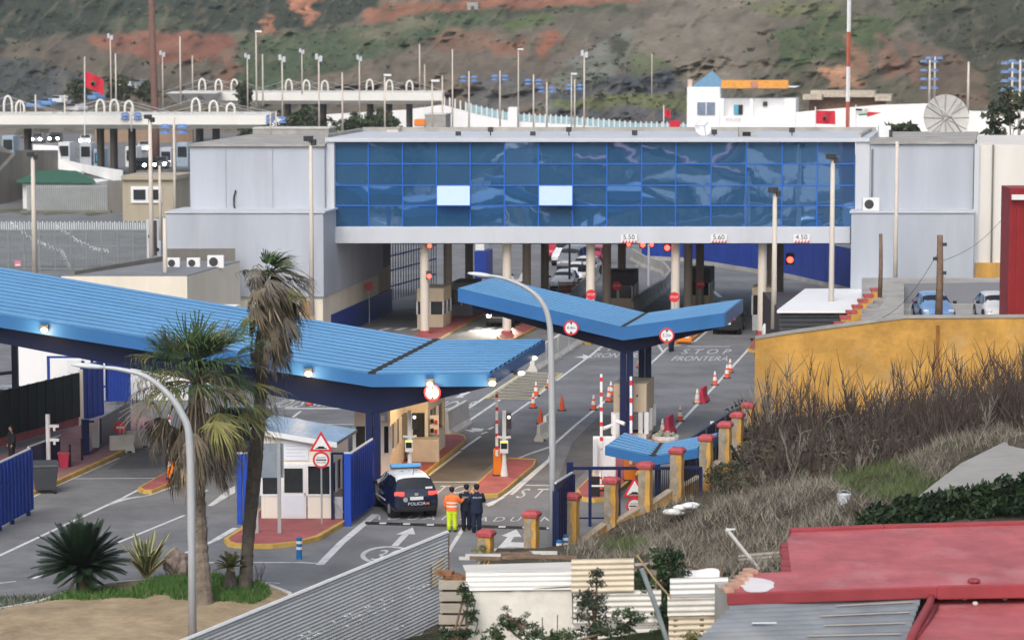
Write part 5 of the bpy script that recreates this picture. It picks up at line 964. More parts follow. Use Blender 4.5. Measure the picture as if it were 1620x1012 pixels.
# ---------------------------------------------------------------- main booth below the long canopy
mbth = thing('control_booth', 'cream control booth lit warm under the long canopy, with windows and a desk niche', 'booth', W(640, 760))
def pb(px, d, z=0): q = D(px, 600, d); return Vector((q.x, d, z))
A0, A1 = pb(560, 119), pb(617, 119); Ab = pb(641, 123.5); B1 = pb(677, 123.5); Bb = pb(704, 127.2); Lb = A0+RD*8.3
b = MB(cream)
b.prism([A0, A1, Ab, A0+RD*4.6], (0, 0, 1.1)); b.prism([A0+RD*4.61, Ab+Vector((0, .01, 0)), B1, Bb, Lb], (0, 0, 1.1))
up = Vector((0, 0, 2.25)); b.prism([A0+up, A1+up, Ab+up, A0+RD*4.6+up], (0, 0, .95)); b.prism([A0+RD*4.61+up, Ab+Vector((0, .01, 0))+up, B1+up, Bb+up, Lb+up], (0, 0, .95))
m1 = Vector((0, 0, 1.102)); b.prism([B1+m1+Vector((-1.0, .0, 0)), B1+m1, B1+m1+RD*.5, B1+m1+RD*.5+Vector((-1, 0, 0))], (0, 0, 1.146)); e = Bb-RD*.25; b.prism([e+m1, Bb+m1, Bb+m1+Vector((-.4, 0, 0)), e+m1+Vector((-.4, 0, 0))], (0, 0, 1.146)); obj('wall', b, mbth)
b = MB(glass_d); i_ = .08
for P, Q in ((A0, A1), (A1, Ab), (B1+RD*.5, e)):
    dd = (Q-P).normalized(); nn = Vector((-dd.y, dd.x, 0))*i_; b.quad(P+nn+m1, Q+nn+m1, Q+nn+up, P+nn+up)
obj('window', b, mbth); b = MB(M('booth_inside', (.25, .24, .22), .8)); b.prism([A0+RD*4.2+m1+Vector((.2, 0, 0)), A1+RD*4.2+m1, A1+RD*4.3+m1, A0+RD*4.3+m1+Vector((.2, 0, 0))], (0, 0, 1.14)); obj('inner_partition', b, mbth)
b = MB(whitep)
for P in (A0, A0.lerp(A1, .35), A0.lerp(A1, .78), A1, A1.lerp(Ab, .33), A1.lerp(Ab, .66), Ab, (B1+RD*.5).lerp(e, .5)): b.box(P.x-.07, P.x+.07, P.y-.06, P.y+.08, 1.1, 2.252)
obj('window_frame', b, mbth); b = MB(wood); b.prism([A0+Vector((-.1, -.15, 3.2)), A1+Vector((.1, -.15, 3.2)), Ab+Vector((.1, -.1, 3.2)), B1+Vector((.1, -.1, 3.2)), Bb+Vector((.1, .1, 3.2)), Lb+Vector((-.1, .1, 3.2))], (0, 0, .08)); obj('roof', b, mbth)
q = Ab+Vector((.75, -.02, 0)); b = MB(whitep); b.box(q.x-.5, q.x-.42, q.y-.05, q.y+.05, .9, 2.3); b.box(q.x+.1, q.x+.2, q.y-.05, q.y+.05, .9, 2.3); obj('niche_frame', b, mbth); b = MB(glass_d); b.box(q.x-.42, q.x+.1, q.y-.03, q.y, 1.0, 2.2); obj('niche_window', b, mbth)
b = MB(conc_w); b.box(q.x-.5, q.x+.75, q.y-.9, q.y-.1, .15, 1.15); obj('counter', b, mbth, bevel=.03)
b = MB(whitep); b.box(q.x+.32, q.x+.72, q.y-.06, q.y-.02, 1.25, 2.1); sh_ = obj('notice_panel', b, mbth); b = MB(black)
for k in range(2): b.box(q.x+.36, q.x+.5, q.y-.2, q.y-.07, 1.35+k*.42, 1.52+k*.42)
obj('phone', b, sh_); b = MB(red)
for k in range(2): b.box(q.x+.54, q.x+.66, q.y-.2, q.y-.07, 1.32+k*.42, 1.47+k*.42)
obj('red_box', b, sh_)
p = A0.lerp(A1, .78); b = MB(M('poster_sky', (.42, .55, .66), .5)); b.box(p.x-.2, p.x+.24, 118.95, 118.99, 2.4, 3.02); po = obj('poster', b, mbth); b = MB(white); b.box(p.x-.12, p.x+.1, 118.93, 118.948, 2.5, 2.72); obj('printed_patch', b, po)
# beige toll booth below the right canopy
C0, C1 = pb(970.5, 130), pb(1023, 130); Cb = C1+RD*2.8; Cl = C0+RD*2.8
tb = thing('toll_booth', 'beige topped toll booth with white legs under the right canopy', 'booth', C0); b = MB(beige); zt = D(990, 607, 130).z; zb = D(990, 652, 130).z
b.prism([C0+Vector((0, 0, zb)), C1+Vector((0, 0, zb)), Cb+Vector((0, 0, zb)), Cl+Vector((0, 0, zb))], (0, 0, zt-zb)); obj('upper_box', b, tb, bevel=.03); b = MB(dark)
for k in (.2, .72): p = C0.lerp(C1, k); b.disc(p+Vector((0, -.02, zt-.55)), .05, .02, 10)
obj('vent', b, tb); b = MB(whitep)
for P in (C0, C0.lerp(C1, .12), C0.lerp(C1, .82), C1, C1.lerp(Cb, .5), Cb, Cl): b.box(P.x-.1, P.x+.1, P.y-.02, P.y+.14, .3, zb)
obj('post', b, tb); b = MB(M('grey_glass', (.2, .21, .22), .2, var=.1)); b.prism([C0+Vector((.06, .08, .5)), C1+Vector((-.06, .08, .5)), Cb+Vector((-.06, -.1, .5)), Cl+Vector((.06, -.1, .5))], (0, 0, zb-.502)); obj('window', b, tb); b = MB(cream); b.prism([C0, C1, Cb, Cl], (0, 0, .3)); obj('base_panel', b, tb)
# ---------------------------------------------------------------- small white kiosk
K0, K1 = pb(411.5, 108.6), pb(522.8, 108.6); kd = 2.9
ko = thing('guard_kiosk', 'small white guard kiosk with a blue corrugated lean-to roof on the front island', 'kiosk', K0); zl_, zr_ = 3.5, 3.02; Kb0, Kb1 = K0+RD*kd, K1+RD*kd
def kz(P, z): return Vector((P.x, P.y, z))
isl = .16; b = MB(M('kiosk_cream', (.8, .76, .67), .75, var=.05, scale=.8, stain=.2, scol=(.5, .45, .36), vert=1))
def kwall(u0, u1, z0, z1a, z1b): p, q = K0.lerp(K1, u0), K0.lerp(K1, u1); b.hexa([kz(p, z0), kz(q, z0), kz(q, z0)+Vector((0, .12, 0)), kz(p, z0)+Vector((0, .12, 0)), kz(p, z1a), kz(q, z1b), kz(q, z1b)+Vector((0, .12, 0)), kz(p, z1a)+Vector((0, .12, 0))])
def zat(u): return lerp(zl_, zr_, u)
kwall(0, .28, isl, 1.08, 1.08); kwall(.66, 1, isl, 1.08, 1.08); kwall(0, 1, 2.25, zl_, zr_)
for P, Q in ((K1, Kb1), (Kb1, Kb0), (Kb0, K0)): 
    b.wall(P, Q, isl, 1.08, .12); b.wall(P, Q, 2.25, (zr_ if P in (K1, Kb1) else zl_, zr_ if Q in (K1, Kb1) else zl_), .12)
obj('wall', b, ko); b = MB(glass_d); b.quad(kz(K0, 1.08)+Vector((0, .07, 0)), kz(K1, 1.08)+Vector((0, .07, 0)), kz(K1, 2.25)+Vector((0, .07, 0)), kz(K0, 2.25)+Vector((0, .07, 0))); b.quad(kz(K1, 1.08)-Vector((.07, 0, 0)), kz(Kb1, 1.08)-Vector((.07, 0, 0)), kz(Kb1, 2.25)-Vector((.07, 0, 0)), kz(K1, 2.25)-Vector((.07, 0, 0))); obj('window', b, ko, fix=False)
b = MB(whitep)
for u in (.0, .27, .65, 1.0):
    p = K0.lerp(K1, u); b.box(p.x-.06, p.x+.06, p.y-.03, p.y+.05, 1.05, 2.27)
b.box(K0.x, K1.x, K0.y-.035, K0.y+.045, 2.2, 2.3); b.box(K0.x, K1.x, K0.y-.034, K0.y+.044, 1.03, 1.1)
for u in (.3, .6, 1): p = K1.lerp(Kb1, u); b.box(p.x-.05, p.x+.04, p.y-.06, p.y+.06, 1.05, 2.27)
obj('window_frame', b, ko); b = MB(whitep); p, q = K0.lerp(K1, .285), K0.lerp(K1, .645); b.box(p.x, q.x, K0.y-.05, K0.y-.005, isl, 2.26); dr = obj('door', b, ko, bevel=.01); b = MB(glass_d); b.box(p.x+.13, q.x-.13, K0.y-.075, K0.y-.052, 1.18, 2.12); obj('door_pane', b, dr); b = MB(M('door_white', (.72, .77, .84), .5, var=.03)); b.box(p.x+.08, q.x-.08, K0.y-.07, K0.y-.052, .25, 1.08); obj('door_panel', b, dr); b = MB(steel); b.box(q.x-.09, q.x-.03, K0.y-.1, K0.y-.05, 1.1, 1.16); obj('handle', b, dr)
b = MB(M('notice_white', (.74, .79, .86), .5, var=.04)); p, q = K0.lerp(K1, .33), K0.lerp(K1, .68); b.box(p.x, q.x, K0.y-.04, K0.y-.005, 2.42, 3.22); nb = obj('notice_board', b, ko, bevel=.01); b = MB(greyl)
for k in range(4): b.box(p.x+.08, q.x-.12-.1*(k % 2), K0.y-.044, K0.y-.041, 2.58+k*.13, 2.61+k*.13)
obj('faint_text', b, nb)
b = MB(M('kiosk_inside', (.12, .07, .05), .8)); q = K0.lerp(K1, .77); b.box(q.x-.1, q.x+.1, K0.y+.2, K0.y+.35, 1.1, 2.25); obj('inner_post', b, ko)
rl = MB(M('kiosk_roof', (.25, .36, .5), .45, .1, var=.18, scale=1.2, stain=.5, scol=(.42, .46, .5))); f0, f1 = kz(K0, zl_+.18)+Vector((-.35, -.3, .05)), kz(K1, zr_+.14)+Vector((.25, -.3, 0)); g0, g1 = f0+RD*(kd+.6), f1+RD*(kd+.6)
ribbed(rl, f0, f1, g1, g0, .26, .03); 
rr_ = obj('roof', rl, ko, fix=False); b = MB(whitep)
b.hexa([f0-Vector((0, .03, .2)), f1-Vector((0, .03, .2)), f1-Vector((0, 0, .2)), f0-Vector((0, 0, .2)), f0-Vector((0, .03, 0)), f1-Vector((0, .03, 0)), f1, f0]); obj('fascia', b, rr_); b = MB(greyd); b.hexa([f1-Vector((0, 0, .1)), g1-Vector((0, 0, .1)), g1-Vector((.3, 0, .1)), f1-Vector((.3, 0, .1)), f1-Vector((0, 0, .02)), g1-Vector((0, 0, .02)), g1-Vector((.3, 0, -.0)), f1-Vector((.3, 0, 0))]); obj('verge', b, rr_)
# blue door frame to the right of the kiosk
df_ = thing('pedestrian_gate', 'narrow pedestrian gate in a dark blue frame between the kiosk and the open gate', 'gate', pb(534, 108.5)); b = MB(navy); a, c = pb(524.5, 108.4), pb(543, 108.4)
b.box(a.x-.05, a.x+.05, 108.35, 108.45, 0, 2.75); b.box(c.x-.05, c.x+.05, 108.35, 108.45, 0, 2.75); b.box(a.x, c.x, 108.36, 108.44, 2.68, 2.76); obj('frame', b, df_); b = MB(greyl); b.box(a.x+.08, c.x-.06, 108.6, 108.62, .15, 1.0); obj('kick_panel', b, df_); b = MB(steel); b.tube([pb(528, 108.2, .9), pb(541, 108.2, .45)], .05, 6); obj('handrail', b, df_)
# gates
def gleaf(lab, P, Q, z0, z1, th=.1, mat=gate_b, ribs=10, grp='open blue gate leaves', posts=()):
    t = thing('gate_leaf', lab, 'gate', P, 0, grp); b = MB(mat); b.wall(P, Q, z0, z1, th); d = (Q-P); d.z = 0; d.normalize(); nn = Vector((-d.y, d.x, 0))
    zb = z0 if not isinstance(z0, tuple) else z0[0]; zt = z1 if not isinstance(z1, tuple) else min(z1)
    for k in range(ribs+1):
        q = P.lerp(Q, k/ribs)
        for s in (-.035, th+.035): b.cbox(q+nn*s+Vector((0, 0, (zb+zt)/2)), (.06, .05, zt-zb-.05), math.atan2(d.y, d.x))
    obj('panel', b, t); b = MB(greyl if posts == () else mat); z1a, z1b = z1 if isinstance(z1, tuple) else (z1, z1); b.tube([Vector((P.x, P.y, z1a+.03))+nn*th/2, Vector((Q.x, Q.y, z1b+.03))+nn*th/2], .05, 6); obj('top_rail', b, t); return t
g1_ = pb(557, 108.2); gleaf('open ribbed blue gate leaf right of the kiosk, beside the police car', g1_, g1_+RD*3.6, .12, 2.75, .1)
def gpost(px, d, w, h, lab, n=1):
    t = thing('gate_post', lab, 'gate post', pb(px, d), 0, 'tall blue gate posts'); b = MB(frame_b if 0 else M('post_blue', (.02, .075, .45), .35, var=.08)); 
    for k in range(n): p = pb(px, d); b.box(p.x-w/2+k*(w+.03)-(n-1)*(w+.03)/2, p.x+w/2+k*(w+.03)-(n-1)*(w+.03)/2, d-.1, d+.1, 0, h-.05*k)
    obj('post', b, t, bevel=.02); b = MB(greyl); p = pb(px, d); b.cbox(p+Vector((0, 0, h+.02)), (w*n, .2, .04)); obj('cap', b, t)
gpost(549, 107.8, .26, 2.82, 'thick bright blue gate post between the kiosk and the open gate leaf'); gpost(382, 108.2, .2, 2.75, 'double bright blue gate post left of the kiosk behind the palm trunk', 2)
P = W(-30, 855); Q = W(51, 812); t = gleaf('ribbed blue sliding gate leaf at the left edge of the frame', P, Q, .15, 2.55, .1, ribs=14)
b = MB(navy); 
for k in (.35, .6, .92): q = P.lerp(Q, k); b.cyl(q, .09, .16, 8)
obj('wheel', b, t)
P = W(881, 884); gleaf('open blue gate leaf on the right beside the tall lamp post', P, P+RD*3.9, .1, (2.75, 2.5), .1, navy)
rf = thing('railing_fence', 'dark blue railing with an open lower half behind the ochre pillars', 'fence', pb(1000, 107.7)); b = MB(navy); d = 107.7; a, c = pb(903, d), pb(1112, d)
b.box(a.x, c.x, d-.05, d+.05, 2.2, 2.32); b.box(a.x, c.x, d-.03, d+.03, .3, .36); b.box(a.x-.16, a.x+.1, d-.1, d+.1, 0, 2.5)
for px in (934, 980, 1026, 1068, 1110): p = pb(px, d); b.box(p.x-.06, p.x+.06, d-.06, d+.06, 0, 2.22)
obj('frame', b, rf); b = MB(navy_d)
for k in range(24): p = pb(lerp(1040, 1110, k/23), d); b.box(p.x-.015, p.x+.015, d-.015, d+.015, .3, 2.2)
obj('bars', b, rf)
sp = thing('solid_blue_fence', 'dark navy panel fence below the small blue canopy', 'fence', W(1120, 735)); b = MB(navy); P, Q = W(1085, 770), W(1160, 715); b.wall(P, Q, .1, 1.9, .1); obj('panel', b, sp); b = MB(dark)
for k in range(6): q = P.lerp(Q, k/5); b.box(q.x-.04, q.x+.04, q.y-.1, q.y-.04, 0, 1.95)
obj('posts', b, sp)
# ---------------------------------------------------------------- ochre pillar wall
pw = thing('pillar_wall', 'low rendered wall with ochre brick pillars and red caps running up the slope', 'wall', W(1000, 820))
pil = [(905, 780, 878, 103.2), (967, 755, 838, 105.2), (1021, 731, 812, 106), (1071, 708, 785, 107.4), (1117, 688, 763, 110), (1147, 667, 738, 115), (1166, 652, 722, 121), (1183, 637, 706, 129)]
def pillar(px, yt, yb, d, par, nm='pillar'):
    p = W(px, yb) if d is None else D(px, yb, d); base = p.z; zt = D(px, yt, p.y).z; rz = R(-18); b = MB(yell2); s = .22
    b.at((p.x, p.y, 0), rz)
    n = 6; prof = [(s*(1+.06*math.sin(k*2.3+px)), lerp(base-.3, zt-.2, k/n)) for k in range(n+1)]
    vs = []
    for w_, z_ in prof: vs += [(-w_, -w_, z_), (w_, -w_, z_), (w_, w_, z_), (-w_, w_, z_)]
    b.add(vs, [(4*i+j, 4*i+(j+1) % 4, 4*i+4+(j+1) % 4, 4*i+4+j) for i in range(n) for j in range(4)]+[(4*n, 4*n+1, 4*n+2, 4*n+3)]); o = obj(nm, b, par)
    b = MB(redcap).at((p.x, p.y, 0), rz); c = s+.065; b.hexa([(-c, -c, zt-.2), (c, -c, zt-.2), (c, c, zt-.2), (-c, c, zt-.2), (-c*1.04, -c*1.04, zt-.08), (c*1.04, -c*1.04, zt-.08), (c*1.04, c*1.04, zt-.08), (-c*1.04, c*1.04, zt-.08)]); b.hexa([(-c*1.04, -c*1.04, zt-.078), (c*1.04, -c*1.04, zt-.078), (c*1.04, c*1.04, zt-.078), (-c*1.04, c*1.04, zt-.078), (-c*.7, -c*.7, zt+.02), (c*.7, -c*.7, zt+.02), (c*.7, c*.7, zt+.02), (-c*.7, c*.7, zt+.02)]); obj('cap', b, o, bevel=.015)
    b = MB(M('bare_render', (.3, .26, .2), .95, var=.3, scale=3, stain=.7, scol=(.12, .1, .08))); rr = random.Random(px); b.at((p.x, p.y, 0), rz); z0 = zt-.22
    L_ = [(-s*.99, base+.02)]+[(lerp(-.02, .15, rr.random()), lerp(base+.1, z0, k/6)) for k in range(7)]+[(-s*.2*rr.random(), z0), (-s*.99, z0-.3*rr.random())]; b.add([(x, -s*1.075, z) for x, z in L_], [tuple(range(len(L_)))]); obj('broken_patch', b, o, fix=False)
    return o
for a in pil: pillar(*a, pw)
b = MB(conc); 
for (xa, ya, ba, da), (xb, yb, bb, db) in zip(pil[:-1], pil[1:]):
    p, q = D(xa, ba, da), D(xb, bb, db); zp, zq = p.z, q.z; b.use(yell2); b.wall(p+Vector((.12, -.1, 0)), q+Vector((-.12, -.1, 0)), -.2, (zp+.22, zq+.22), .22); b.use(conc_w if 0 else M('coping_tan', (.4, .33, .25), .9, var=.2, scale=2, stain=.5)); b.wall(p+Vector((.12, -.14, 0)), q+Vector((-.12, -.14, 0)), (zp+.223, zq+.223), (zp+.3, zq+.3), .3)
obj('low_wall', b, pw)
for px, yt, yb, lab in ((769, 838, 915, 'ochre pillar with a red cap just right of the white metal fence'), (841, 808, 893, 'tall ochre pillar with a red cap standing alone before the right lane arrow')):
    t = thing('gate_pillar', lab, 'pillar', W(px, yb), 0, 'lone ochre pillars'); pillar(px, yt, yb, None, t, 'shaft')
# ochre retaining wall
ow = thing('ochre_wall', 'large weathered ochre retaining wall behind the bare shrubs', 'wall', D(1400, 600, 134)); b = MB(yell); top = [(1194.5, 537), (1240, 529), (1330, 517), (1433, 503.5), (1720, 502), (2300, 499)]; n = len(top)
for i in range(n-1):
    p, q = D(*top[i], 134.2), D(*top[i+1], 134.2); m = 8
    for k in range(m): u, v = p.lerp(q, k/m), p.lerp(q, (k+1)/m); b.add([(u.x, 134.2, -.5), (v.x, 134.2, -.5), (v.x, 134.2, v.z), (u.x, 134.2, u.z), (u.x, 134.55, u.z), (v.x, 134.55, v.z)], [(0, 1, 2, 3), (3, 2, 5, 4)])
p = D(1194.5, 537, 134.2); b.add([(p.x, 134.2, -.5), (p.x, 134.2, p.z), (p.x+3.3, 152, .6), (p.x+3.3, 152, -.5)], [(0, 1, 2, 3)]); obj('face', b, ow, fix=False); b = MB(conc)
for i in range(n-1): p, q = D(*top[i], 134.2), D(*top[i+1], 134.2); b.hexa([p+Vector((0, -.06, .003)), q+Vector((0, -.06, .003)), q+Vector((0, .4, .003)), p+Vector((0, .4, .003)), p+Vector((0, -.06, .12)), q+Vector((0, -.06, .12)), q+Vector((0, .4, .12)), p+Vector((0, .4, .12))])
obj('coping', b, ow); b = MB(M('rust_stain', (.3, .13, .03), .9, var=.3)); p = D(1483, 520, 134.17); b.box(p.x-.06, p.x+.1, 134.12, 134.19, .6, 4.9); obj('stain_pipe', b, ow)
# ---------------------------------------------------------------- left walls and screens
dg = M('screen_green', (.018, .028, .03), .7, var=.15, scale=.5)
P, Q = Vector((D(-60, 600, 124.5).x, 124.5, 0)), W(129, 675); t = thing('screen_fence', 'long black-green screen fence slanting back at the left', 'fence', P); b = MB(dg); b.wall(P, Q, .5, 2.62, .08)
for k in range(14): q = P.lerp(Q, k/13); b.box(q.x-.03, q.x+.03, q.y-.06, q.y+.02, .5, 2.66)
obj('panel', b, t); b = MB(cream); b.box(Q.x-.1, Q.x+.1, Q.y-.1, Q.y+.1, 0, 2.75); obj('end_post', b, t); b = MB(red_pave); b.wall(P-Vector((0, .1, 0)), Q-Vector((.12, .1, 0)), .1, .498, .25); obj('plinth', b, t)
t = thing('steel_hoarding', 'flat blue steel panel beside the end of the dark screen fence', 'panel', W(147, 668)); P, Q = W(131, 672), W(164, 662); b = MB(gate_b); b.wall(P, Q, .2, 2.85, .1)
for k in range(5): q = P.lerp(Q, k/4); b.box(q.x-.03, q.x+.03, q.y-.05, q.y, .2, 2.9)
obj('sheet', b, t)
t = thing('blue_gate_frame', 'tall blue gate with open framework before the cream building at left', 'gate', D(140, 650, 142)); b = MB(gate_b); d = 142; z1 = D(100, 563, d).z
a, m_, e_ = pb(77, d), pb(169, d), pb(206, d)
for P in (a, pb(146, d), m_): b.box(P.x-.07, P.x+.07, d-.06, d+.06, .2, z1)
b.box(a.x, e_.x, d-.05, d+.05, z1-.1, z1); b.box(a.x, m_.x, d-.04, d+.04, .9, 1.0); obj('frame', b, t); b = MB(gate_b); b.box(m_.x, e_.x, d-.03, d+.03, .2, z1-.1)
for k in range(8): b.box(lerp(m_.x, e_.x, k/7)-.03, lerp(m_.x, e_.x, k/7)+.03, d-.06, d-.03, .2, z1-.1)
obj('solid_leaf', b, t); b = MB(steel); b.tube([pb(108, d, .9), pb(106, d, 1.2), Vector((pb(121, d).x, d, z1-.4))], .04, 6); obj('brace', b, t)
t = thing('white_hall', 'long cream-white hall seen under the long canopy at the left', 'building', D(120, 650, 144)); b = MB(white); fbz(b, 28, 330, 500, 0, 144, 6); obj('wall', b, t); b = MB(gate_b); fbz(b, 300, 322, 575, 0, 143.9, .1); obj('door', b, t); b = MB(greyl); fbz(b, 158, 170, 585, 0, 143.9, .1); obj('window', b, t)
t = thing('wall_cabinet', 'small white cabinet on the wall behind the blue gate frame', 'cabinet', D(119, 578, 141)); b = MB(whitep); b.cbox(D(119, 579, 141.5), (.75, .4, .7)); obj('casing', b, t, bevel=.03); b = MB(black); b.tube([D(131, 578, 141.3), D(131, 571, 141.3)], .09, 8); obj('camera', b, t)
t = thing('low_blue_fence', 'low navy panel fence along the pink pavement, left of the palms', 'fence', W(175, 705)); b = MB(navy); P, Q = W(142, 725), W(207, 685); b.wall(P, P.lerp(Q, .28)-Vector((0, 0, 0)), .16, .3, .08); b.wall(P.lerp(Q, .28), Q, .16, 1.5, .08); b.wall(P, P+Vector((-.1, .3, 0)), .16, 1.75, .3); b.box(P.x, P.lerp(Q, .28).x, P.y, P.y+.06, 1.6, 1.7); obj('panel', b, t); b = MB(steel); q = P.lerp(Q, .16); b.box(q.x-.2, q.x+.1, q.y, q.y+.1, .3, 1.5); obj('info_panel', b, t)
rd = thing('no_entry_disc', 'red disc sign on the navy panel fence', 'road sign', D(190, 678, 128)); b = MB(red); b.disc(D(190, 676, 127.2), .28, .04, 20); obj('plate', b, rd); b = MB(whitep); b.cbox(D(190, 676, 127.17), (.34, .02, .09)); obj('bar', b, rd); b = MB(steel); p = D(190, 676, 127.3); b.tube([(p.x, p.y, .1), (p.x, p.y, p.z)], .03, 6); obj('post', b, rd)
t = thing('low_blue_wall', 'short low blue panel behind the dark bin', 'fence', W(70, 745)); b = MB(navy); P, Q = W(45, 755), W(96, 735); b.wall(P, Q, .1, 1.25, .08); obj('panel', b, t); b = MB(greyl); b.tube([P+Vector((0, 0, 1.3)), Q+Vector((0, 0, 1.3))], .04, 6); obj('rail', b, t)
t = thing('hand_barrier', 'pale grey crowd barrier at the left edge behind the sliding gate', 'barrier', W(10, 775)); b = MB(greyl); P, Q = W(-12, 780), W(22, 765)
for z_ in (.3, .6, .9, 1.15): b.tube([P+Vector((0, 0, z_)), Q+Vector((0, 0, z_))], .03, 6)
for k in range(5): q = P.lerp(Q, k/4); b.tube([q, q+Vector((0, 0, 1.18))], .03, 6)
obj('frame', b, t)
# ================================================================== VEHICLES
def carloft(st):
    """st: (y, zbot, ztop, wbody, wtop, zbelt) -> rings of points (right half bottom ... roof ... left half bottom)"""
    R_ = []
    for y, zb, zt, wb, wt, zl in st:
        zl = min(zl, zt-.02); h = [(wb*.90, zb), (wb*.99, zb+.10), (wb, zb+(zl-zb)*.55), (wb*.975, zl), (lerp(wb*.975, wt, .93), lerp(zl, zt, .86)), (wt*.86, zt-.005), (wt*.45, zt+.012)]
        R_.append([Vector((x, y, z)) for x, z in h]+[Vector((0, y, zt+.018))]+[Vector((-x, y, z)) for x, z in h[::-1]])
    return R_
SUV = [(-2.08, .42, .78, .70, .62, .70), (-2.03, .30, .98, .82, .74, .92), (-1.96, .26, 1.08, .865, .75, 1.02), (-1.64, .22, 1.55, .88, .62, 1.06), (-1.30, .22, 1.61, .88, .62, 1.04), (-.4, .22, 1.63, .88, .63, 1.01), (.22, .22, 1.57, .88, .61, .99), (.98, .22, 1.08, .87, .72, .97), (1.70, .22, .99, .85, .70, .90), (1.98, .28, .84, .79, .62, .74), (2.08, .42, .66, .68, .52, .58)]
HAT = [(-1.95, .42, .76, .68, .60, .68), (-1.90, .28, .96, .80, .70, .9), (-1.62, .22, 1.30, .84, .60, .96), (-1.15, .2, 1.45, .85, .58, .95), (-.3, .2, 1.47, .85, .59, .93), (.3, .2, 1.40, .85, .57, .91), (1.05, .2, .98, .84, .68, .89), (1.72, .2, .88, .81, .66, .8), (1.92, .28, .72, .74, .58, .64), (1.98, .4, .58, .64, .5, .52)]
VAN = [(-2.2, .45, 1.1, .84, .78, 1.05), (-2.17, .3, 1.8, .87, .74, 1.1), (-2.1, .25, 1.92, .88, .74, 1.12), (-1.0, .22, 1.96, .88, .75, 1.1), (.5, .22, 1.92, .88, .72, 1.08), (.9, .22, 1.8, .88, .68, 1.06), (1.55, .22, 1.15, .87, .74, 1.04), (2.05, .26, 1.0, .82, .68, .9), (2.2, .4, .75, .7, .55, .66)]
def make_car(lab, loc, rz, st, paint_m, roof_m=None, lit_tail=False, lit_head=False, glass=None, group=None, win=(3, 6), name='car', cat='car', detail=True, plate=True):
    t = thing(name, lab, cat, loc, rz, group, w=False); G = glass or M('car_glass', (.012, .015, .018), .05, var=.1, spec=.8)
    Rg = carloft(st); n = len(Rg[0]); b = MB(paint_m); vs = [p for r_ in Rg for p in r_]
    fs = [(i*n+j, i*n+j+1, (i+1)*n+j+1, (i+1)*n+j) for i in range(len(Rg)-1) for j in range(n-1)]
    fs += [(i*n+n-1, i*n, (i+1)*n, (i+1)*n+n-1) for i in range(len(Rg)-1)]+[tuple(range(n))[::-1], tuple((len(Rg)-1)*n+j for j in range(n))]
    b.add(vs, fs)
    if roof_m:
        b.use(roof_m); b.mi = [1 if (k < (len(Rg)-1)*(n-1) and win[0] <= k//(n-1) < win[1] and 4 <= k % (n-1) <= 9) else 0 for k in range(len(b.f))]
    o = obj('body', b, t, smooth=True); m = o.modifiers.new('sub', 'SUBSURF'); m.levels = m.render_levels = 2
    def patch(i0, i1, j0, j1, k0, k1, off=.012, nm='window', lab2=None, nu=6, nv=4):   # ring indices j, station i, fractional inset
        def P(u, v):
            fi = lerp(i0, i1, u); i = min(int(fi), len(Rg)-2); f = fi-i; fj = lerp(j0, j1, v); j = min(int(fj), n-2); g = fj-j
            return Rg[i][j].lerp(Rg[i+1][j], f).lerp(Rg[i][j+1].lerp(Rg[i+1][j+1], f), g)
        b = MB(G); vs = []
        for v in range(nv+1):
            for u in range(nu+1):
                uu, vv = lerp(k0, 1-k0, u/nu), lerp(k1, 1-k1, v/nv); p = P(uu, vv); e = .01
                q = (P(min(uu+e, 1), vv)-P(max(uu-e, 0), vv)).cross(P(uu, min(vv+e, 1))-P(uu, max(vv-e, 0))); q = q.normalized() if q.length else Vector((0, 0, 1))
                c = Vector((0, 0, .8)); q = -q if q.dot(p-c) < 0 else q; vs.append(p+q*off)
        b.add(vs, [(v*(nu+1)+u, v*(nu+1)+u+1, (v+1)*(nu+1)+u+1, (v+1)*(nu+1)+u) for v in range(nv) for u in range(nu)]); return obj(nm, b, t, fix=False, smooth=True)
    a, z = win
    for s in (0, 1):
        j = (3, 4) if s == 0 else (n-5, n-4)
        mid = lerp(a, z+.6, .5); patch(a+.35, mid, j[0], j[1], .04, .06); patch(mid, z+.75, j[0], j[1], .04, .06)
    patch(a-.9 if st is not VAN else 1.05, a-.08 if st is not VAN else 1.75, 3.9, n-4.9, .04, .03, .012, 'rear_window'); patch(z+.12, z+.9, 3.9, n-4.9, .03, .03, .012, 'windscreen')
    wy = 1.3 if st is SUV else (1.25 if st is HAT else 1.4); tw = .78
    for y in (-wy, wy):
        for s in (-1, 1):
            b = MB(black); x0, x1 = s*.66, s*.875; r = .325
            b.tube([(x0, y, r), (x1-s*.02, y, r), (x1, y, r)], [r, r, r*.93], 20); w_ = obj('wheel', b, t, smooth=False); b = MB(steel if detail else dark); b.tube([(x1-s*.01, y, r), (x1+s*.012, y, r)], [r*.62, r*.55], 12); obj('rim', b, w_)
            b = MB(black); b.tube([(s*.5, y, r+.03), (s*.868, y, r+.03)], r*1.22, 20); obj('wheel_arch', b, t)
    L0 = st[0][0]; L1 = st[-1][0]; zt = .97 if st is SUV else (.86 if st is HAT else 1.0); xt = .66
    for s in (-1, 1):
        b = MB(ME('tail_lit', (1, .05, .035), 1.6) if lit_tail else M('tail_red', (.35, .02, .02), .25)); b.cbox((s*(xt-.02), L0+.085, zt), (.36, .10, .13), s*.22); obj('tail_light', b, t, bevel=.02)
        b = MB(hl if lit_head else M('lamp_glass', (.7, .72, .75), .1)); b.cbox((s*.62, L1-.10, .72), (.26, .16, .12), -s*.4); obj('headlight', b, t, bevel=.02)
        b = MB(M('mirror_black', (.02, .02, .022), .3)); b.cbox((s*.98, .62, 1.03), (.2, .12, .14)); obj('wing_mirror', b, t, bevel=.03)
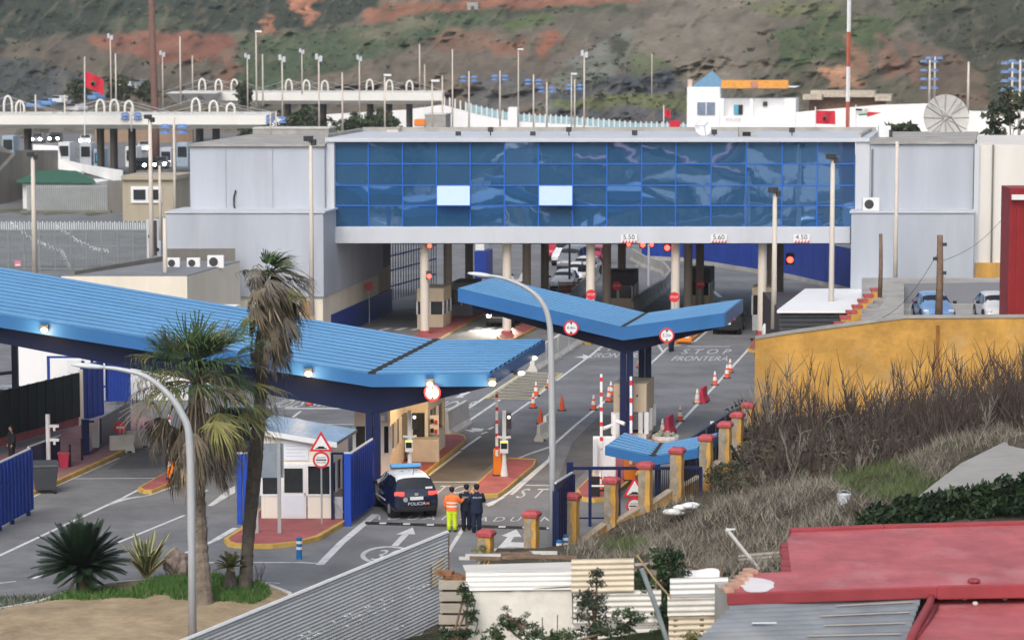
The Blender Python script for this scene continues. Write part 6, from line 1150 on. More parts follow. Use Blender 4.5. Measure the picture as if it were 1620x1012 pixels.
    if plate:
        b = MB(whitep); b.cbox((0, L0+.005, .80 if st is SUV else .72), (.5, .03, .12)); obj('number_plate', b, t)
    b = MB(black); b.cbox((0, L0+.08, .40), (1.5, .16, .2)); b.cbox((0, L1-.08, .40), (1.45, .16, .2)); obj('bumper', b, t, bevel=.05)
    return t
navyc = M('police_navy', (.012, .018, .045), .18, var=.06, coat=.7, spec=.5)
rl_, rr_2, fl_ = W(617.8, 816), W(684, 815), W(589.6, 800); ax = (rl_+rr_2)/2; RZ = R(15.5); ctr = ax+Vector((-math.sin(RZ), math.cos(RZ), 0))*1.3
pc = make_car('navy police car with a white roof and blue light bar, seen from behind', (ctr.x, ctr.y, 0), RZ, SUV, navyc, M('police_white', (.76, .78, .8), .3, var=.03, coat=.4), True, name='police_car', cat='police car')
pc.scale = (1.05, 1.05, 1.05)
b = MB(dark); b.cbox((0, -.30, 1.675), (1.1, .2, .05)); lb_ = obj('light_bar', b, pc); b = MB(ME('beacon_blue', (.1, .33, .62), .12)); b.cbox((0, -.30, 1.76), (1.16, .28, .12)); obj('blue_lens', b, lb_, bevel=.03)
Tm = Matrix.Translation((0, -2.105, .60)) @ Matrix.Rotation(PI/2, 4, 'X'); b = MB(whitep); text_mb(b, 'POLICIA', .16, Tm, wx=1.15); obj('lettering', b, pc, fix=False)
b = MB(M('flag_stripe', (.7, .2, .05), .5)); b.cbox((.42, -2.1, .60), (.12, .02, .07)); obj('flag_stripe', b, pc); b = MB(M('badge', (.5, .52, .5), .4, .5)); b.disc((-.42, -2.08, .76), .09, .02, 12); b.cbox((0, -2.05, .95), (.13, .02, .09)); obj('crest', b, pc)
b = MB(whitep); b.cbox((.50, -1.93, 1.16), (.26, .03, .07)); obj('sticker', b, pc)
for s in (-1, 1):
    b = MB(whitep); text_mb(b, 'POLICIA', .2, Matrix.Translation((s*.897, -.1, .78)) @ Matrix.Rotation(s*PI/2, 4, 'Z') @ Matrix.Rotation(PI/2, 4, 'X'), wx=1.1); obj('lettering', b, pc, fix=False); b = MB(whitep); b.cbox((s*.885, .1, .55), (.02, 1.5, .05)); obj('side_stripe', b, pc)
b = MB(dark); text_mb(b, '4 Y 7', .3, Matrix.Translation((0, -.85, 1.645)), wx=1.1); obj('roof_number', b, pc, fix=False); b = MB(black); b.tube([(0, -1.5, 1.6), (0, -1.66, 1.86)], .012, 5); obj('aerial', b, pc)
# queue of white cars on the far bend
qg = 'cars queueing beyond the third pillar'
for px, py, rz, st, c, lab in ((893, 459, PI-.15, HAT, carw, 'white hatchback at the head of the queue beyond the third pillar'), (914, 446, PI-.12, HAT, carw, 'second white car in the queue, half hidden by the head car'), (908, 427, PI-.3, VAN, carg, 'grey-white van in the queue behind the white cars'), (926, 436, PI-.3, HAT, carw, 'white car in the queue on the right, beside the third pillar'), (899, 418, PI-.3, VAN, carw, 'white van far back in the queue'), (941, 418, PI-.3, HAT, M('car_red', (.45, .03, .06), .3, coat=.4), 'red car at the far right of the queue'), (880, 410, PI-.2, VAN, M('car_red', (.45, .03, .06), .3), 'red van at the far left end of the queue'), (918, 405, PI-.2, VAN, M('car_red', (.45, .03, .06), .3), 'red van farthest back under the building edge')):
    p = W(px, py); make_car(lab, p, rz, st, c, None, False, False, None, qg, detail=False, win=(3, 6) if st is SUV else ((2, 5) if st is HAT else (2, 5)))
p = W(797, 513); dc = make_car('dark car coming out under the building with bright headlights', p, PI-R(10), HAT, card, None, False, True, None, None, win=(2, 5), detail=False)
for s in (-1, 1):
    li = bpy.data.lights.new('headlight_beam', 'SPOT'); li.energy = 1500; li.color = (1, .9, .72); li.spot_size = R(50); li.spot_blend = .7; li.shadow_soft_size = .08; lo = bpy.data.objects.new('headlight_beam', li); COL.objects.link(lo); lo.parent = dc; lo.location = (s*.6, 2.05, .72); lo.rotation_euler = (R(78), 0, 0)
make_car('black van with lit red tail lights leaving under the right end of the building', W(1153, 524), -R(8), VAN, card, None, True, False, None, None, win=(2, 5))
make_car('dark car half hidden behind the bushy palm under the long canopy', W(368, 690), R(70), HAT, card, None, False, False, None, 'cars behind the palms', win=(2, 5), detail=False)
make_car('grey car at the left edge behind the navy canopy post', W(-2, 655), R(60), HAT, carg, None, False, False, None, 'cars behind the palms', win=(2, 5), detail=False)
make_car('pale blue car parked on the terrace behind the wooden pole', (D(1481, 500, 141).x, 142, ZT), PI, HAT, carb, None, win=(2, 5))
make_car('white car parked on the terrace beside the dark red container', (D(1580, 500, 141).x, 142, ZT), PI, HAT, carw, None, win=(2, 5))
# motor scooter-like parcel under pillar 2
sc_ = thing('motor_scooter', 'small white and black scooter parked behind the second pillar', 'scooter', W(815, 452)); p = W(815, 452); b = MB(black)
for y in (-.55, .55): b.tube([p+Vector((y-.0, -.05, .25)), p+Vector((y, .05, .25))], .25, 12)
obj('wheel', b, sc_); b = MB(whitep); b.prism([p+Vector((-.55, -.12, .3)), p+Vector((.5, -.12, .3)), p+Vector((.62, -.12, .95)), p+Vector((.45, -.12, .95)), p+Vector((.25, -.12, .45)), p+Vector((-.05, -.12, .45)), p+Vector((-.2, -.12, .75)), p+Vector((-.65, -.12, .75))], (0, .24, 0)); obj('body', b, sc_); b = MB(black); b.cbox(p+Vector((-.4, 0, .8)), (.6, .26, .1)); b.tube([p+Vector((.52, -.3, 1.0)), p+Vector((.52, .3, 1.0))], .03, 6); obj('seat', b, sc_)
# ================================================================== PEOPLE
def skinmesh(nodes, edges, sub=2):
    me = bpy.data.meshes.new('sk'); bm = bmesh.new(); lay = bm.verts.layers.skin.verify(); vs = []
    for i, (p, r_) in enumerate(nodes):
        v = bm.verts.new(p); v[lay].radius = (r_, r_) if not isinstance(r_, tuple) else r_; v[lay].use_root = (i == 0); vs.append(v)
    for a, c in edges: bm.edges.new((vs[a], vs[c]))
    bm.to_mesh(me); bm.free(); o = bpy.data.objects.new('sk', me); COL.objects.link(o); m = o.modifiers.new('s', 'SKIN'); m.use_smooth_shade = True; s2 = o.modifiers.new('u', 'SUBSURF'); s2.levels = s2.render_levels = sub
    dg = bpy.context.evaluated_depsgraph_get(); r_ = bpy.data.meshes.new_from_object(o.evaluated_get(dg)); bpy.data.objects.remove(o); return r_
def person(lab, loc, rz, h, jacket, trousers, boots, hair_m, arms, stride=.0, group=None, hat=None, shade=1, text=None, band=None, coat_z=.80):
    t = thing('person', lab, 'person', loc, rz, group, w=False); k = h/1.78
    # nodes: body faces +Y
    N = [((0, 0, .95), .13), ((0, 0, 1.10), .125), ((0, .01, 1.28), .145), ((0, 0, 1.42), .12), ((0, .005, 1.50), .055), ((0, .015, 1.56), .055), ((0, .03, 1.63), .085), ((0, .02, 1.71), .088), ((0, .015, 1.765), .05)]
    E = [(0, 1), (1, 2), (2, 3), (3, 4), (4, 5), (5, 6), (6, 7), (7, 8)]; legs = []; armp = []
    for s in (-1, 1):
        o = len(N); f = s*stride; N += [((s*.10, 0, .88), .09), ((s*.105, f*.5+.01, .50), .06), ((s*.11, f-.02, .10), .042), ((s*.115, f+.11, .04), .04)]; E += [(0, o), (o, o+1), (o+1, o+2), (o+2, o+3)]; legs.append([N[o+q][0] for q in range(4)])
    for s, (el, wr) in zip((-1, 1), arms):
        o = len(N); N += [((s*.19, 0, 1.40), .062), (el, .045), (wr, .034)]; E += [(3, o), (o, o+1), (o+1, o+2)]; armp.append([N[o+q][0] for q in range(3)])
    N = [(tuple(x*k for x in p), r_*k) for p, r_ in N]; me = skinmesh(N, E)
    b = MB(skin); b.add([v.co.copy() for v in me.vertices], [tuple(p.vertices) for p in me.polygons])
    b.ball((0, .118*k, 1.645*k), (.016*k, .022*k, .026*k), 6, 4)
    for s in (-1, 1): b.ball((s*.088*k, .02*k, 1.645*k), (.014*k, .024*k, .034*k), 6, 4)
    for (sh, el, wr) in armp:      # palm, four unequal bent fingers and a thumb
        el, wr = Vector(el), Vector(wr); d = (wr-el).normalized(); sd = d.cross(Vector((0, 0, 1))); sd = Vector((1, 0, 0)) if sd.length < .1 else sd.normalized(); nn = d.cross(sd)
        b.tube([q*k for q in (wr-d*.01, wr+d*.03, wr+d*.085)], [.024*k, .036*k, .03*k], 8)
        for q, ln in enumerate((.07, .082, .078, .06)):
            u = sd*(q-1.5)*.019; p0 = wr+d*.075+u; b.tube([x*k for x in (p0, p0+d*ln*.55, p0+d*ln*.85+nn*ln*.3)], [.0095*k, .0088*k, .007*k], 6)
        p0 = wr+d*.03+sd*-.03; b.tube([x*k for x in (p0, p0+(d*.6-sd*.7).normalized()*.035, p0+(d*.9-sd*.5+nn*.2).normalized()*.065)], [.012*k, .011*k, .008*k], 6)
    obj('body', b, t, smooth=True, fix=False); bpy.data.meshes.remove(me)
    b = MB(black)
    for s in (-1, 1): b.ball((s*.033*k, .108*k, 1.67*k), (.013*k, .008*k, .008*k), 6, 4)
    b.cbox((0, .115*k, 1.598*k), (.05*k, .008*k, .01*k)); obj('face_features', b, t)
    def ell(zs, n=16):
        vs = [Vector((rx*math.cos(2*PI*j/n)*k, (ry*math.sin(2*PI*j/n)+cy)*k, z*k)) for z, rx, ry, cy in zs for j in range(n)]; m = len(zs)
        return vs, [(i*n+j, i*n+(j+1) % n, (i+1)*n+(j+1) % n, (i+1)*n+j) for i in range(m-1) for j in range(n)]
    b = MB(jacket); b.add(*ell([(coat_z, .245, .175, 0), (.95, .235, .17, 0), (1.08, .225, .16, 0), (1.22, .245, .17, .01), (1.36, .25, .16, .01), (1.43, .22, .135, 0), (1.48, .12, .09, 0), (1.53, .075, .075, .01)]))
    for (sh, el, wr) in armp: 
        sh, el, wr = Vector(sh), Vector(el), Vector(wr); b.tube([x*k for x in (sh*.9+Vector((0, 0, .14)), sh+Vector((0, 0, .0)), sh.lerp(el, .5), el, el.lerp(wr, .5), wr-(wr-el).normalized()*.02)], [.08*k, .102*k, .092*k, .08*k, .072*k, .06*k], 10)
    j_ = obj('jacket', b, t, smooth=True)
    b = MB(trousers); b.add(*ell([(.76, .19, .135, 0), (.98, .185, .135, 0)]))
    for lg in legs: 
        a, kn, an, to = [Vector(x) for x in lg]; b.tube([x*k for x in (a+Vector((0, 0, .06)), a.lerp(kn, .4), kn, kn.lerp(an, .6), an+Vector((0, 0, -.01)))], [.135*k, .12*k, .096*k, .088*k, .084*k], 12)
    obj('trousers', b, t, smooth=True); b = MB(boots)
    for lg in legs: an, to = Vector(lg[2]), Vector(lg[3]); b.tube([x*k for x in (an+Vector((0, -.06, -.03)), an+Vector((0, 0, -.035)), to+Vector((0, .0, .005)), to+Vector((0, .06, -.005)))], [.045*k, .058*k, .05*k, .034*k], 10)
    obj('boots', b, t, smooth=True)
    b = MB(hair_m); b.ball((0, -.0*k, 1.70*k), (.098*k, .108*k, .105*k), 14, 8); b.v = [v if v.y < .05*k or v.z > 1.71*k else Vector((v.x*.9, .05*k, v.z)) for v in b.v]; obj('hair', b, t, smooth=True)
    if hat: b = MB(hat); b.lathe([(.108*k, 1.70*k), (.112*k, 1.75*k), (.09*k, 1.80*k), (.03*k, 1.82*k)], (0, .005*k, 0), 16); obj('cap', b, t, smooth=True)
    if band:
        for z, rx, ry in ((1.02, .234, .17), (1.16, .242, .173)): b = MB(band); b.add(*ell([(z, rx, ry, .003), (z+.06, rx+.004, ry+.003, .005)])); obj('reflective_band', b, j_, fix=False)
        for lg in legs: a, kn, an, to = [Vector(x) for x in lg]; q = kn.lerp(an, .45); b = MB(band); b.tube([q*k, (q+(kn-an).normalized()*.06)*k], .088*k, 12, cap=False); obj('reflective_band', b, t, fix=False)
    if text: b = MB(whitep); text_mb(b, text, .085*k, Matrix.Translation((0, -.172*k, 1.33*k)) @ Matrix.Rotation(PI/2, 4, 'X'), wx=1.1); b.v = [Vector((v.x, v.y+abs(v.x)**2*1.2, v.z)) for v in b.v]; obj('lettering', b, j_, fix=False)
    return t
hiv = M('hivis_orange', (.85, .2, .05), .7, var=.1, scale=6); hiy = M('hivis_yellow', (.62, .78, .02), .7, var=.1, scale=6); refl = M('reflective', (.75, .72, .66), .35); uni = M('uniform_navy', (.014, .022, .05), .8, var=.2, scale=6); uni2 = M('uniform_dark', (.010, .014, .03), .8, var=.2, scale=6); hairb = M('hair_dark', (.012, .009, .008), .6)
AH = lambda s: ((s*.27, -.02, 1.14), (s*.26, .08, .92))
person('person in an orange hi-vis jacket and yellow trousers touching a colleague', W(715, 841), R(-14), 1.70, hiv, hiy, dark, hairb, [AH(-1), ((.33, .10, 1.20), (.43, .24, 1.32))], .06, 'people standing by the speed hump', hat=M('cap_dark', (.02, .016, .016), .8), band=refl, coat_z=.86)
person('person in dark police uniform, middle of the three standing at the hump', W(738, 839), R(8), 1.76, uni2, uni2, black, hairb, [((-.27, .06, 1.15), (-.2, .25, 1.12)), ((.27, .06, 1.15), (.16, .25, 1.08))], .04, 'people standing by the speed hump', hat=M('cap_navy', (.012, .016, .03), .8), text='POLICIA')
person('person in a navy police jacket with white back lettering, right of three', W(754, 842), R(14), 1.83, uni, uni, black, hairb, [((-.27, .05, 1.15), (-.18, .26, 1.1)), ((.30, .10, 1.16), (.24, .28, 1.2))], .05, 'people standing by the speed hump', hat=M('cap_navy', (.012, .016, .03), .8), text='POLICIA', coat_z=.74)
person('person in dark clothes standing under the right canopy by the height disc', W(1062, 556), R(200), 1.75, uni2, uni, black, hairb, [AH(-1), AH(1)], .08)
pd_ = W(19, 741); pd_.z = .2; person('person in black at the left edge in front of the dark screen fence', pd_, R(120), 1.68, black, black, black, hairb, [AH(-1), AH(1)], .03)
person('person in black beside the queue of white cars', W(921, 449), R(170), 1.72, uni2, uni2, black, hairb, [AH(-1), AH(1)], .06)
# ================================================================== STREET FURNITURE
def cone(loc, lab, kind, grp='traffic cones'):
    t = thing('traffic_cone', lab, 'traffic cone', loc, 0, grp, w=False); b = MB(black); b.box(-.2, .2, -.2, .2, 0, .04); obj('base', b, t, bevel=.01); b = MB(coneo if kind != 'pale' else M('cone_faded', (.7, .45, .3), .6))
    if kind == 'plain': b.lathe([(.15, .04), (.035, .74), (.02, .75)], (0, 0, 0), 16); obj('body', b, t, smooth=False)
    else:
        def rr(z): return .15-(.115*(z-.04)/.7)
        b.lathe([(rr(.04), .04), (rr(.74), .74)], (0, 0, 0), 16); obj('body', b, t); b = MB(conew); b.lathe([(rr(.26)+.004, .26), (rr(.46)+.004, .46)], (0, 0, 0), 16); b.lathe([(rr(.56)+.004, .56), (.034, .755)], (0, 0, 0), 16); obj('white_band', b, t)
    return t
for px, py, kd_, lab in ((889, 649, 'plain', 'plain orange cone standing alone right of the tall lamp post'), (855, 670, 'plain', 'plain orange cone left of the tall lamp post, above the white blocks'), (843.5, 645, 'band', 'banded cone in front of another at the lower corner of the hatched box'), (848, 626, 'band', 'banded cone behind another at the right corner of the hatched box'), (868.5, 613, 'band', 'banded cone hidden partly by the tall lamp post beside the hatched box'), (871, 604, 'band', 'banded cone farthest back beside the tall lamp post'), (939, 648, 'band', 'banded cone on the white line left of the raised white barrier'), (963, 635, 'band', 'front banded cone of the pair left of the toll booth'), (966.5, 626, 'band', 'back banded cone of the pair left of the toll booth'), (1155, 589, 'band', 'farthest cone of the row along the right edge line'), (1150, 598, 'band', 'second farthest cone of the row along the right edge line'), (1131, 609, 'band', 'third cone from the back along the right edge line'), (1103, 638, 'pale', 'faded pale cone left of the upper red plastic barrier'), (1076, 666, 'band', 'banded cone on the edge line between the two red plastic barriers'), (1048, 687, 'pale', 'faded pale cone beside the lower red plastic barrier'), (950, 781, 'band', 'banded cone on the right island behind the blue railing'), (489.5, 641, 'band', 'banded cone by itself under the lit canopy lamp at left'), (1012, 581, 'band', 'banded cone between the two navy columns of the right canopy')):
    p = W(px, py); p.z = .17 if px == 950 else 0; cone(p, lab, kd_)
def waterbar(px, py, rz, lab, m_, s=1):
    p = W(px, py); t = thing('plastic_barrier', lab, 'barrier', p, rz, 'plastic water barriers', w=False); b = MB(m_); pr = [(-.22, 0), (.22, 0), (.22, .12), (.1, .35), (.07, .8), (-.07, .8), (-.1, .35), (-.22, .12)]
    b.prism([(-.55*s, u, v*s) for u, v in pr], (1.1*s, 0, 0)); o = obj('body', b, t, bevel=.02); b = MB(dark)
    for x in (-.3, .3): b.cbox((x*s, -.22, .06), (.2, .02, .08))
    obj('slot', b, t); return t
rp = M('red_plastic', (.45, .03, .08), .5, var=.15)
waterbar(1113, 636, R(75), 'upper dark red plastic barrier on the right edge line', rp, 1.0); waterbar(1059, 686, R(75), 'lower dark red plastic barrier above the small blue canopy', rp, 1.1)
waterbar(858, 696, R(70), 'front piece of the two white plastic blocks left of the tall lamp post', conc_w, 1.0); waterbar(866, 686, R(78), 'back piece of the two white plastic blocks beside the tall lamp post', whitep, 1.15)
waterbar(193, 716, R(20), 'front grey-white plastic barrier at the end of the pink pavement', conc_w, 1.0); waterbar(217, 708, R(25), 'back grey-white plastic barrier under the bushy palm', conc_w, 1.0)
P = W(706, 691); jersey('concrete_barrier', [P, P+RD*4.2+Vector((.2, 0, 0))], 'short white concrete barrier right behind the control booth', 1.2, conc_w, 5)
# planter with rubble and camera post near the right canopy
t = thing('planter', 'white round planter full of rubble behind the small blue canopy', 'planter', W(1053, 702)); b = MB(conc_w); b.lathe([(.5, 0), (.62, .25), (.62, .4), (.5, .4), (.48, .3)], W(1053, 702), 14); obj('pot', b, t); b = MB(M('rubble', (.3, .3, .24), .9, var=.4)); 
rr = random.Random(5)
for k in range(14): b.ball(W(1053, 702)+Vector((rr.uniform(-.4, .4), rr.uniform(-.3, .3), .4+rr.uniform(0, .1))), rr.uniform(.06, .14), 6, 4)
obj('rubble', b, t); b = MB(dark); b.cbox(W(1042, 700)+Vector((0, 0, .5)), (.5, .06, .1), .7); obj('lid', b, t)
t = thing('camera_post', 'white post with a white camera behind the ochre pillars', 'camera post', W(1126, 716)); p = W(1126, 716); b = MB(whitep); b.cbox(p+Vector((0, 0, .7)), (.16, .16, 1.45)); obj('post', b, t); b = MB(whitep); b.tube([p+Vector((-.1, 0, .95)), p+Vector((-.5, -.25, .82))], .09, 10); obj('camera', b, t)
# street lamps
def slamp(lab, d, pts, rbase, head, base):
    P = [D(x, y, d) for x, y in pts]; P0 = Vector((P[0].x, d, base)); t = thing('street_lamp', lab, 'street lamp', P0); b = MB(M('lamp_grey', (.5, .52, .54), .45, .2, var=.06, scale=.8)); P = [P0]+P; 
    # smooth arm
    Q = [P[0], P[1]]
    for i in range(1, len(P)-1):
        p0, p1, p2, p3 = P[max(i-1, 1)], P[i], P[i+1], P[min(i+2, len(P)-1)]
        for k in range(1, 7): u = k/6; Q.append(.5*((2*p1)+(p2-p0)*u+(2*p0-5*p1+4*p2-p3)*u*u+(3*p1-p0-3*p2+p3)*u**3))
    n = len(Q); b.tube(Q, [lerp(rbase, rbase*.42, min(1, i/(n-1)*1.05)) if i > 1 else rbase*(1 if i == 0 else .85) for i in range(n)], 12); obj('pole', b, t, smooth=True)
    a, c = D(*head[0], d), D(*head[1], d); b = MB(M('lamp_head', (.62, .66, .68), .4, var=.05)); m = a.lerp(c, .5); L = (c-a).length/2; ang = math.atan2(c.z-a.z, c.x-a.x)
    b.at(m, 0, 0, -ang); n = 12; prof = [(-L, .05, .03), (-L*.6, .13, .07), (0, .16, .09), (L*.6, .12, .07), (L, .06, .05)]; vs = [(x, w*math.cos(2*PI*j/n), h_*math.sin(2*PI*j/n)) for x, w, h_ in prof for j in range(n)]
    b.add(vs, [(i*n+j, i*n+(j+1) % n, (i+1)*n+(j+1) % n, (i+1)*n+j) for i in range(4) for j in range(n)]+[tuple(range(n)), tuple(4*n+j for j in range(n))]); obj('lamp_head', b, t, smooth=True); b = MB(steel); b.cyl(P0, rbase*1.6, .06, 12); obj('base_plate', b, t); return t
slamp('tall grey street lamp with a curved arm in front of the bushy palm', 87, [(303, 860), (300, 700), (288, 655), (265, 622), (230, 595), (190, 584), (164, 581)], .135, ((112, 576), (166, 581)), 0)
slamp('tall grey street lamp with a long curved arm before the right canopy', 102, [(874, 720), (872, 560), (868, 505), (855, 475), (832, 455), (800, 441), (776, 436)], .13, ((740, 432), (780, 437)), 0)
# signs on posts
def tri_sign(px, py, rpx, pr, d, base, lab, lines=True):
    c = D(px, py, d); rad = D(px, pr, d); t = thing('road_sign', lab, 'road sign', (c.x, d, base), 0, 'hump and customs sign pairs'); b = MB(steel); b.tube([(c.x, d+.06, base), (c.x, d+.06, c.z+.3)], .035, 8); obj('post', b, t)
    def tri(s, y): return [c+Vector((s*math.cos(a), y, s*math.sin(a))) for a in (PI/2, PI/2+2*PI/3, PI/2+4*PI/3)]
    s = .52; b = MB(red); b.prism(tri(s, 0), (0, .03, 0)); o = obj('warning_triangle', b, t, bevel=.01); b = MB(whitep); b.quad(*tri(s*.7, -.006)); obj('white_face', b, o, fix=False); b = MB(black); q = c+Vector((0, -.012, -.13)); b.add([q+Vector((x, 0, z)) for x, z in ((-.22, -.03), (.22, -.03), (.22, 0), (.14, .01), (.09, .07), (-.09, .07), (-.14, .01), (-.22, 0))], [tuple(range(8))]); obj('hump_symbol', b, o, fix=False)
    r = .32; b = MB(red); b.disc(rad, r, .03, 28); o = obj('round_plate', b, t); b = MB(whitep); n = 28; b.add([rad+Vector((r*.76*math.cos(2*PI*j/n), -.006, r*.76*math.sin(2*PI*j/n))) for j in range(n)], [tuple(range(n))]); obj('white_face', b, o, fix=False); b = MB(black); q = rad+Vector((0, -.012, 0)); b.add([q+Vector((x, 0, z)) for x, z in ((-.2, -.025), (.2, -.025), (.2, .025), (-.2, .025))], [(0, 1, 2, 3)])
    text_mb(b, 'ADUANA', .085, facing(rad+Vector((0, -.012, .09)))); text_mb(b, 'DOUANE', .085, facing(rad+Vector((0, -.012, -.1)))); obj('lettering', b, o, fix=False); return t
tri_sign(508, 703, 0, 727, 107.3, .16, 'speed hump triangle above a round customs sign in front of the kiosk'); tri_sign(1004, 775, 0, 800, 107.5, 0, 'speed hump triangle above a round customs sign behind an ochre pillar')
t = thing('sign_panel', 'large grey sign panel seen from behind on two posts, left of the kiosk', 'sign', W(425, 860)); b = MB(M('sign_back', (.26, .31, .36), .5, .2, var=.08)); p0, p1 = D(400, 755, 105.6), D(448.5, 701, 105.6); b.box(p0.x, p1.x, 105.58, 105.63, p0.z, p1.z); obj('panel', b, t); b = MB(steel)
for px in (405, 441): p = D(px, 700, 105.5); b.box(p.x-.065, p.x+.065, 105.44, 105.57, .15, p.z+.02)
obj('post', b, t)
def bollard(px, py, h, lab):
    p = W(px, py); t = thing('bollard', lab, 'bollard', p, 0, 'blue and white flexible bollards', w=False); b = MB(M('bollard_blue', (.02, .16, .42), .5)); r = .105; b.lathe([(r*1.15, 0), (r*1.15, .03), (r, .04), (r, h-.03), (r*.8, h)], (0, 0, 0), 14); obj('body', b, t); b = MB(whitep)
    for z in (.45, .72): b.lathe([(r+.004, z*h), (r+.004, z*h+.1)], (0, 0, 0), 14)
    obj('reflective_band', b, t, fix=False)
bollard(473.5, 884, .8, 'blue and white bollard in front of the kiosk island'); bollard(884.5, 885, .72, 'lower of two blue and white bollards by the right lamp post'); bollard(894.5, 876, .72, 'upper of two blue and white bollards by the right lamp post')
for px, py, h, lab in ((111, 744, .95, 'thin black bollard on the pink pavement, nearer the red bin'), (130, 733, .92, 'thin black bollard on the pink pavement, nearer the navy fence')):
    p = W(px, py); t = thing('bollard', lab, 'bollard', p, 0, 'thin black bollards', w=False); b = MB(black); b.cyl((0, 0, .14), .05, h, 10); obj('post', b, t); b = MB(black); b.ball((0, 0, h+.14), .06, 8, 6); obj('knob', b, t)
p = W(72, 779); t = thing('wheeled_bin', 'large dark grey wheeled waste bin on the kerb at left', 'bin', p, .15, w=False); bn = M('bin_grey', (.05, .055, .062), .5, var=.15); b = MB(bn); b.hexa([(-.42, -.35, .15), (.42, -.35, .15), (.42, .35, .15), (-.42, .35, .15), (-.54, -.45, 1.12), (.54, -.45, 1.12), (.54, .45, 1.12), (-.54, .45, 1.12)]); obj('body', b, t, bevel=.04); b = MB(bn); b.hexa([(-.57, -.5, 1.125), (.57, -.5, 1.125), (.57, .48, 1.125), (-.57, .48, 1.125), (-.52, -.42, 1.24), (.52, -.42, 1.24), (.5, .42, 1.3), (-.5, .42, 1.3)]); obj('lid', b, t, bevel=.03)
for x in (-.38, .38):
    for y in (-.3, .3): b = MB(black); b.tube([(x-.04, y, .1), (x+.04, y, .1)], .1, 12); obj('wheel', b, t)
p = W(102, 744); t = thing('waste_bin', 'small red waste bin beside the thin black bollard', 'bin', p, 0, w=False); b = MB(rp); b.hexa([(-.18, -.16, .15), (.18, -.16, .15), (.18, .16, .15), (-.18, .16, .15), (-.25, -.2, .75), (.25, -.2, .75), (.25, .2, .75), (-.25, .2, .75)]); obj('body', b, t, bevel=.03); b = MB(redcap); b.box(-.27, .27, -.22, .22, .752, .8); obj('lid', b, t)
t = thing('sensor_pole', 'white pole with two small side lamps behind the dark bin', 'pole', W(77, 745)); p = W(77, 745); zt = D(77, 655, p.y).z; b = MB(whitep); b.cyl(p, .1, zt, 12); obj('pole', b, t); b = MB(whitep)
for z in (zt-.5, zt-1.1): b.cbox(p+Vector((.28, -.05, z)), (.4, .12, .12)); b.cbox(p+Vector((.28, -.05, z-.13)), (.1, .1, .16))
obj('lamps', b, t)
# barriers with raised booms
def boomgate(px, ybase, w, h, bx, btop, lab, hm=orange, base=.16):
    p = W(px, ybase, base); t = thing('barrier_gate', lab, 'barrier', p, 0, 'raised barrier gates'); b = MB(hm); b.cbox(p+Vector((0, .12, h/2)), (w, .3, h)); obj('housing', b, t, bevel=.03); b = MB(dark); b.box(p.x-w/2-.04, p.x+w/2+.04, p.y-.08, p.y+.32, base-.02, base+.05); obj('base', b, t)
    q = D(bx, ybase, p.y); q.z = p.z+h*.75; e = D(bx, btop, p.y); n = 10; b = MB(whitep); 
    b.hexa([(q.x-.06, p.y-.09, q.z), (q.x+.06, p.y-.09, q.z), (q.x+.06, p.y-.05, q.z), (q.x-.06, p.y-.05, q.z), (e.x-.05, p.y-.09, e.z), (e.x+.05, p.y-.09, e.z), (e.x+.05, p.y-.05, e.z), (e.x-.05, p.y-.05, e.z)]); bo = obj('boom', b, t); b = MB(red)
    for k in range(n):
        if k % 2: z0, z1 = lerp(q.z, e.z, k/n), lerp(q.z, e.z, (k+.55)/n); x = lerp(q.x, e.x, k/n); b.box(x-.062, x+.062, p.y-.095, p.y-.045, z0, z1)
    obj('red_stripes', b, bo); return t
boomgate(787, 752, .34, 1.12, 786, 618, 'orange barrier gate with a raised boom on the middle island'); boomgate(996.5, 760, .46, .95, 998, 595, 'orange barrier gate behind the small blue canopy, boom raised beside the navy columns'); boomgate(272.5, 757, .42, .72, 268, 655, 'orange barrier gate on the left island under the bushy palm')
boomgate(956, 762, .95, 1.9, 951, 591, 'white cabinet with a raised red and white boom on the right island', whitep, .16)
p = W(956, 764, .16); b = MB(greyl); b.cbox(p+Vector((-.38, -.05, 1.2)), (.2, .2, 1.3)); bx_ = [o for o in bpy.data.objects if o.get('label', '').startswith('white cabinet with')][0]; obj('side_door', b, bx_, bevel=.02)
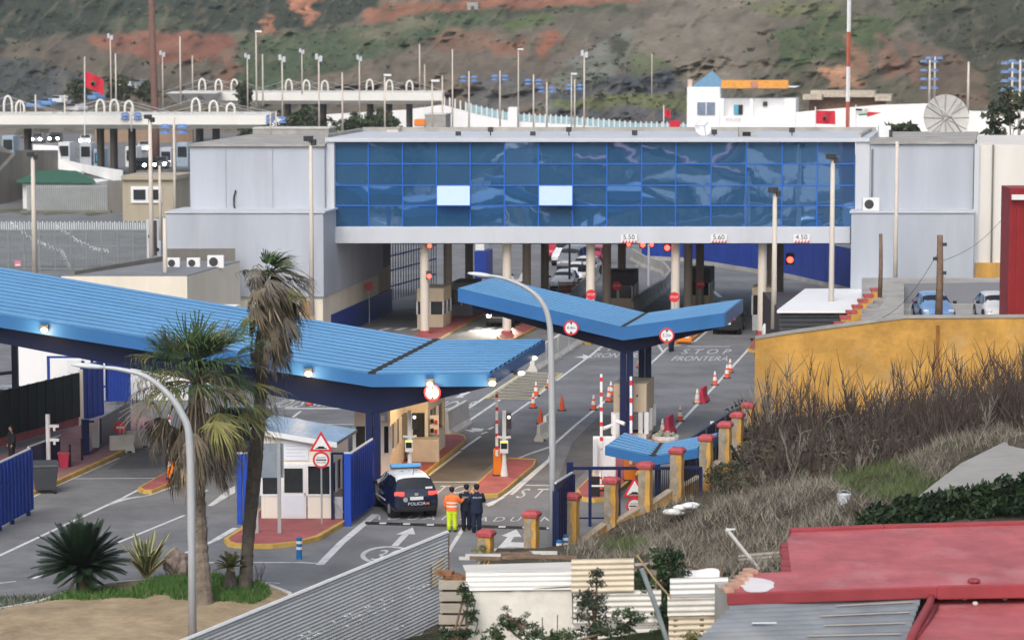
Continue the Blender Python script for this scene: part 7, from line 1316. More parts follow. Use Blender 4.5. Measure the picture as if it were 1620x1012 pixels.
def terminal(px, ybase, ytop, bpx0, bpx1, by0, by1, lab, base=.16):
    p = W(px, ybase, base); d = p.y; t = thing('lane_terminal', lab, 'terminal', p, 0, 'white lane terminals with screens'); b = MB(whitep); q = D(px, by1, d); b.lathe([(.17, base), (.1, base+.5), (.075, q.z)], (p.x, p.y+.1, 0), 10); z = D(px, ytop, d).z; b.box(p.x-.08, p.x+.08, p.y+.04, p.y+.18, q.z, z); obj('pole', b, t)
    a, c = D(bpx0, by1, d), D(bpx1, by0, d); b = MB(whitep); b.box(a.x, c.x, d-.14, d+.03, a.z, c.z); bb = obj('screen_box', b, t, bevel=.015); h = c.z-a.z; w = c.x-a.x; b = MB(black); b.box(a.x+w*.12, c.x-w*.12, d-.155, d-.141, a.z+h*.35, c.z-h*.2); obj('screen', b, bb); b = MB(ME('screen_yellow', (.75, .8, .12), .6)); b.box(a.x+w*.06, c.x-w*.06, d-.156, d-.142, c.z-h*.17, c.z-h*.04); obj('yellow_strip', b, bb)
    b = MB(dark); tl = D(px, ytop, d); b.box(tl.x+.1, tl.x+.3, d-.05, d+.12, tl.z-.75, tl.z-.1); lo_ = obj('traffic_light', b, t); b = MB(ME('soft_white', (1, .9, .75), 1.5)); b.disc((tl.x+.2, d-.07, tl.z-.25), .07, .02, 12); obj('lens', b, lo_); b = MB(dark); b.disc((tl.x+.2, d-.07, tl.z-.55), .07, .02, 12); obj('lens', b, lo_)
    b = MB(whitep); m = D(px, by0-4, d)
    for s in (-1, 1): b.tube([m+Vector((s*.08, -.02, 0)), m+Vector((s*.28, -.08, .04))], .06, 8)
    obj('camera', b, t); return t
terminal(797.5, 753, 650, 791, 804, 696, 716, 'white lane terminal with a screen and lights on the middle island'); terminal(648, 762, 650, 641, 653, 695, 714, 'white lane terminal with a screen beside the control booth')
t = thing('camera_mast', 'white mast with two white cameras between the booms by the toll booth', 'camera mast', W(971, 745)); p = W(971, 745); zt = D(971, 655, p.y).z; b = MB(whitep); b.box(p.x-.07, p.x+.07, p.y-.07, p.y+.07, .1, zt); obj('post', b, t); b = MB(whitep)
for z, s in ((zt-.35, 1), (zt-.55, -1)): b.tube([Vector((p.x+s*.1, p.y, z+.06)), Vector((p.x+s*.45, p.y-.2, z-.04))], .085, 10)
obj('camera', b, t)
t = thing('dark_post', 'short black post with a white band on the right island', 'post', W(941, 790)); p = W(941, 790); b = MB(black); b.box(p.x-.2, p.x+.2, p.y-.1, p.y+.1, 0, .95); obj('post', b, t, bevel=.02); b = MB(whitep); b.box(p.x-.2, p.x+.55, p.y-.12, p.y-.08, .55, .62); obj('band', b, t)
t = thing('ochre_block', 'ochre block with a red lid on the right island behind the blue railing', 'pillar', W(966, 785)); p = W(966, 786); b = MB(yell2); b.box(p.x-.24, p.x+.24, p.y, p.y+.4, .1, .62); obj('body', b, t); b = MB(redcap); b.box(p.x-.28, p.x+.28, p.y-.04, p.y+.44, .622, .78); obj('cap', b, t)
t = thing('orange_block', 'orange plastic block on the island behind the person under the right canopy', 'barrier', W(1084, 541)); b = MB(orange); p = W(1084, 541, .16); b.prism([p+Vector((-.5, 0, 0)), p+Vector((.4, 0, 0)), p+Vector((.35, 0, .5)), p+Vector((-.3, 0, .5))], (0, .4, 0)); obj('body', b, t, bevel=.04); b = MB(whitep); b.cbox(p+Vector((.1, -.02, .3)), (.25, .03, .12)); obj('band', b, t)
t = thing('orange_fence', 'orange mesh fence panel beside the queue of cars', 'fence', W(899, 470)); b = MB(M('mesh_orange', (.5, .16, .06), .8)); p = W(899, 470)
for k in range(6): b.box(p.x-.7, p.x+.8, p.y, p.y+.04, .1+k*.17, .2+k*.17)
obj('mesh', b, t); b = MB(steel); b.box(p.x-.72, p.x-.66, p.y-.02, p.y+.06, 0, 1.15); b.box(p.x+.76, p.x+.82, p.y-.02, p.y+.06, 0, 1.15); obj('post', b, t)
for px, yb, lab in ((1145, 412, 'thin white lamp post before the blue hoarding, left one'), (1271, 437, 'thin white lamp post before the blue hoarding, right one'), (1026, 452, 'thin pale lamp post inside the s-curved barrier'), (901, 462, 'slim dark lamp post beside the queue of cars')):
    p = W(px, yb); t = thing('lamp_post', lab, 'lamp post', p, 0, 'slim lamp posts beyond the building', w=False); b = MB(greyl if 'dark' not in lab else dark); b.cyl((0, 0, 0), .09, 4.5, 8, .06); obj('pole', b, t); b = MB(whitep); b.ball((0, 0, 4.6), .16, 8, 6); obj('lamp_head', b, t)
# ================================================================== PLANTS
G = lambda n, c, v=.35: M(n, c, .75, var=v, scale=2.5)
frond_g = [G('frond_green', (.07, .12, .045)), G('frond_deep', (.045, .085, .035)), G('frond_olive', (.13, .14, .055)), G('frond_yellow', (.22, .21, .07))]
frond_d = [G('frond_dead', (.16, .13, .09)), G('frond_dead_grey', (.15, .135, .115)), G('frond_dead_dark', (.075, .06, .042)), G('frond_straw', (.27, .22, .15))]
trunk_m = M('palm_trunk', (.2, .165, .13), .95, var=.35, scale=3, bump=.6, bscale=14, stain=.5, scol=(.09, .07, .055)); trunk_d = M('palm_trunk_dark', (.1, .085, .07), .95, var=.4, scale=3, bump=.6, bscale=14)
def fan(V, Fc, Mi, o, d, up, pet, Rl, spread, nb, mi, droop, rnd, wind, mip, droop0=None):
    droop0 = droop if droop0 is None else droop0
    """one fan leaf: petiole, then nb narrow blades that bend down at their tips"""
    d = d.normalized(); tip = o+d*pet*.55+Vector((0, 0, -.04*pet)); hub = o+d*pet+Vector((0, 0, -droop*.35*pet))+wind*pet*.1
    s = d.cross(up); s = s.normalized() if s.length > .05 else Vector((1, 0, 0)); w = .018; hub += Vector((0, 0, -rnd.uniform(0, .25)*pet*droop))
    def strip(pts, ws, ax, m):
        b = len(V)
        for p, w_ in zip(pts, ws): V.append(p-ax*w_); V.append(p+ax*w_)
        for i in range(len(pts)-1): Fc.append((b+2*i, b+2*i+1, b+2*i+3, b+2*i+2)); Mi.append(m)
    strip([o, tip, hub], [.03, .024, .016], s, mip)
    f = (hub-tip).normalized(); n = s.cross(f).normalized()
    for k in range(nb):
        if rnd.random() < .14: continue
        a = lerp(-spread, spread, k/(nb-1))+rnd.uniform(-.09, .09); L = Rl*(1-.32*abs(a/spread)**2)*rnd.uniform(.6, 1.12); droop = droop0*rnd.uniform(.6, 1.7)
        q = (f*math.cos(a)+s*math.sin(a)+n*rnd.uniform(.02, .16)).normalized(); ax = q.cross(n).normalized(); e = Vector((0, 0, -1))
        p1 = hub+q*L*.4; p2 = hub+q*L*.72+e*droop*L*.1+wind*L*.1; p3 = hub+q*L*(.98-.25*droop)+e*droop*L*.42+wind*L*.3
        strip([hub, p1, p2, p3], [.010, .024, .018, .003], ax, m=mi if rnd.random() > .12 else min(mi+1, 7))
def palm(lab, base, pts, radii, crown, groups, seed, wind, skirt, tm):
    t = thing('fan_palm', lab, 'palm tree', base); rnd = random.Random(seed); b = MB(tm); P = [Vector(p) for p in pts]; Q = []; rr = []
    for i in range(len(P)-1):
        for k in range(14): u = k/14; Q.append(P[i].lerp(P[i+1], u)); rr.append(lerp(radii[i], radii[i+1], u)*(1+.07*(k % 2)+.06*rnd.uniform(-1, 1)))
    Q.append(P[-1]); rr.append(radii[-1]); b.tube(Q, rr, 12); obj('trunk', b, t)
    b = MB(trunk_d)
    for k in range(110):    # old leaf bases
        i = rnd.uniform(.35, 1)*(len(Q)-2); i0 = int(i); c = Q[i0].lerp(Q[i0+1], i-i0); a = rnd.uniform(0, 2*PI); r_ = rr[i0]; o = Vector((math.cos(a), math.sin(a), 0)); b.add([c+o*r_*.9+Vector((-o.y, o.x, 0))*.05, c+o*r_*.9-Vector((-o.y, o.x, 0))*.05, c+o*(r_+.07)+Vector((0, 0, .14))], [(0, 1, 2)])
    obj('leaf_bases', b, t, fix=False)
    for nm, n, el0, el1, pet, Rl, spread, nb, mats, droop, jit in groups:
        V, Fc, Mi = [], [], []
        for k in range(n):
            a = 2.399963*k+rnd.uniform(-.3, .3); el = R(rnd.uniform(el0, el1)); d = Vector((math.cos(a)*math.cos(el), math.sin(a)*math.cos(el), math.sin(el)))+wind*.45
            o = crown+Vector((rnd.uniform(-1, 1), rnd.uniform(-1, 1), rnd.uniform(-1, 1)))*jit
            fan(V, Fc, Mi, o, d, Vector((0, 0, 1)), pet*rnd.uniform(.75, 1.15), Rl*rnd.uniform(.8, 1.15), spread, nb, rnd.choice(mats), droop*rnd.uniform(.6, 1.3), rnd, wind, rnd.choice(mats))
        mb = MB(); mb.mats = frond_g+frond_d; mb.v = V; mb.f = [list(f) for f in Fc]; mb.mi = Mi; obj(nm, mb, t, fix=False)
    b = MB(frond_d[3])
    for k in range(26):
        a = rnd.uniform(0, 2*PI); L = rnd.uniform(1.2, 2.6)*(1 if skirt[3] > .6 else .6); o = Vector((math.cos(a), math.sin(a), rnd.uniform(0, .7))); q = [crown+o*L*u+Vector((0, 0, -1.5*L*max(0, u-.25)**2))+wind*L*u*u*.6 for u in (0, .2, .4, .6, .8, 1)]; b.tube(q, [.022, .02, .017, .014, .01, .006], 4, cap=False)
    obj('bare_stems', b, t, fix=False)
    V, Fc, Mi = [], [], []; n, z0, z1, r0, r1, mats = skirt
    for k in range(n):
        a = rnd.uniform(0, 2*PI); z = rnd.uniform(z0, z1); c = crown+Vector((0, 0, z))+Vector((math.cos(a), math.sin(a), 0))*rnd.uniform(r0*.5, r0); d = Vector((math.cos(a)*.5, math.sin(a)*.5, -1))+wind*.2
        fan(V, Fc, Mi, c, d, Vector((0, 0, 1)), .45, r1*rnd.uniform(.6, 1.1), .42, 14, rnd.choice(mats), .7, rnd, wind*.3, rnd.choice(mats))
    mb = MB(); mb.mats = frond_g+frond_d; mb.v = V; mb.f = [list(f) for f in Fc]; mb.mi = Mi; obj('dead_skirt', mb, t, fix=False); return t
d1 = W(322, 966).y; c1 = D(312, 604, d1); wv_ = Vector((1, .15, -.05))
palm('bushy fan palm with a wide crown and brown hanging skirt behind the street lamp', W(322, 966), [W(322, 966, .1), D(314, 860, d1), D(309, 760, d1), D(311, 612, d1)], [.34, .29, .30, .26], c1,
     [('green_fronds', 34, 20, 78, 1.5, 1.6, 1.2, 34, [0, 0, 1, 1, 2], .5, .12), ('old_fronds', 36, -18, 40, 1.9, 1.6, 1.15, 28, [2, 1, 3, 4, 5, 2, 1], .8, .16), ('dead_fronds', 34, -60, -18, 1.35, 1.1, .9, 26, [4, 5, 5, 6, 7], 1.3, .16)], 11, wv_*.28, (120, -2.4, -.8, .75, 1.0, [4, 4, 6, 5, 7]), trunk_m)
d2 = W(387, 943).y; c2 = D(424, 436, d2)
palm('tall slim fan palm with a windblown ragged crown and a leaning trunk', W(387, 943), [W(387, 943, .1), D(392, 860, d2), D(404, 730, d2), D(414, 600, d2), D(423, 455, d2)], [.24, .2, .24, .19, .2], c2,
     [('green_fronds', 9, 35, 88, .5, .85, 1.1, 26, [0, 1, 1, 2], .5, .1), ('old_fronds', 24, -20, 40, .7, .95, .95, 24, [4, 5, 6, 5, 2, 5], 1.1, .25), ('dead_fronds', 34, -70, -10, .75, 1.0, .8, 24, [4, 5, 6, 5, 6], 1.3, .25)], 23, wv_*.85, (75, -2.3, -.9, .45, .75, [4, 6, 6, 5]), trunk_d)
t = thing('fan_leaf', 'single pale green fan leaf hanging below the tall palm crown', 'palm leaf', D(398, 495, d2)); V, Fc, Mi = [], [], []; fan(V, Fc, Mi, D(412, 480, d2-.3), Vector((-.5, -.3, -.4)), Vector((0, 0, 1)), .5, .75, 1.3, 26, 2, .8, random.Random(3), Vector(), 3); mb = MB(); mb.mats = frond_g+frond_d; mb.v = V; mb.f = [list(f) for f in Fc]; mb.mi = Mi; obj('blade', mb, t, fix=False)
def feather(mb, o, d, L, wl, n, rise, mid=None):
    d = d.normalized(); s = Vector((-d.y, d.x, 0)); s = s.normalized() if s.length > .05 else Vector((1, 0, 0)); pts = []
    for k in range(n+1): u = k/n; pts.append(o+d*L*u+Vector((0, 0, rise*u-1.1*rise*u*u)))
    for k in range(1, n):
        u = k/n; w = wl*math.sin(PI*(.12+.82*u))**.7; f = (pts[k+1]-pts[k]).normalized()
        for q in (-1, 1): a = (s*q+f*.55+Vector((0, 0, .28))).normalized(); b = pts[k]; mb.add([b-f*.026, b+f*.026, b+a*w+f*.03, b+a*w], [(0, 1, 2, 3)])
    mb.tube([pts[0], pts[n//2], pts[n]], [.012, .01, .004], 3)
bz = .32
def plant_at(px, py): p = W(px, py); p.z = max(0, bedz(p.x, p.y)); return p
# cycad
p = plant_at(135, 948); t = thing('cycad', 'dark green cycad with a dome of stiff feather leaves on the left of the bed', 'cycad', p); rnd = random.Random(4); b = MB(trunk_d); b.lathe([(.32, -.1), (.3, .3), (.22, .75), (.1, .85)], p, 12); obj('trunk', b, t); b = MB(M('cycad_green', (.016, .035, .017), .5, var=.4, scale=2)); c = p+Vector((-.1, 0, .8))
for k in range(100): a = 2.39996*k; el = lerp(1.45, -.25, (k/100)**.8); feather(b, c, Vector((math.cos(a)*math.cos(el), math.sin(a)*math.cos(el), math.sin(el))), rnd.uniform(1.45, 1.85), .26, 34, .3*math.cos(el))
obj('leaves', b, t, fix=False); b = MB(G('cycad_dry', (.2, .14, .08)))
for k in range(22): a = rnd.uniform(0, 2*PI); feather(b, c-Vector((0, 0, .15)), Vector((math.cos(a), math.sin(a), -.65)), 1.0, .12, 16, .1)
obj('dry_leaves', b, t, fix=False)
# agave
p = plant_at(232, 929); t = thing('agave', 'variegated agave with upright yellow-edged leaves between cycad and palm', 'agave', p); bg_, by_ = MB(G('agave_green', (.1, .13, .075))), MB(G('agave_edge', (.48, .43, .2)))
for k in range(30):
    a = 2.39996*k; el = lerp(1.54, .75, (k/30)**1.1); L = rnd.uniform(1.3, 1.75)*(1 if k < 20 else .85); d = Vector((math.cos(a)*math.cos(el), math.sin(a)*math.cos(el), math.sin(el))); s = Vector((-math.sin(a), math.cos(a), 0)); n = 6; pr = []
    for i in range(n+1): u = i/n; w = .12*(1-u)**.6*(1+.7*u)+.004; bend = Vector((math.cos(a), math.sin(a), 0))*(.25*u*u)-Vector((0, 0, (.5 if k % 5 == 0 else .12)*u**3)); pr.append((p+Vector((0, 0, .1))+d*L*u+bend, w))
    nn = s.cross(d).normalized()
    for i in range(n):
        (c0, w0), (c1_, w1) = pr[i], pr[i+1]; bg_.add([c0-s*w0*.62, c0+s*w0*.62, c1_+s*w1*.62, c1_-s*w1*.62], [(0, 1, 2, 3)])
        for q in (-1, 1): by_.add([c0+s*q*w0*.62, c0+s*q*w0+nn*.02, c1_+s*q*w1+nn*.02, c1_+s*q*w1*.62], [(0, 1, 2, 3)])
obj('leaf_centres', bg_, t, fix=False); obj('leaf_edges', by_, t, fix=False)
# stone, small palm, twig
p = plant_at(284, 925); t = MB(M('rock', (.3, .24, .21), .95, var=.35, scale=4, bump=.8, bscale=8, stain=.4)); bm = bmesh.new(); bmesh.ops.create_icosphere(bm, subdivisions=4, radius=.5)
t.add([p+Vector((v.co.x*.95, v.co.y*.8, .42+v.co.z*1.0))*1+v.co*noise.fractal(v.co*2.4, 1, 2, 4)*.45 for v in bm.verts], [tuple(v.index for v in f.verts) for f in bm.faces]); bm.free(); tag(obj('boulder', t, smooth=True), 'pinkish grey boulder between the agave and the bushy palm trunk', 'boulder')
p = plant_at(365, 948); t = thing('sago_palm', 'small stubby palm with a dark trunk between the two tall palms', 'palm', p); b = MB(trunk_d); b.lathe([(.2, -.1), (.22, .2), (.15, .6), (.1, .78)], p, 10); obj('trunk', b, t); b = MB(frond_g[2])
for k in range(26): a = 2.39996*k; el = lerp(1.2, -.2, k/26); feather(b, p+Vector((0, 0, .75)), Vector((math.cos(a)*math.cos(el), math.sin(a)*math.cos(el), math.sin(el))), .58, .12, 14, .15)
obj('leaves', b, t, fix=False)
def twigs(mb, p, h, n, r0, rnd, lean=.35, depth=2, kids_=3):
    for k in range(n):
        a = rnd.uniform(0, 2*PI); d = Vector((math.cos(a)*lean*rnd.random(), math.sin(a)*lean*rnd.random(), 1)).normalized(); L = h*rnd.uniform(.6, 1.05); q = [p.copy()]; c = p.copy(); m = 5
        for i in range(m): d = (d+Vector((rnd.uniform(-.2, .2), rnd.uniform(-.2, .2), .06))).normalized(); c = c+d*L/m; q.append(c.copy())
        mb.tube(q, [lerp(r0, r0*.3, i/m) for i in range(m+1)], 3, cap=False)
        if depth > 1:
            for i in range(2, m+1): 
                if rnd.random() < .75: twigs(mb, q[i-1].lerp(q[i], rnd.random()), L*.42, rnd.randint(1, kids_), r0*.5, rnd, 1.0, depth-1, kids_)
p = plant_at(412, 935); b = MB(M('twig', (.1, .08, .075), .9)); twigs(b, p, 1.0, 5, .014, rnd, .8, 2); t = thing('bare_twig_plant', 'small leafless twiggy plant right of the tall palm trunk', 'plant', p); obj('branches', b, t, fix=False)
b = MB(M('twig', (.1, .08, .075), .9)); p = plant_at(265, 930); twigs(b, p, .9, 6, .012, rnd, 1.2, 2); t = thing('bare_twig_plant', 'dry twigs beside the agave, left of the boulder', 'plant', p); obj('branches', b, t, fix=False)
# grass and low plants on the bed
def blades(name, P, h, w, mats, seed, lean=.5, mi=None):
    r = np.random.default_rng(seed); n = len(P); a = r.random(n)*2*np.pi; hh = h*(.5+r.random(n)); ln = lean*hh*(.3+r.random(n)); b = r.random(n)*2*np.pi
    ax = np.stack([np.cos(a), np.sin(a), 0*a], 1)*(w*(.6+.8*r.random(n)))[:, None]; tip = P+np.stack([np.cos(b)*ln, np.sin(b)*ln, hh], 1)
    V = np.stack([P-ax, P+ax, tip], 1).reshape(-1, 3); o = fastmesh(name, V, np.arange(3*n).reshape(-1, 3), mats[0])
    for m in mats[1:]: o.data.materials.append(m)
    if len(mats) > 1: o.data.polygons.foreach_set('material_index', (r.integers(0, len(mats), n) if mi is None else mi).astype(np.int32))
    return o
gp = [(95, 950), (190, 950), (250, 930), (300, 926), (345, 922), (420, 935), (430, 950), (400, 968), (350, 970), (300, 966), (200, 962), (130, 966), (60, 962)]
GP = [W(*q) for q in gp]; pts = []; r = random.Random(9); xs = [v.x for v in GP]; ys = [v.y for v in GP]
while len(pts) < 9000:
    x, y = r.uniform(min(xs), max(xs)), r.uniform(min(ys), max(ys))
    if inpoly(x, y, GP) and noise.noise(Vector((x*.9, y*.5, 4)))+dpoly(x, y, GP)*.6 > -.15: pts.append((x, y, bedz(x, y)-.02))
o = blades('grass', np.array(pts), .2, .022, [G('grass_a', (.05, .14, .025)), G('grass_b', (.07, .17, .035)), G('grass_c', (.1, .16, .05))], 2, .6); tag(o, 'bright green grass under the palms', 'grass', kind='stuff')
pts = [(lambda q: (q.x, q.y, .03))(W(r.uniform(-10, 95), r.uniform(945, 975))) for _ in range(900)]; o = blades('weeds', np.array(pts), .16, .03, [G('weed_grey', (.16, .2, .15)), lf_o], 5, .8); tag(o, 'greyish weeds along the left kerb of the sandy bed', 'weeds', kind='stuff')
# ------------------------------------------------------------------ dry grass, brushwood on the slope
def proj(P):
    P = np.asarray(P, float); x, y, z = P[:, 0], P[:, 1], P[:, 2]-H; dep = y*cT-z*sT; up = y*sT+z*cT; return CW/2+F*x/dep, CH/2-F*up/dep
def scatter(n, poly, seed, xr_=(-2, 34), yr_=(60, 133.4)):
    r = np.random.default_rng(seed); x = r.uniform(*xr_, n); y = r.uniform(*yr_, n); z = terr(x, y); px, py = proj(np.stack([x, y, z], 1)); m = inpx(px, py, poly) & (z > -.2); return np.stack([x, y, z-.03], 1)[m], px[m], py[m]
dryp = [(840, 905), (880, 880), (930, 858), (975, 838), (1030, 812), (1080, 786), (1130, 752), (1170, 722), (1210, 700), (1640, 640), (1640, 690), (1520, 735), (1440, 800), (1380, 830), (1250, 850), (1245, 905), (1160, 925), (900, 915)]
P, px, py = scatter(330000, dryp, 3); nz_ = np.array([noise.fractal(Vector((a*.45, b_*.45, 2)), 1, 2, 3) for a, b_ in P[:, :2]]); keep = nrg.random(len(P)) < np.clip(.55+nz_*.9, .12, 1); P = P[keep]; px = px[keep]; py = py[keep]; nz_ = nz_[keep]
dm = [G('dry_grass', (.27, .245, .195)), G('dry_grey', (.2, .185, .155)), G('dry_dark', (.09, .075, .057)), G('dry_pale', (.33, .3, .24)), G('grass_dull', (.1, .13, .05))]
gm = (((px-1390)/70)**2+((py-758)/26)**2 < 1) | (((px-1420)/60)**2+((py-785)/14)**2 < 1) | (((px-985)/45)**2+((py-868)/12)**2 < .8) | (((px-1470)/40)**2+((py-775)/14)**2 < 1) | ((nz_ < -.35) & (nrg.random(len(P)) < .5)); mi = nrg.choice([0, 0, 1, 1, 2, 3], len(P)); mi[nz_ < -.1] = nrg.choice([1, 2, 2], int((nz_ < -.1).sum())); mi[gm] = 4
print('dry', len(P)); o = blades('dry_grass', P, .36, .013, dm, 4, .95, mi); tag(o, 'pale dry grass and dead weeds covering the slope', 'dry grass', kind='stuff')
b_m = [M('brush_bark', (.07, .052, .044), .9, var=.3), M('brush_pale', (.2, .175, .15), .9, var=.3)]
bush = MB(b_m[0]); rnd = random.Random(21); k = 0
while k < 270:
    px = rnd.uniform(1165, 1660); yb = rnd.uniform(692, 765)-max(0, (px-1400))*.25; d = 131.5-(yb-690+max(0, (px-1400))*.25)*.33; x = D(px, yb, d).x; z = terrz(x, d)
    if z < -.2: z = 0
    bush.use(b_m[1] if rnd.random() < .13 else b_m[0]); hgt = rnd.uniform(1.2, 3.7)*(1 if yb < 725 else .6)*(.55 if px < 1200 else 1); twigs(bush, Vector((x, d, z-.1)), hgt, rnd.randint(3, 5), .042, rnd, 1.15, 2, 4); k += 1
for k in range(60):    # fallen pale canes
    px, py = rnd.uniform(1230, 1560), rnd.uniform(690, 760); d = 131-(py-690)*.3; x = D(px, py, d).x; z = max(0, terrz(x, d))+rnd.uniform(.1, .6); a = rnd.uniform(-.6, .9); L = rnd.uniform(1, 2.6); bush.use(b_m[1]); q = Vector((x, d, z)); bush.tube([q, q+Vector((math.cos(a)*L*.5, 0, math.sin(a)*L*.5+.2)), q+Vector((math.cos(a)*L, -.3, math.sin(a)*L))], [.03, .025, .012], 3, cap=False)
o = obj('brushwood', bush, fix=False); tag(o, 'tangle of bare grey brown shrubs in front of the ochre wall', 'brushwood', kind='stuff')
pl = []
for _ in range(1300):
    px, py = rnd.uniform(1170, 1640), rnd.uniform(655, 756); py -= max(0, px-1420)*.2; d = 131.8-(py-680)*.26; x = D(px, py, d).x; pl.append((x, d, max(0, terrz(x, d))+.1))
o = clumps('undergrowth', np.array(pl), .4+.65*nrg.random(len(pl)), 30, .16, [M('under_dark', (.06, .048, .04), .9), M('leaf_grey', (.1, .09, .075), .9), lf_o, M('under_dark', (0, 0, 0))], .9, 8); tag(o, 'low brown undergrowth at the foot of the bare shrubs', 'undergrowth', kind='stuff')
def shrub(lab, c, r, n, leaf, mats, name='shrub', stems=True, flat=1, seed=1, size=None, cat='shrub'):
    t = thing(name, lab, cat, c, w=False); rg = np.random.default_rng(seed); P = rg.normal(size=(n, 3)); P /= np.linalg.norm(P, axis=1)[:, None]; P *= (rg.random(n)**.45)[:, None]; P = P*np.array(r)+np.array([0, 0, r[2]*.85]); P[:, 2] = np.maximum(P[:, 2], .05)
    o = clumps('foliage', P, (size or .16)*(.7+.6*rg.random(n)), 14, leaf, mats, flat, seed+1); o.parent = t
    if stems:
        b = MB(wood); rr = random.Random(seed)
        for k in range(6): q = P[rr.randrange(n)]; b.tube([Vector((0, 0, -.2)), Vector(q)*.5+Vector((0, 0, .1)), Vector(q)], [.035, .025, .01], 4)
        ROOTM = obj('stem', b, t, fix=False)
    return t
for px, py, d, r_, lab, s in ((1135, 775, 109, (.5, .4, .55), 'small dark green shrub behind the ochre pillar wall, right of the small canopy', 3), (1160, 790, 108, (.8, .5, .6), 'larger olive shrub on the dry slope beside the pillar wall', 4), (1215, 700, 128, (.6, .4, .5), 'green shrub at the left foot of the bare thicket', 5)): c = D(px, py, d); c.z = terrz(c.x, d); shrub(lab, c, r_, 90, .32, [lf_d, lf_o, lf_b], seed=s)
# far palms and greenery
pm = MB(); far = []
for i, (px, d, h) in enumerate(((392, 398, 2.2), (404, 402, 2.6), (418, 396, 2.0), (447, 398, 2.4), (464, 402, 2.8), (476, 400, 3.2), (490, 396, 3.6), (500, 402, 3.0), (520, 398, 2.2), (548, 396, 2.4), (560, 400, 2.8), (572, 396, 2.6), (586, 398, 2.8), (602, 402, 3.2), (610, 398, 3.0), (622, 400, 2.4))):
    c = D(px, 214, d); c.z = 1.6; h *= 1.75; nm = 'far palm bush %s from the left behind the roof of the glass building' % ordl(i+1); t = shrub(nm, c, (1.3, .9, h*.5), 80, .6, [lf_d, lf_m, lf_o], 'palm_bush', False, 1, 30+i, .45, 'palm'); t['group'] = 'far palms behind the roof'
for i, (px, py, d, r_, lab) in enumerate(((125, 152, 470, (1.8, 1, 2.2), 'dark tree left of the red flag on the slope'), (190, 150, 472, (2.6, 1, 2.4), 'dark tree right of the red flag on the slope'), (236, 152, 474, (1.6, 1, 2), 'dark tree at the foot of the brown mast'), (386, 160, 430, (1.2, 1, 2), 'dark green palm below the farther canopy, left end'), (1600, 215, 250, (3, 2, 2.6), 'dark tree at the right edge below the stacked blue discs'), (1425, 215, 200, (1.1, .6, .55), 'green bush on the roof of the right wing behind the white tank'))):
    c = D(px, py+12, d); shrub(lab, c, r_, 90, .6, [lf_d, lf_d, lf_o], 'tree', True, 1, 60+i, .5, 'tree')
# ================================================================== FOREGROUND HUTS, FENCE, ROOFS
def corr(mb, A, B_, dn, hgt, amp, per, nu=1, wob=0, seed=0):
    """corrugated upright sheet: top edge A->B_, hanging hgt along dn, ribs running from A to B_"""
    nrm = (B_-A).cross(dn).normalized(); nv = int(hgt/per*6); rr = random.Random(seed); wv2 = [rr.uniform(-1, 1)*wob for _ in range(nu+1)]
    return mb.grid(lambda i, j: A.lerp(B_, i/nu)+dn*(hgt*j/nv)+nrm*(amp*math.sin(2*PI*j/6)+wv2[i]), nu, nv)
A, B_ = D(190, 1066, 66.4), D(708, 843, 84.2); A.z = B_.z; fz = B_.z
t = thing('metal_fence', 'pale grey corrugated metal fence slanting across the bottom of the picture', 'fence', (A.x, A.y, .3))
n = 5
for k in range(n):
    b = MB(sheet_g); p, q = A.lerp(B_, k/n), A.lerp(B_, (k+1.004)/n); off = Vector((0, -.006*(k % 2), 0)); corr(b, p+off, q+off, Vector((0, 0, -1)), 3.5, .014, .105, 3, .006, k); obj('sheet', b, t, fix=False, smooth=True)
b = MB(whitep); b.tube([A+Vector((0, 0, .03)), B_+Vector((0, 0, .03))], .06, 6); obj('top_rail', b, t); b = MB(sheet_c); p, q = A.lerp(B_, .935), A.lerp(B_, .985); corr(b, p+Vector((.05, -.09, -.68)), q+Vector((.05, -.09, -.6)), Vector((0, 0, -1)), .75, .016, .105, 2, .01, 4); pa_ = obj('patch_sheet', b, t, fix=False, smooth=True); pa_['label'] = 'cream patch sheet'
b = MB(whitep); rr = random.Random(8)
for k in range(70): u = rr.uniform(.35, .98); j = rr.choice((9, 9, 9, 8, 10, 15)); q = A.lerp(B_, u)+Vector((.03, -.055, -.105*j*1.4+.05)); b.cbox(q, (.07, .02, .025))
obj('scratch', b, t)
b = MB(wood)
for k in range(8): q = A.lerp(B_, k/7); b.box(q.x-.05, q.x+.05, q.y+.25, q.y+.35, .2, fz-.1)
obj('post', b, t)
# stacked planks
t = thing('plank_wall', 'short wall of stacked concrete planks with dark gaps at the end of the metal fence', 'wall', D(716, 1012, 76)); d = 76; slab = M('plank_cream', (.42, .38, .32), .9, var=.2, scale=1.5, stain=.6, scol=(.16, .13, .1)); p0, p1 = D(694, 1000, d).x, D(738, 1000, d).x
for k in range(9): zt = D(700, 918+k*18.4, d).z; zb = D(700, 918+k*18.4+14.6, d).z; b = MB(slab); b.box(p0+.02*(k % 3), p1-.03*(k % 2), d+.02*(k % 2), d+.25, zb, zt); obj('plank', b, t, bevel=.015)
b = MB(black); b.box(p0+.1, p1-.05, d+.2, d+.3, 2.5, D(700, 920, d).z); obj('backing', b, t); b = MB(M('rust_top', (.26, .13, .07), .95, var=.4, scale=6)); rr = random.Random(2)
for k in range(8): b.cbox(D(rr.uniform(698, 738), rr.uniform(905, 918), d+.2), (rr.uniform(.25, .5), .3, .1), rr.uniform(-.3, .3))
obj('rubble_top', b, t)
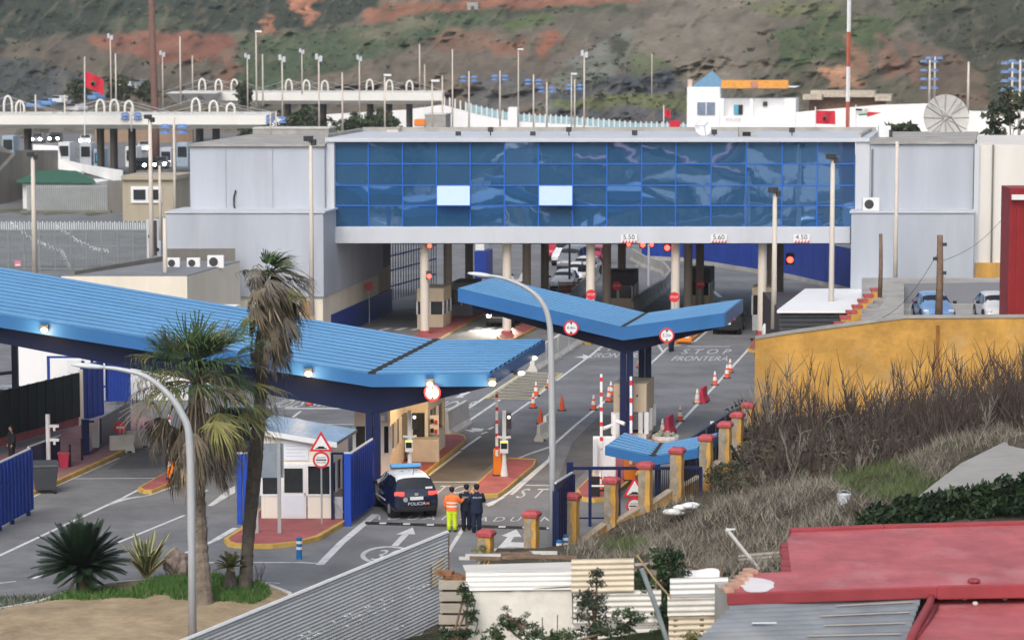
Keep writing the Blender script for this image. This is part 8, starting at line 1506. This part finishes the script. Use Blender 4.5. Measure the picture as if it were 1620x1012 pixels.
# hut
hd_ = 70.5; t = thing('shanty_hut', 'white patched hut with a corrugated white top at the bottom centre', 'hut', D(820, 1012, hd_)); b = MB(M('hut_white', (.78, .75, .68), .9, var=.1, scale=.9, bump=.35, bscale=5, stain=.55, scol=(.42, .38, .31), fine=.9))
nz2 = lambda x, z: .04*noise.noise(Vector((x*1.3, z*1.3, 5)))
a, c = D(740, 930, hd_), D(913, 925, hd_); zb = 3.4; b.grid(lambda i, j: Vector((lerp(a.x, c.x, i/16), hd_+nz2(i*.4, j*.4)*2, lerp(lerp(a.z, c.z, i/16)+nz2(i*.7, 1), zb, j/8))), 16, 8); obj('front_wall', b, t, fix=False, smooth=True); b = MB(conc_w); b.box(a.x, c.x, hd_+.1, hd_+2.6, zb, a.z-.05); obj('core', b, t)
b = MB(M('hut_sheet', (.74, .74, .72), .6, var=.06, scale=1, stain=.3, scol=(.5, .48, .44))); p, q = D(737, 904, hd_+.1), D(912, 902, hd_+.1); corr(b, p, q, Vector((0, -.35, -1)).normalized(), .48, .022, .13, 6, .012, 5); obj('eaves_sheet', b, t, fix=False, smooth=True); b = MB(sheet_w); u0, u1 = D(732, 893, hd_+2.6), D(916, 888, hd_+2.6); b.hexa([p+Vector((0, 0, -.03)), q+Vector((0, 0, -.03)), u1+Vector((0, 0, -.03)), u0+Vector((0, 0, -.03)), p, q, u1, u0]); obj('roof', b, t)
b = MB(M('crack', (.07, .055, .04), .95))
for pts in ([(745, 938), (752, 950), (748, 968), (756, 985), (750, 1005)], [(742, 933), (800, 934), (850, 931), (912, 927)], [(905, 930), (906, 960), (907, 1010)]): b.tube([D(x, y, hd_-.03) for x, y in pts], .012, 4)
obj('cracks', b, t)
wb = thing('timber_pile', 'weathered dark boards lying along the top edge of the white hut', 'timber', D(820, 890, 74)); rr = random.Random(12)
for k in range(12): x0 = rr.uniform(722, 850); y = rr.uniform(876, 889); dd = rr.uniform(73.2, 75.2); L = rr.uniform(40, 90); p, q = D(x0, y, dd), D(min(x0+L, 912), y+rr.uniform(-4, 2), dd); b = MB(wood if k % 3 else conc_w); b.prism([p, q, q+Vector((0, .16, 0)), p+Vector((0, .16, 0))], (0, 0, .07)); obj('board', b, wb)
def sheetwall(lab, rows, d, mats, seed):
    t = thing('sheet_fence', lab, 'fence', D(rows[0][0], rows[0][3], d), 0, 'patched sheet fences by the hut')
    for k, (x0, x1, y0, y1, y1b) in enumerate(rows):
        b = MB(mats[k % len(mats)]); p, q = D(x0, y0, d+.05*k), D(x1, y0-2, d+.05*k); hh = p.z-D(x0, y1, d).z; corr(b, p, q, Vector((0, -.03, -1)).normalized(), hh, .022, .14, 5, .012, seed+k); obj('sheet', b, t, fix=False, smooth=True)
    b = MB(wood)
    for k in (.1, .55, .95): x = lerp(rows[0][0], rows[0][1], k); p = D(x, rows[0][2]+4, d+.12); b.box(p.x-.05, p.x+.05, d+.1, d+.2, 2.5, p.z)
    obj('post', b, t); return t
sheetwall('cream corrugated sheets right of the white hut, behind the grey shrub', [(904, 1003, 884, 938, 0), (907, 1046, 934, 990, 0), (905, 1046, 985, 1032, 0)], 70, [sheet_c, sheet_w, sheet_w], 40)
sheetwall('white corrugated sheets between the ivy and the blue-grey roof', [(1060, 1152, 914, 944, 0), (1056, 1149, 940, 974, 0), (1058, 1138, 970, 1025, 0)], 68.5, [M('hut_sheet', 'ffffff'), sheet_w, sheet_c], 50)
t = thing('white_board', 'curled white board lying behind the white corrugated sheets', 'board', D(1110, 908, 71)); b = MB(whitep); b.grid(lambda i, j: D(lerp(1083, 1138, i/6), lerp(900+3*math.sin(i), 917, j/2), 71-j*.1)+Vector((0, .1*math.sin(i*.9), 0)), 6, 2); obj('sheet', b, t, fix=False); b = MB(wood); b.tube([D(1080, 893, 71.1), D(1110, 900, 71.1), D(1142, 903, 71.1)], .03, 5); b.box(D(1136, 900, 71).x, D(1141, 900, 71).x, 70.9, 71, 4, D(1138, 893, 71).z); obj('lath', b, t)
t = thing('wooden_post', 'old wooden post with a cross bar standing in the ivy', 'post', D(1033, 930, 72)); b = MB(M('wood_grey', (.3, .26, .22), .9, var=.3)); p = D(1033, 864, 72); b.box(p.x-.09, p.x+.09, 71.9, 72.05, 4, p.z); a, c = D(1004, 894, 71.85), D(1047, 892, 71.85); b.tube([a, c], .07, 5); obj('post', b, t)
def stick(lab, pts, d, r_, mat, name='pole', head=False):
    t = MB(mat); P = [D(x, y, d) for x, y in pts]; t.tube(P, r_, 8); 
    if not head: return tag(obj(name, t), lab, name)
    g_ = thing(name, lab, name, P[-1]); obj('shaft', t, g_); b = MB(whitep); b.ball(P[0], .055, 8, 5); b.cbox(P[0]+Vector((.08, 0, .02)), (.24, .05, .04), .3); obj('head', b, g_)
stick('leaning grey metal pole in front of the ivy at the bottom', [(1015, 899), (1036, 955), (1058, 1020)], 66, .06, M('pole_green', (.26, .3, .31), .5)); stick('thin yellow cane leaning across the ivy', [(1008, 878), (1035, 915), (1062, 946)], 67, .022, M('cane', (.45, .33, .16), .7), 'cane'); stick('leaning white stick with a broken head on the dry slope', [(1151, 838), (1178, 872), (1206, 906)], 74, .05, conc_w, 'stick', True); stick('black stick leaning by the pillar wall at the bare thicket', [(1156, 704), (1168, 725), (1186, 748)], 112, .06, black, 'stick')
for px, h, lab in ((858, 36, 'left thin rod standing before the white hut'), (882, 40, 'right thin rod standing before the white hut')): stick(lab, [(px, 1012-h), (px-.5, 1030)], 69.5, .012, dark, 'rod')
# ivy, shrubs
def lump(lab, specs, d, n, leaf, mats, seed, name='shrub', cat='shrub', size=.14):
    P = []; r = random.Random(seed)
    for (px, py, rx, ry) in specs:
        for _ in range(int(n*rx*ry/900)+6):
            a = r.uniform(0, 2*PI); q = r.random()**.5; P.append(tuple(D(px+rx*q*math.cos(a), py+ry*q*math.sin(a), d+r.uniform(-.5, .5)*rx/64*1.2)))
    P = np.array(P); c = P.mean(0); t = thing(name, lab, cat, tuple(c), w=False); o = clumps('foliage', P-c, size*(.6+.8*np.random.default_rng(seed).random(len(P))), 36, leaf*.58, mats, 1, seed); o.parent = t; ROOT[t.name] = Matrix.Translation(Vector(c)).inverted(); b = MB(wood); q0 = D(specs[-1][0], specs[-1][1]+specs[-1][3]+12, d)
    for (px, py, rx, ry) in specs[:6]: b.tube([q0, D(px, py+ry*.4, d+.05), D(px, py, d)], [.035, .025, .01], 4)
    obj('stem', b, t, fix=False); return t
ivy = [M('ivy_dark', (.022, .045, .018), .5, var=.4, scale=3), M('ivy_mid', (.045, .085, .03), .5, var=.4, scale=3), lf_d]
lump('tall dark ivy bush climbing over the sheets and wooden post', [(1050, 885, 24, 18), (1040, 905, 30, 24), (1065, 912, 22, 22), (1018, 920, 14, 18), (1062, 950, 18, 30), (1050, 985, 26, 28), (1042, 1010, 40, 16)], 70.2, 26, .55, ivy, 5, 'ivy_bush', 'bush')
lump('grey-green shrub in front of the cream corrugated sheets', [(944, 920, 10, 16), (938, 945, 22, 20), (930, 965, 24, 20), (948, 975, 16, 22), (940, 1000, 18, 16)], 67.5, 24, .5, [M('shrub_grey', (.045, .055, .04), .8, var=.4), M('shrub_grey2', (.08, .09, .065), .8, var=.4), lf_d], 6)
lump('low green plants along the foot of the white hut', [(800, 985, 18, 14), (830, 1000, 30, 10), (780, 1005, 26, 10), (880, 1008, 40, 8), (990, 985, 30, 16), (970, 1003, 30, 12), (850, 1010, 60, 8)], 67, 26, .5, [ivy[1], lf_m, lf_d], 7, 'creeper', 'plant'); lump('dark ivy hanging beside the concrete planks', [(735, 935, 6, 10), (740, 955, 8, 12), (746, 975, 7, 14), (738, 1000, 14, 14), (712, 1004, 18, 10)], 70, 20, .5, ivy, 8, 'creeper', 'plant'); lump('green weed growing at the foot of the first lone ochre pillar', [(765, 872, 14, 8), (772, 882, 16, 9), (760, 888, 12, 6)], 76, 40, .4, [lf_m, frond_g[2], frond_g[3]], 9, 'weed', 'plant', .1); lump('thorny dark twig plant sticking up before the white hut', [(803, 968, 8, 10), (815, 985, 14, 10), (830, 978, 14, 5)], 66.8, 12, .35, [lf_d, lf_b], 10, 'shrub', 'shrub', .09); lump('yellow-green plant at the bottom beside the blue-grey roof', [(1097, 1004, 10, 10), (1086, 1010, 10, 6)], 66, 26, .5, [frond_g[3], frond_g[2]], 12, 'plant', 'plant', .1)
hg = []
rr = random.Random(31)
for k in range(46): u = k/45; x = lerp(1372, 1660, u); hg.append((x, lerp(822, 778, u**.8)+rr.uniform(-5, 7)+8, rr.uniform(14, 24), rr.uniform(12, 20)+u*14))
lump('dense dark green hedge along the top of the red roof', hg, 78, 9, .6, [M('hedge_dark', (.012, .028, .012), .6, var=.5, scale=2), M('hedge_mid', (.03, .055, .022), .6, var=.4, scale=2), ivy[0]], 13, 'hedge', 'hedge', .26)
# red roofed house
hs_ = thing('red_roof_house', 'low house with a red coated flat roof and a blue-grey corrugated lean-to at the right', 'house', W(1380, 940, 6)); Z = 6.3
rp_ = [W(1252, 842, Z), W(1400, 836, Z), W(1620, 829, Z), W(2300, 812, Z), W(2300, 915, Z), W(1620, 924, Z), W(1482, 927, Z), W(1300, 932, Z), W(1150, 938, Z), W(1188, 906, Z), W(1252, 904, Z), W(1246, 856, Z)]
def bumpy(P, amp, nx_=40, ny_=20):
    b = MB(redroof); return b
b = MB(redroof); b.prism([p+Vector((0, 0, -.2)) for p in rp_], (0, 0, .2)); obj('roof', b, hs_)
b = MB(redroof_d); p, q, r3 = W(1252, 842, Z), W(1400, 836, Z), W(2300, 812, Z); b.wall(p, q, Z-.2, Z+.09, .22); b.wall(q, r3, Z-.2, Z+.09, .22)
p, q = W(1150, 938, Z), W(1482, 927, Z); b.wall(p, q, Z-.27, Z+.015, -.08); p2 = W(2300, 913, Z); b.wall(q, p2, Z-.3, Z+.03, -.08); obj('parapet', b, hs_, bevel=.03)
b = MB(redroof_d); 
rj = random.Random(3)
for k in range(13): y = lerp(858, 902, k/12); a = W(1247+rj.uniform(-2, 2), y, Z-.01); b.cbox(a+Vector((-.02, 0, -.08)), (.3, .26, .1+rj.uniform(0, .05)))
obj('ragged_edge', b, hs_); b = MB(M('tan_brick', (.5, .3, .22), .9, var=.25, scale=4))
for k in range(6): u = k/5; b.cbox(W(lerp(1154, 1190, u), lerp(932, 903, u), Z+.04)+Vector((-.04, 0, 0)), (.24, .38, .1), .15+.12*(k % 3))
obj('edge_bricks', b, hs_, bevel=.02); b = MB(M('white_patch', (.75, .72, .72), .5, var=.1)); ctr_ = W(1195, 925, Z+.004); b.quad(*[ctr_+Vector((.42*math.cos(2*PI*k/20)*(1+.2*math.sin(k)), .9*math.sin(2*PI*k/20), .004)) for k in range(20)]); o = obj('white_patch', b, hs_, fix=False)
b = MB(sheet_bg); a0, a1, a2, a3 = W(1163, 953, 6.02), W(1462, 934, 6.02), W(1432, 1018, 5.75), W(1092, 1024, 5.75); 
n = 10; prof = []; up = Vector((0, 0, 1)); nv = n*6
b.grid(lambda i, j: (a0.lerp(a3, j/nv)).lerp(a1.lerp(a2, j/nv), i/2)+up*(.06*math.sin(2*PI*j/6)+.006*math.sin(i*3+j*.1)), 2, nv); obj('corrugated_roof', b, hs_, fix=False, smooth=True); b = MB(sheet_c); 
for k in range(5): u = k*.2+.06; p, q = a0.lerp(a3, u).lerp(a1.lerp(a2, u), .52+.05*(k % 2)), a0.lerp(a3, u).lerp(a1.lerp(a2, u), .97); b.prism([p+up*.05, q+up*.05, q+up*.05+Vector((0, .05, 0)), p+up*.05+Vector((0, .05, 0))], up*.004)
b.use(whitep); p = W(1190, 986, 5.93); b.prism([p, p+Vector((.55, .02, 0)), p+Vector((.55, .1, 0)), p+Vector((0, .08, 0))], (0, 0, .02)); obj('pale_strips', b, hs_)
b = MB(redroof); c0 = [W(1484, 938, 5.85), W(2300, 925, 5.85), W(2300, 1060, 5.85), W(1425, 1060, 5.85), W(1445, 1005, 5.85)]; b.prism([p-up*.3 for p in c0], up*.3); obj('lower_roof', b, hs_); b = MB(redroof_d); b.tube([W(1478, 930, 6.1), W(1470, 955, 6.05), W(1445, 1000, 5.98), W(1428, 1040, 5.95)], [.08, .09, .1, .1], 8); b.tube([W(1483, 957, 5.93), W(1465, 985, 5.9), W(1448, 1008, 5.88)], .05, 6); obj('ridge_strip', b, hs_, smooth=True)
b = MB(conc); p, q = W(1150, 940, 6.), W(1482, 929, 6.); b.wall(p+Vector((.2, .3, 0)), q+Vector((.2, .3, 0)), 4, 5.8, 2); obj('wall', b, hs_); t = MB(redroof_d); t.ball(W(1541, 918, Z+.06), (.16, .15, .07), 10, 6); obj('mortar_lump', t, hs_)
rb = thing('roof_stones', 'few white stones and rubble lying on the lower red roof', 'rubble', W(1520, 946, 5.85)); rr = random.Random(4)
for px, py in ((1512, 945), (1526, 946), (1590, 946), (1543, 954)): b = MB(conc_w); b.ball(W(px, py, 5.9), (.07, .06, .05), 6, 4); obj('stone', b, rb)
# slab, bucket, panel, rubble
t = MB(M('slab_grey', (.34, .33, .31), .85, var=.1, scale=1, bump=.3, bscale=5, stain=.4, scol=(.22, .21, .19))); q0, q1, q2 = D(1436, 802, 86), D(1620, 683, 104), D(1620, 772, 88); nn_ = (q1-q0).cross(q2-q0)
def onpl(x, y): return Vector((x, y, q0.z-(nn_.x*(x-q0.x)+nn_.y*(y-q0.y))/nn_.z))
e_ = [D(1436, 802, 86), D(1458, 781, 89), D(1519, 741, 96), D(1620, 683, 104), D(1740, 622, 112)]; top = [onpl(k.x, k.y) for k in e_]+[onpl(34, 112), onpl(34, 86)]; t.prism([p-Vector((0, 0, .35)) for p in top], (0, 0, .35)); tag(obj('concrete_slab', t), 'sloping grey concrete slab above the dark hedge at right', 'slab')
t = thing('bucket', 'white plastic bucket standing on rubble on the slope', 'bucket', D(1335, 812, 90)); c = D(1335, 803, 90); b = MB(M('bucket_white', (.68, .72, .78), .4)); b.lathe([(.17, 0), (.22, .42), (.23, .44), (.2, .44), (.16, .05)], c, 14); obj('body', b, t); b = MB(steel); b.tube([c+Vector((.22*math.cos(a), 0, .43+.14*math.sin(a))) for a in [PI*k/8 for k in range(9)]], .012, 5); obj('handle', b, t)
t = thing('rubble_heap', 'small heap of concrete rubble below the white bucket', 'rubble', D(1338, 825, 88)); rr = random.Random(6)
for k in range(12): c = D(rr.uniform(1312, 1362), rr.uniform(808, 828), 88.5+rr.uniform(-.5, .5)); b = MB(conc if k % 3 else dark); b.cbox(c, (rr.uniform(.15, .5), .25, rr.uniform(.1, .3)), rr.uniform(0, 3)); obj('chunk', b, t, bevel=.02)
t = thing('rubble_sacks', 'white sacks piled on the dry slope beside the pillar wall', 'sacks', D(1077, 810, 104)); rr = random.Random(7)
for k in range(11): u = k/10; b = MB(conc_w if k % 2 else whitep); b.ball(D(lerp(1058, 1095, u)+rr.uniform(-3, 3), lerp(812, 800, u)+rr.uniform(-3, 3), 103+rr.uniform(-.2, .2)), (rr.uniform(.2, .36), .2, .12), 8, 5); obj('sack', b, t, smooth=True)
t = thing('leaning_sheet', 'weathered grey corrugated sheet leaning at the left edge of the red roof', 'sheet', D(1205, 905, 76)); b = MB(M('sheet_old', (.36, .33, .29), .8, var=.2, scale=1.5, stain=.5)); p, q = D(1168, 876, 76), D(1236, 870, 76); corr(b, p, q, Vector((0, -.1, -1)).normalized(), .52, .02, .1, 4, .015, 3); obj('panel', b, t, fix=False, smooth=True); b = MB(wood); a = D(1241, 868, 75.9); b.box(a.x-.05, a.x+.08, 75.85, 76, 5.0, a.z+.15); a = D(1168, 876, 76.05); b.box(a.x-.02, a.x+.04, 76, 76.1, 5.0, a.z); obj('post', b, t)
# ------------------------------------------------------------------ thin evening haze
hz = MB(); hz.box(-960, 960, -130, 1800, -5, 190); hm = bpy.data.materials.new('haze'); hm.use_nodes = True; n = hm.node_tree.nodes; n.remove(n['Principled BSDF']); pv = n.new('ShaderNodeVolumePrincipled'); pv.inputs['Color'].default_value = (.86, .9, .95, 1); pv.inputs['Density'].default_value = .00015; pv.inputs['Anisotropy'].default_value = .2
hm.node_tree.links.new(pv.outputs[0], n['Material Output'].inputs['Volume']); hz.mats = [hm]; o = obj('haze', hz); tag(o, 'thin pale evening haze over the whole scene', 'haze', kind='stuff')
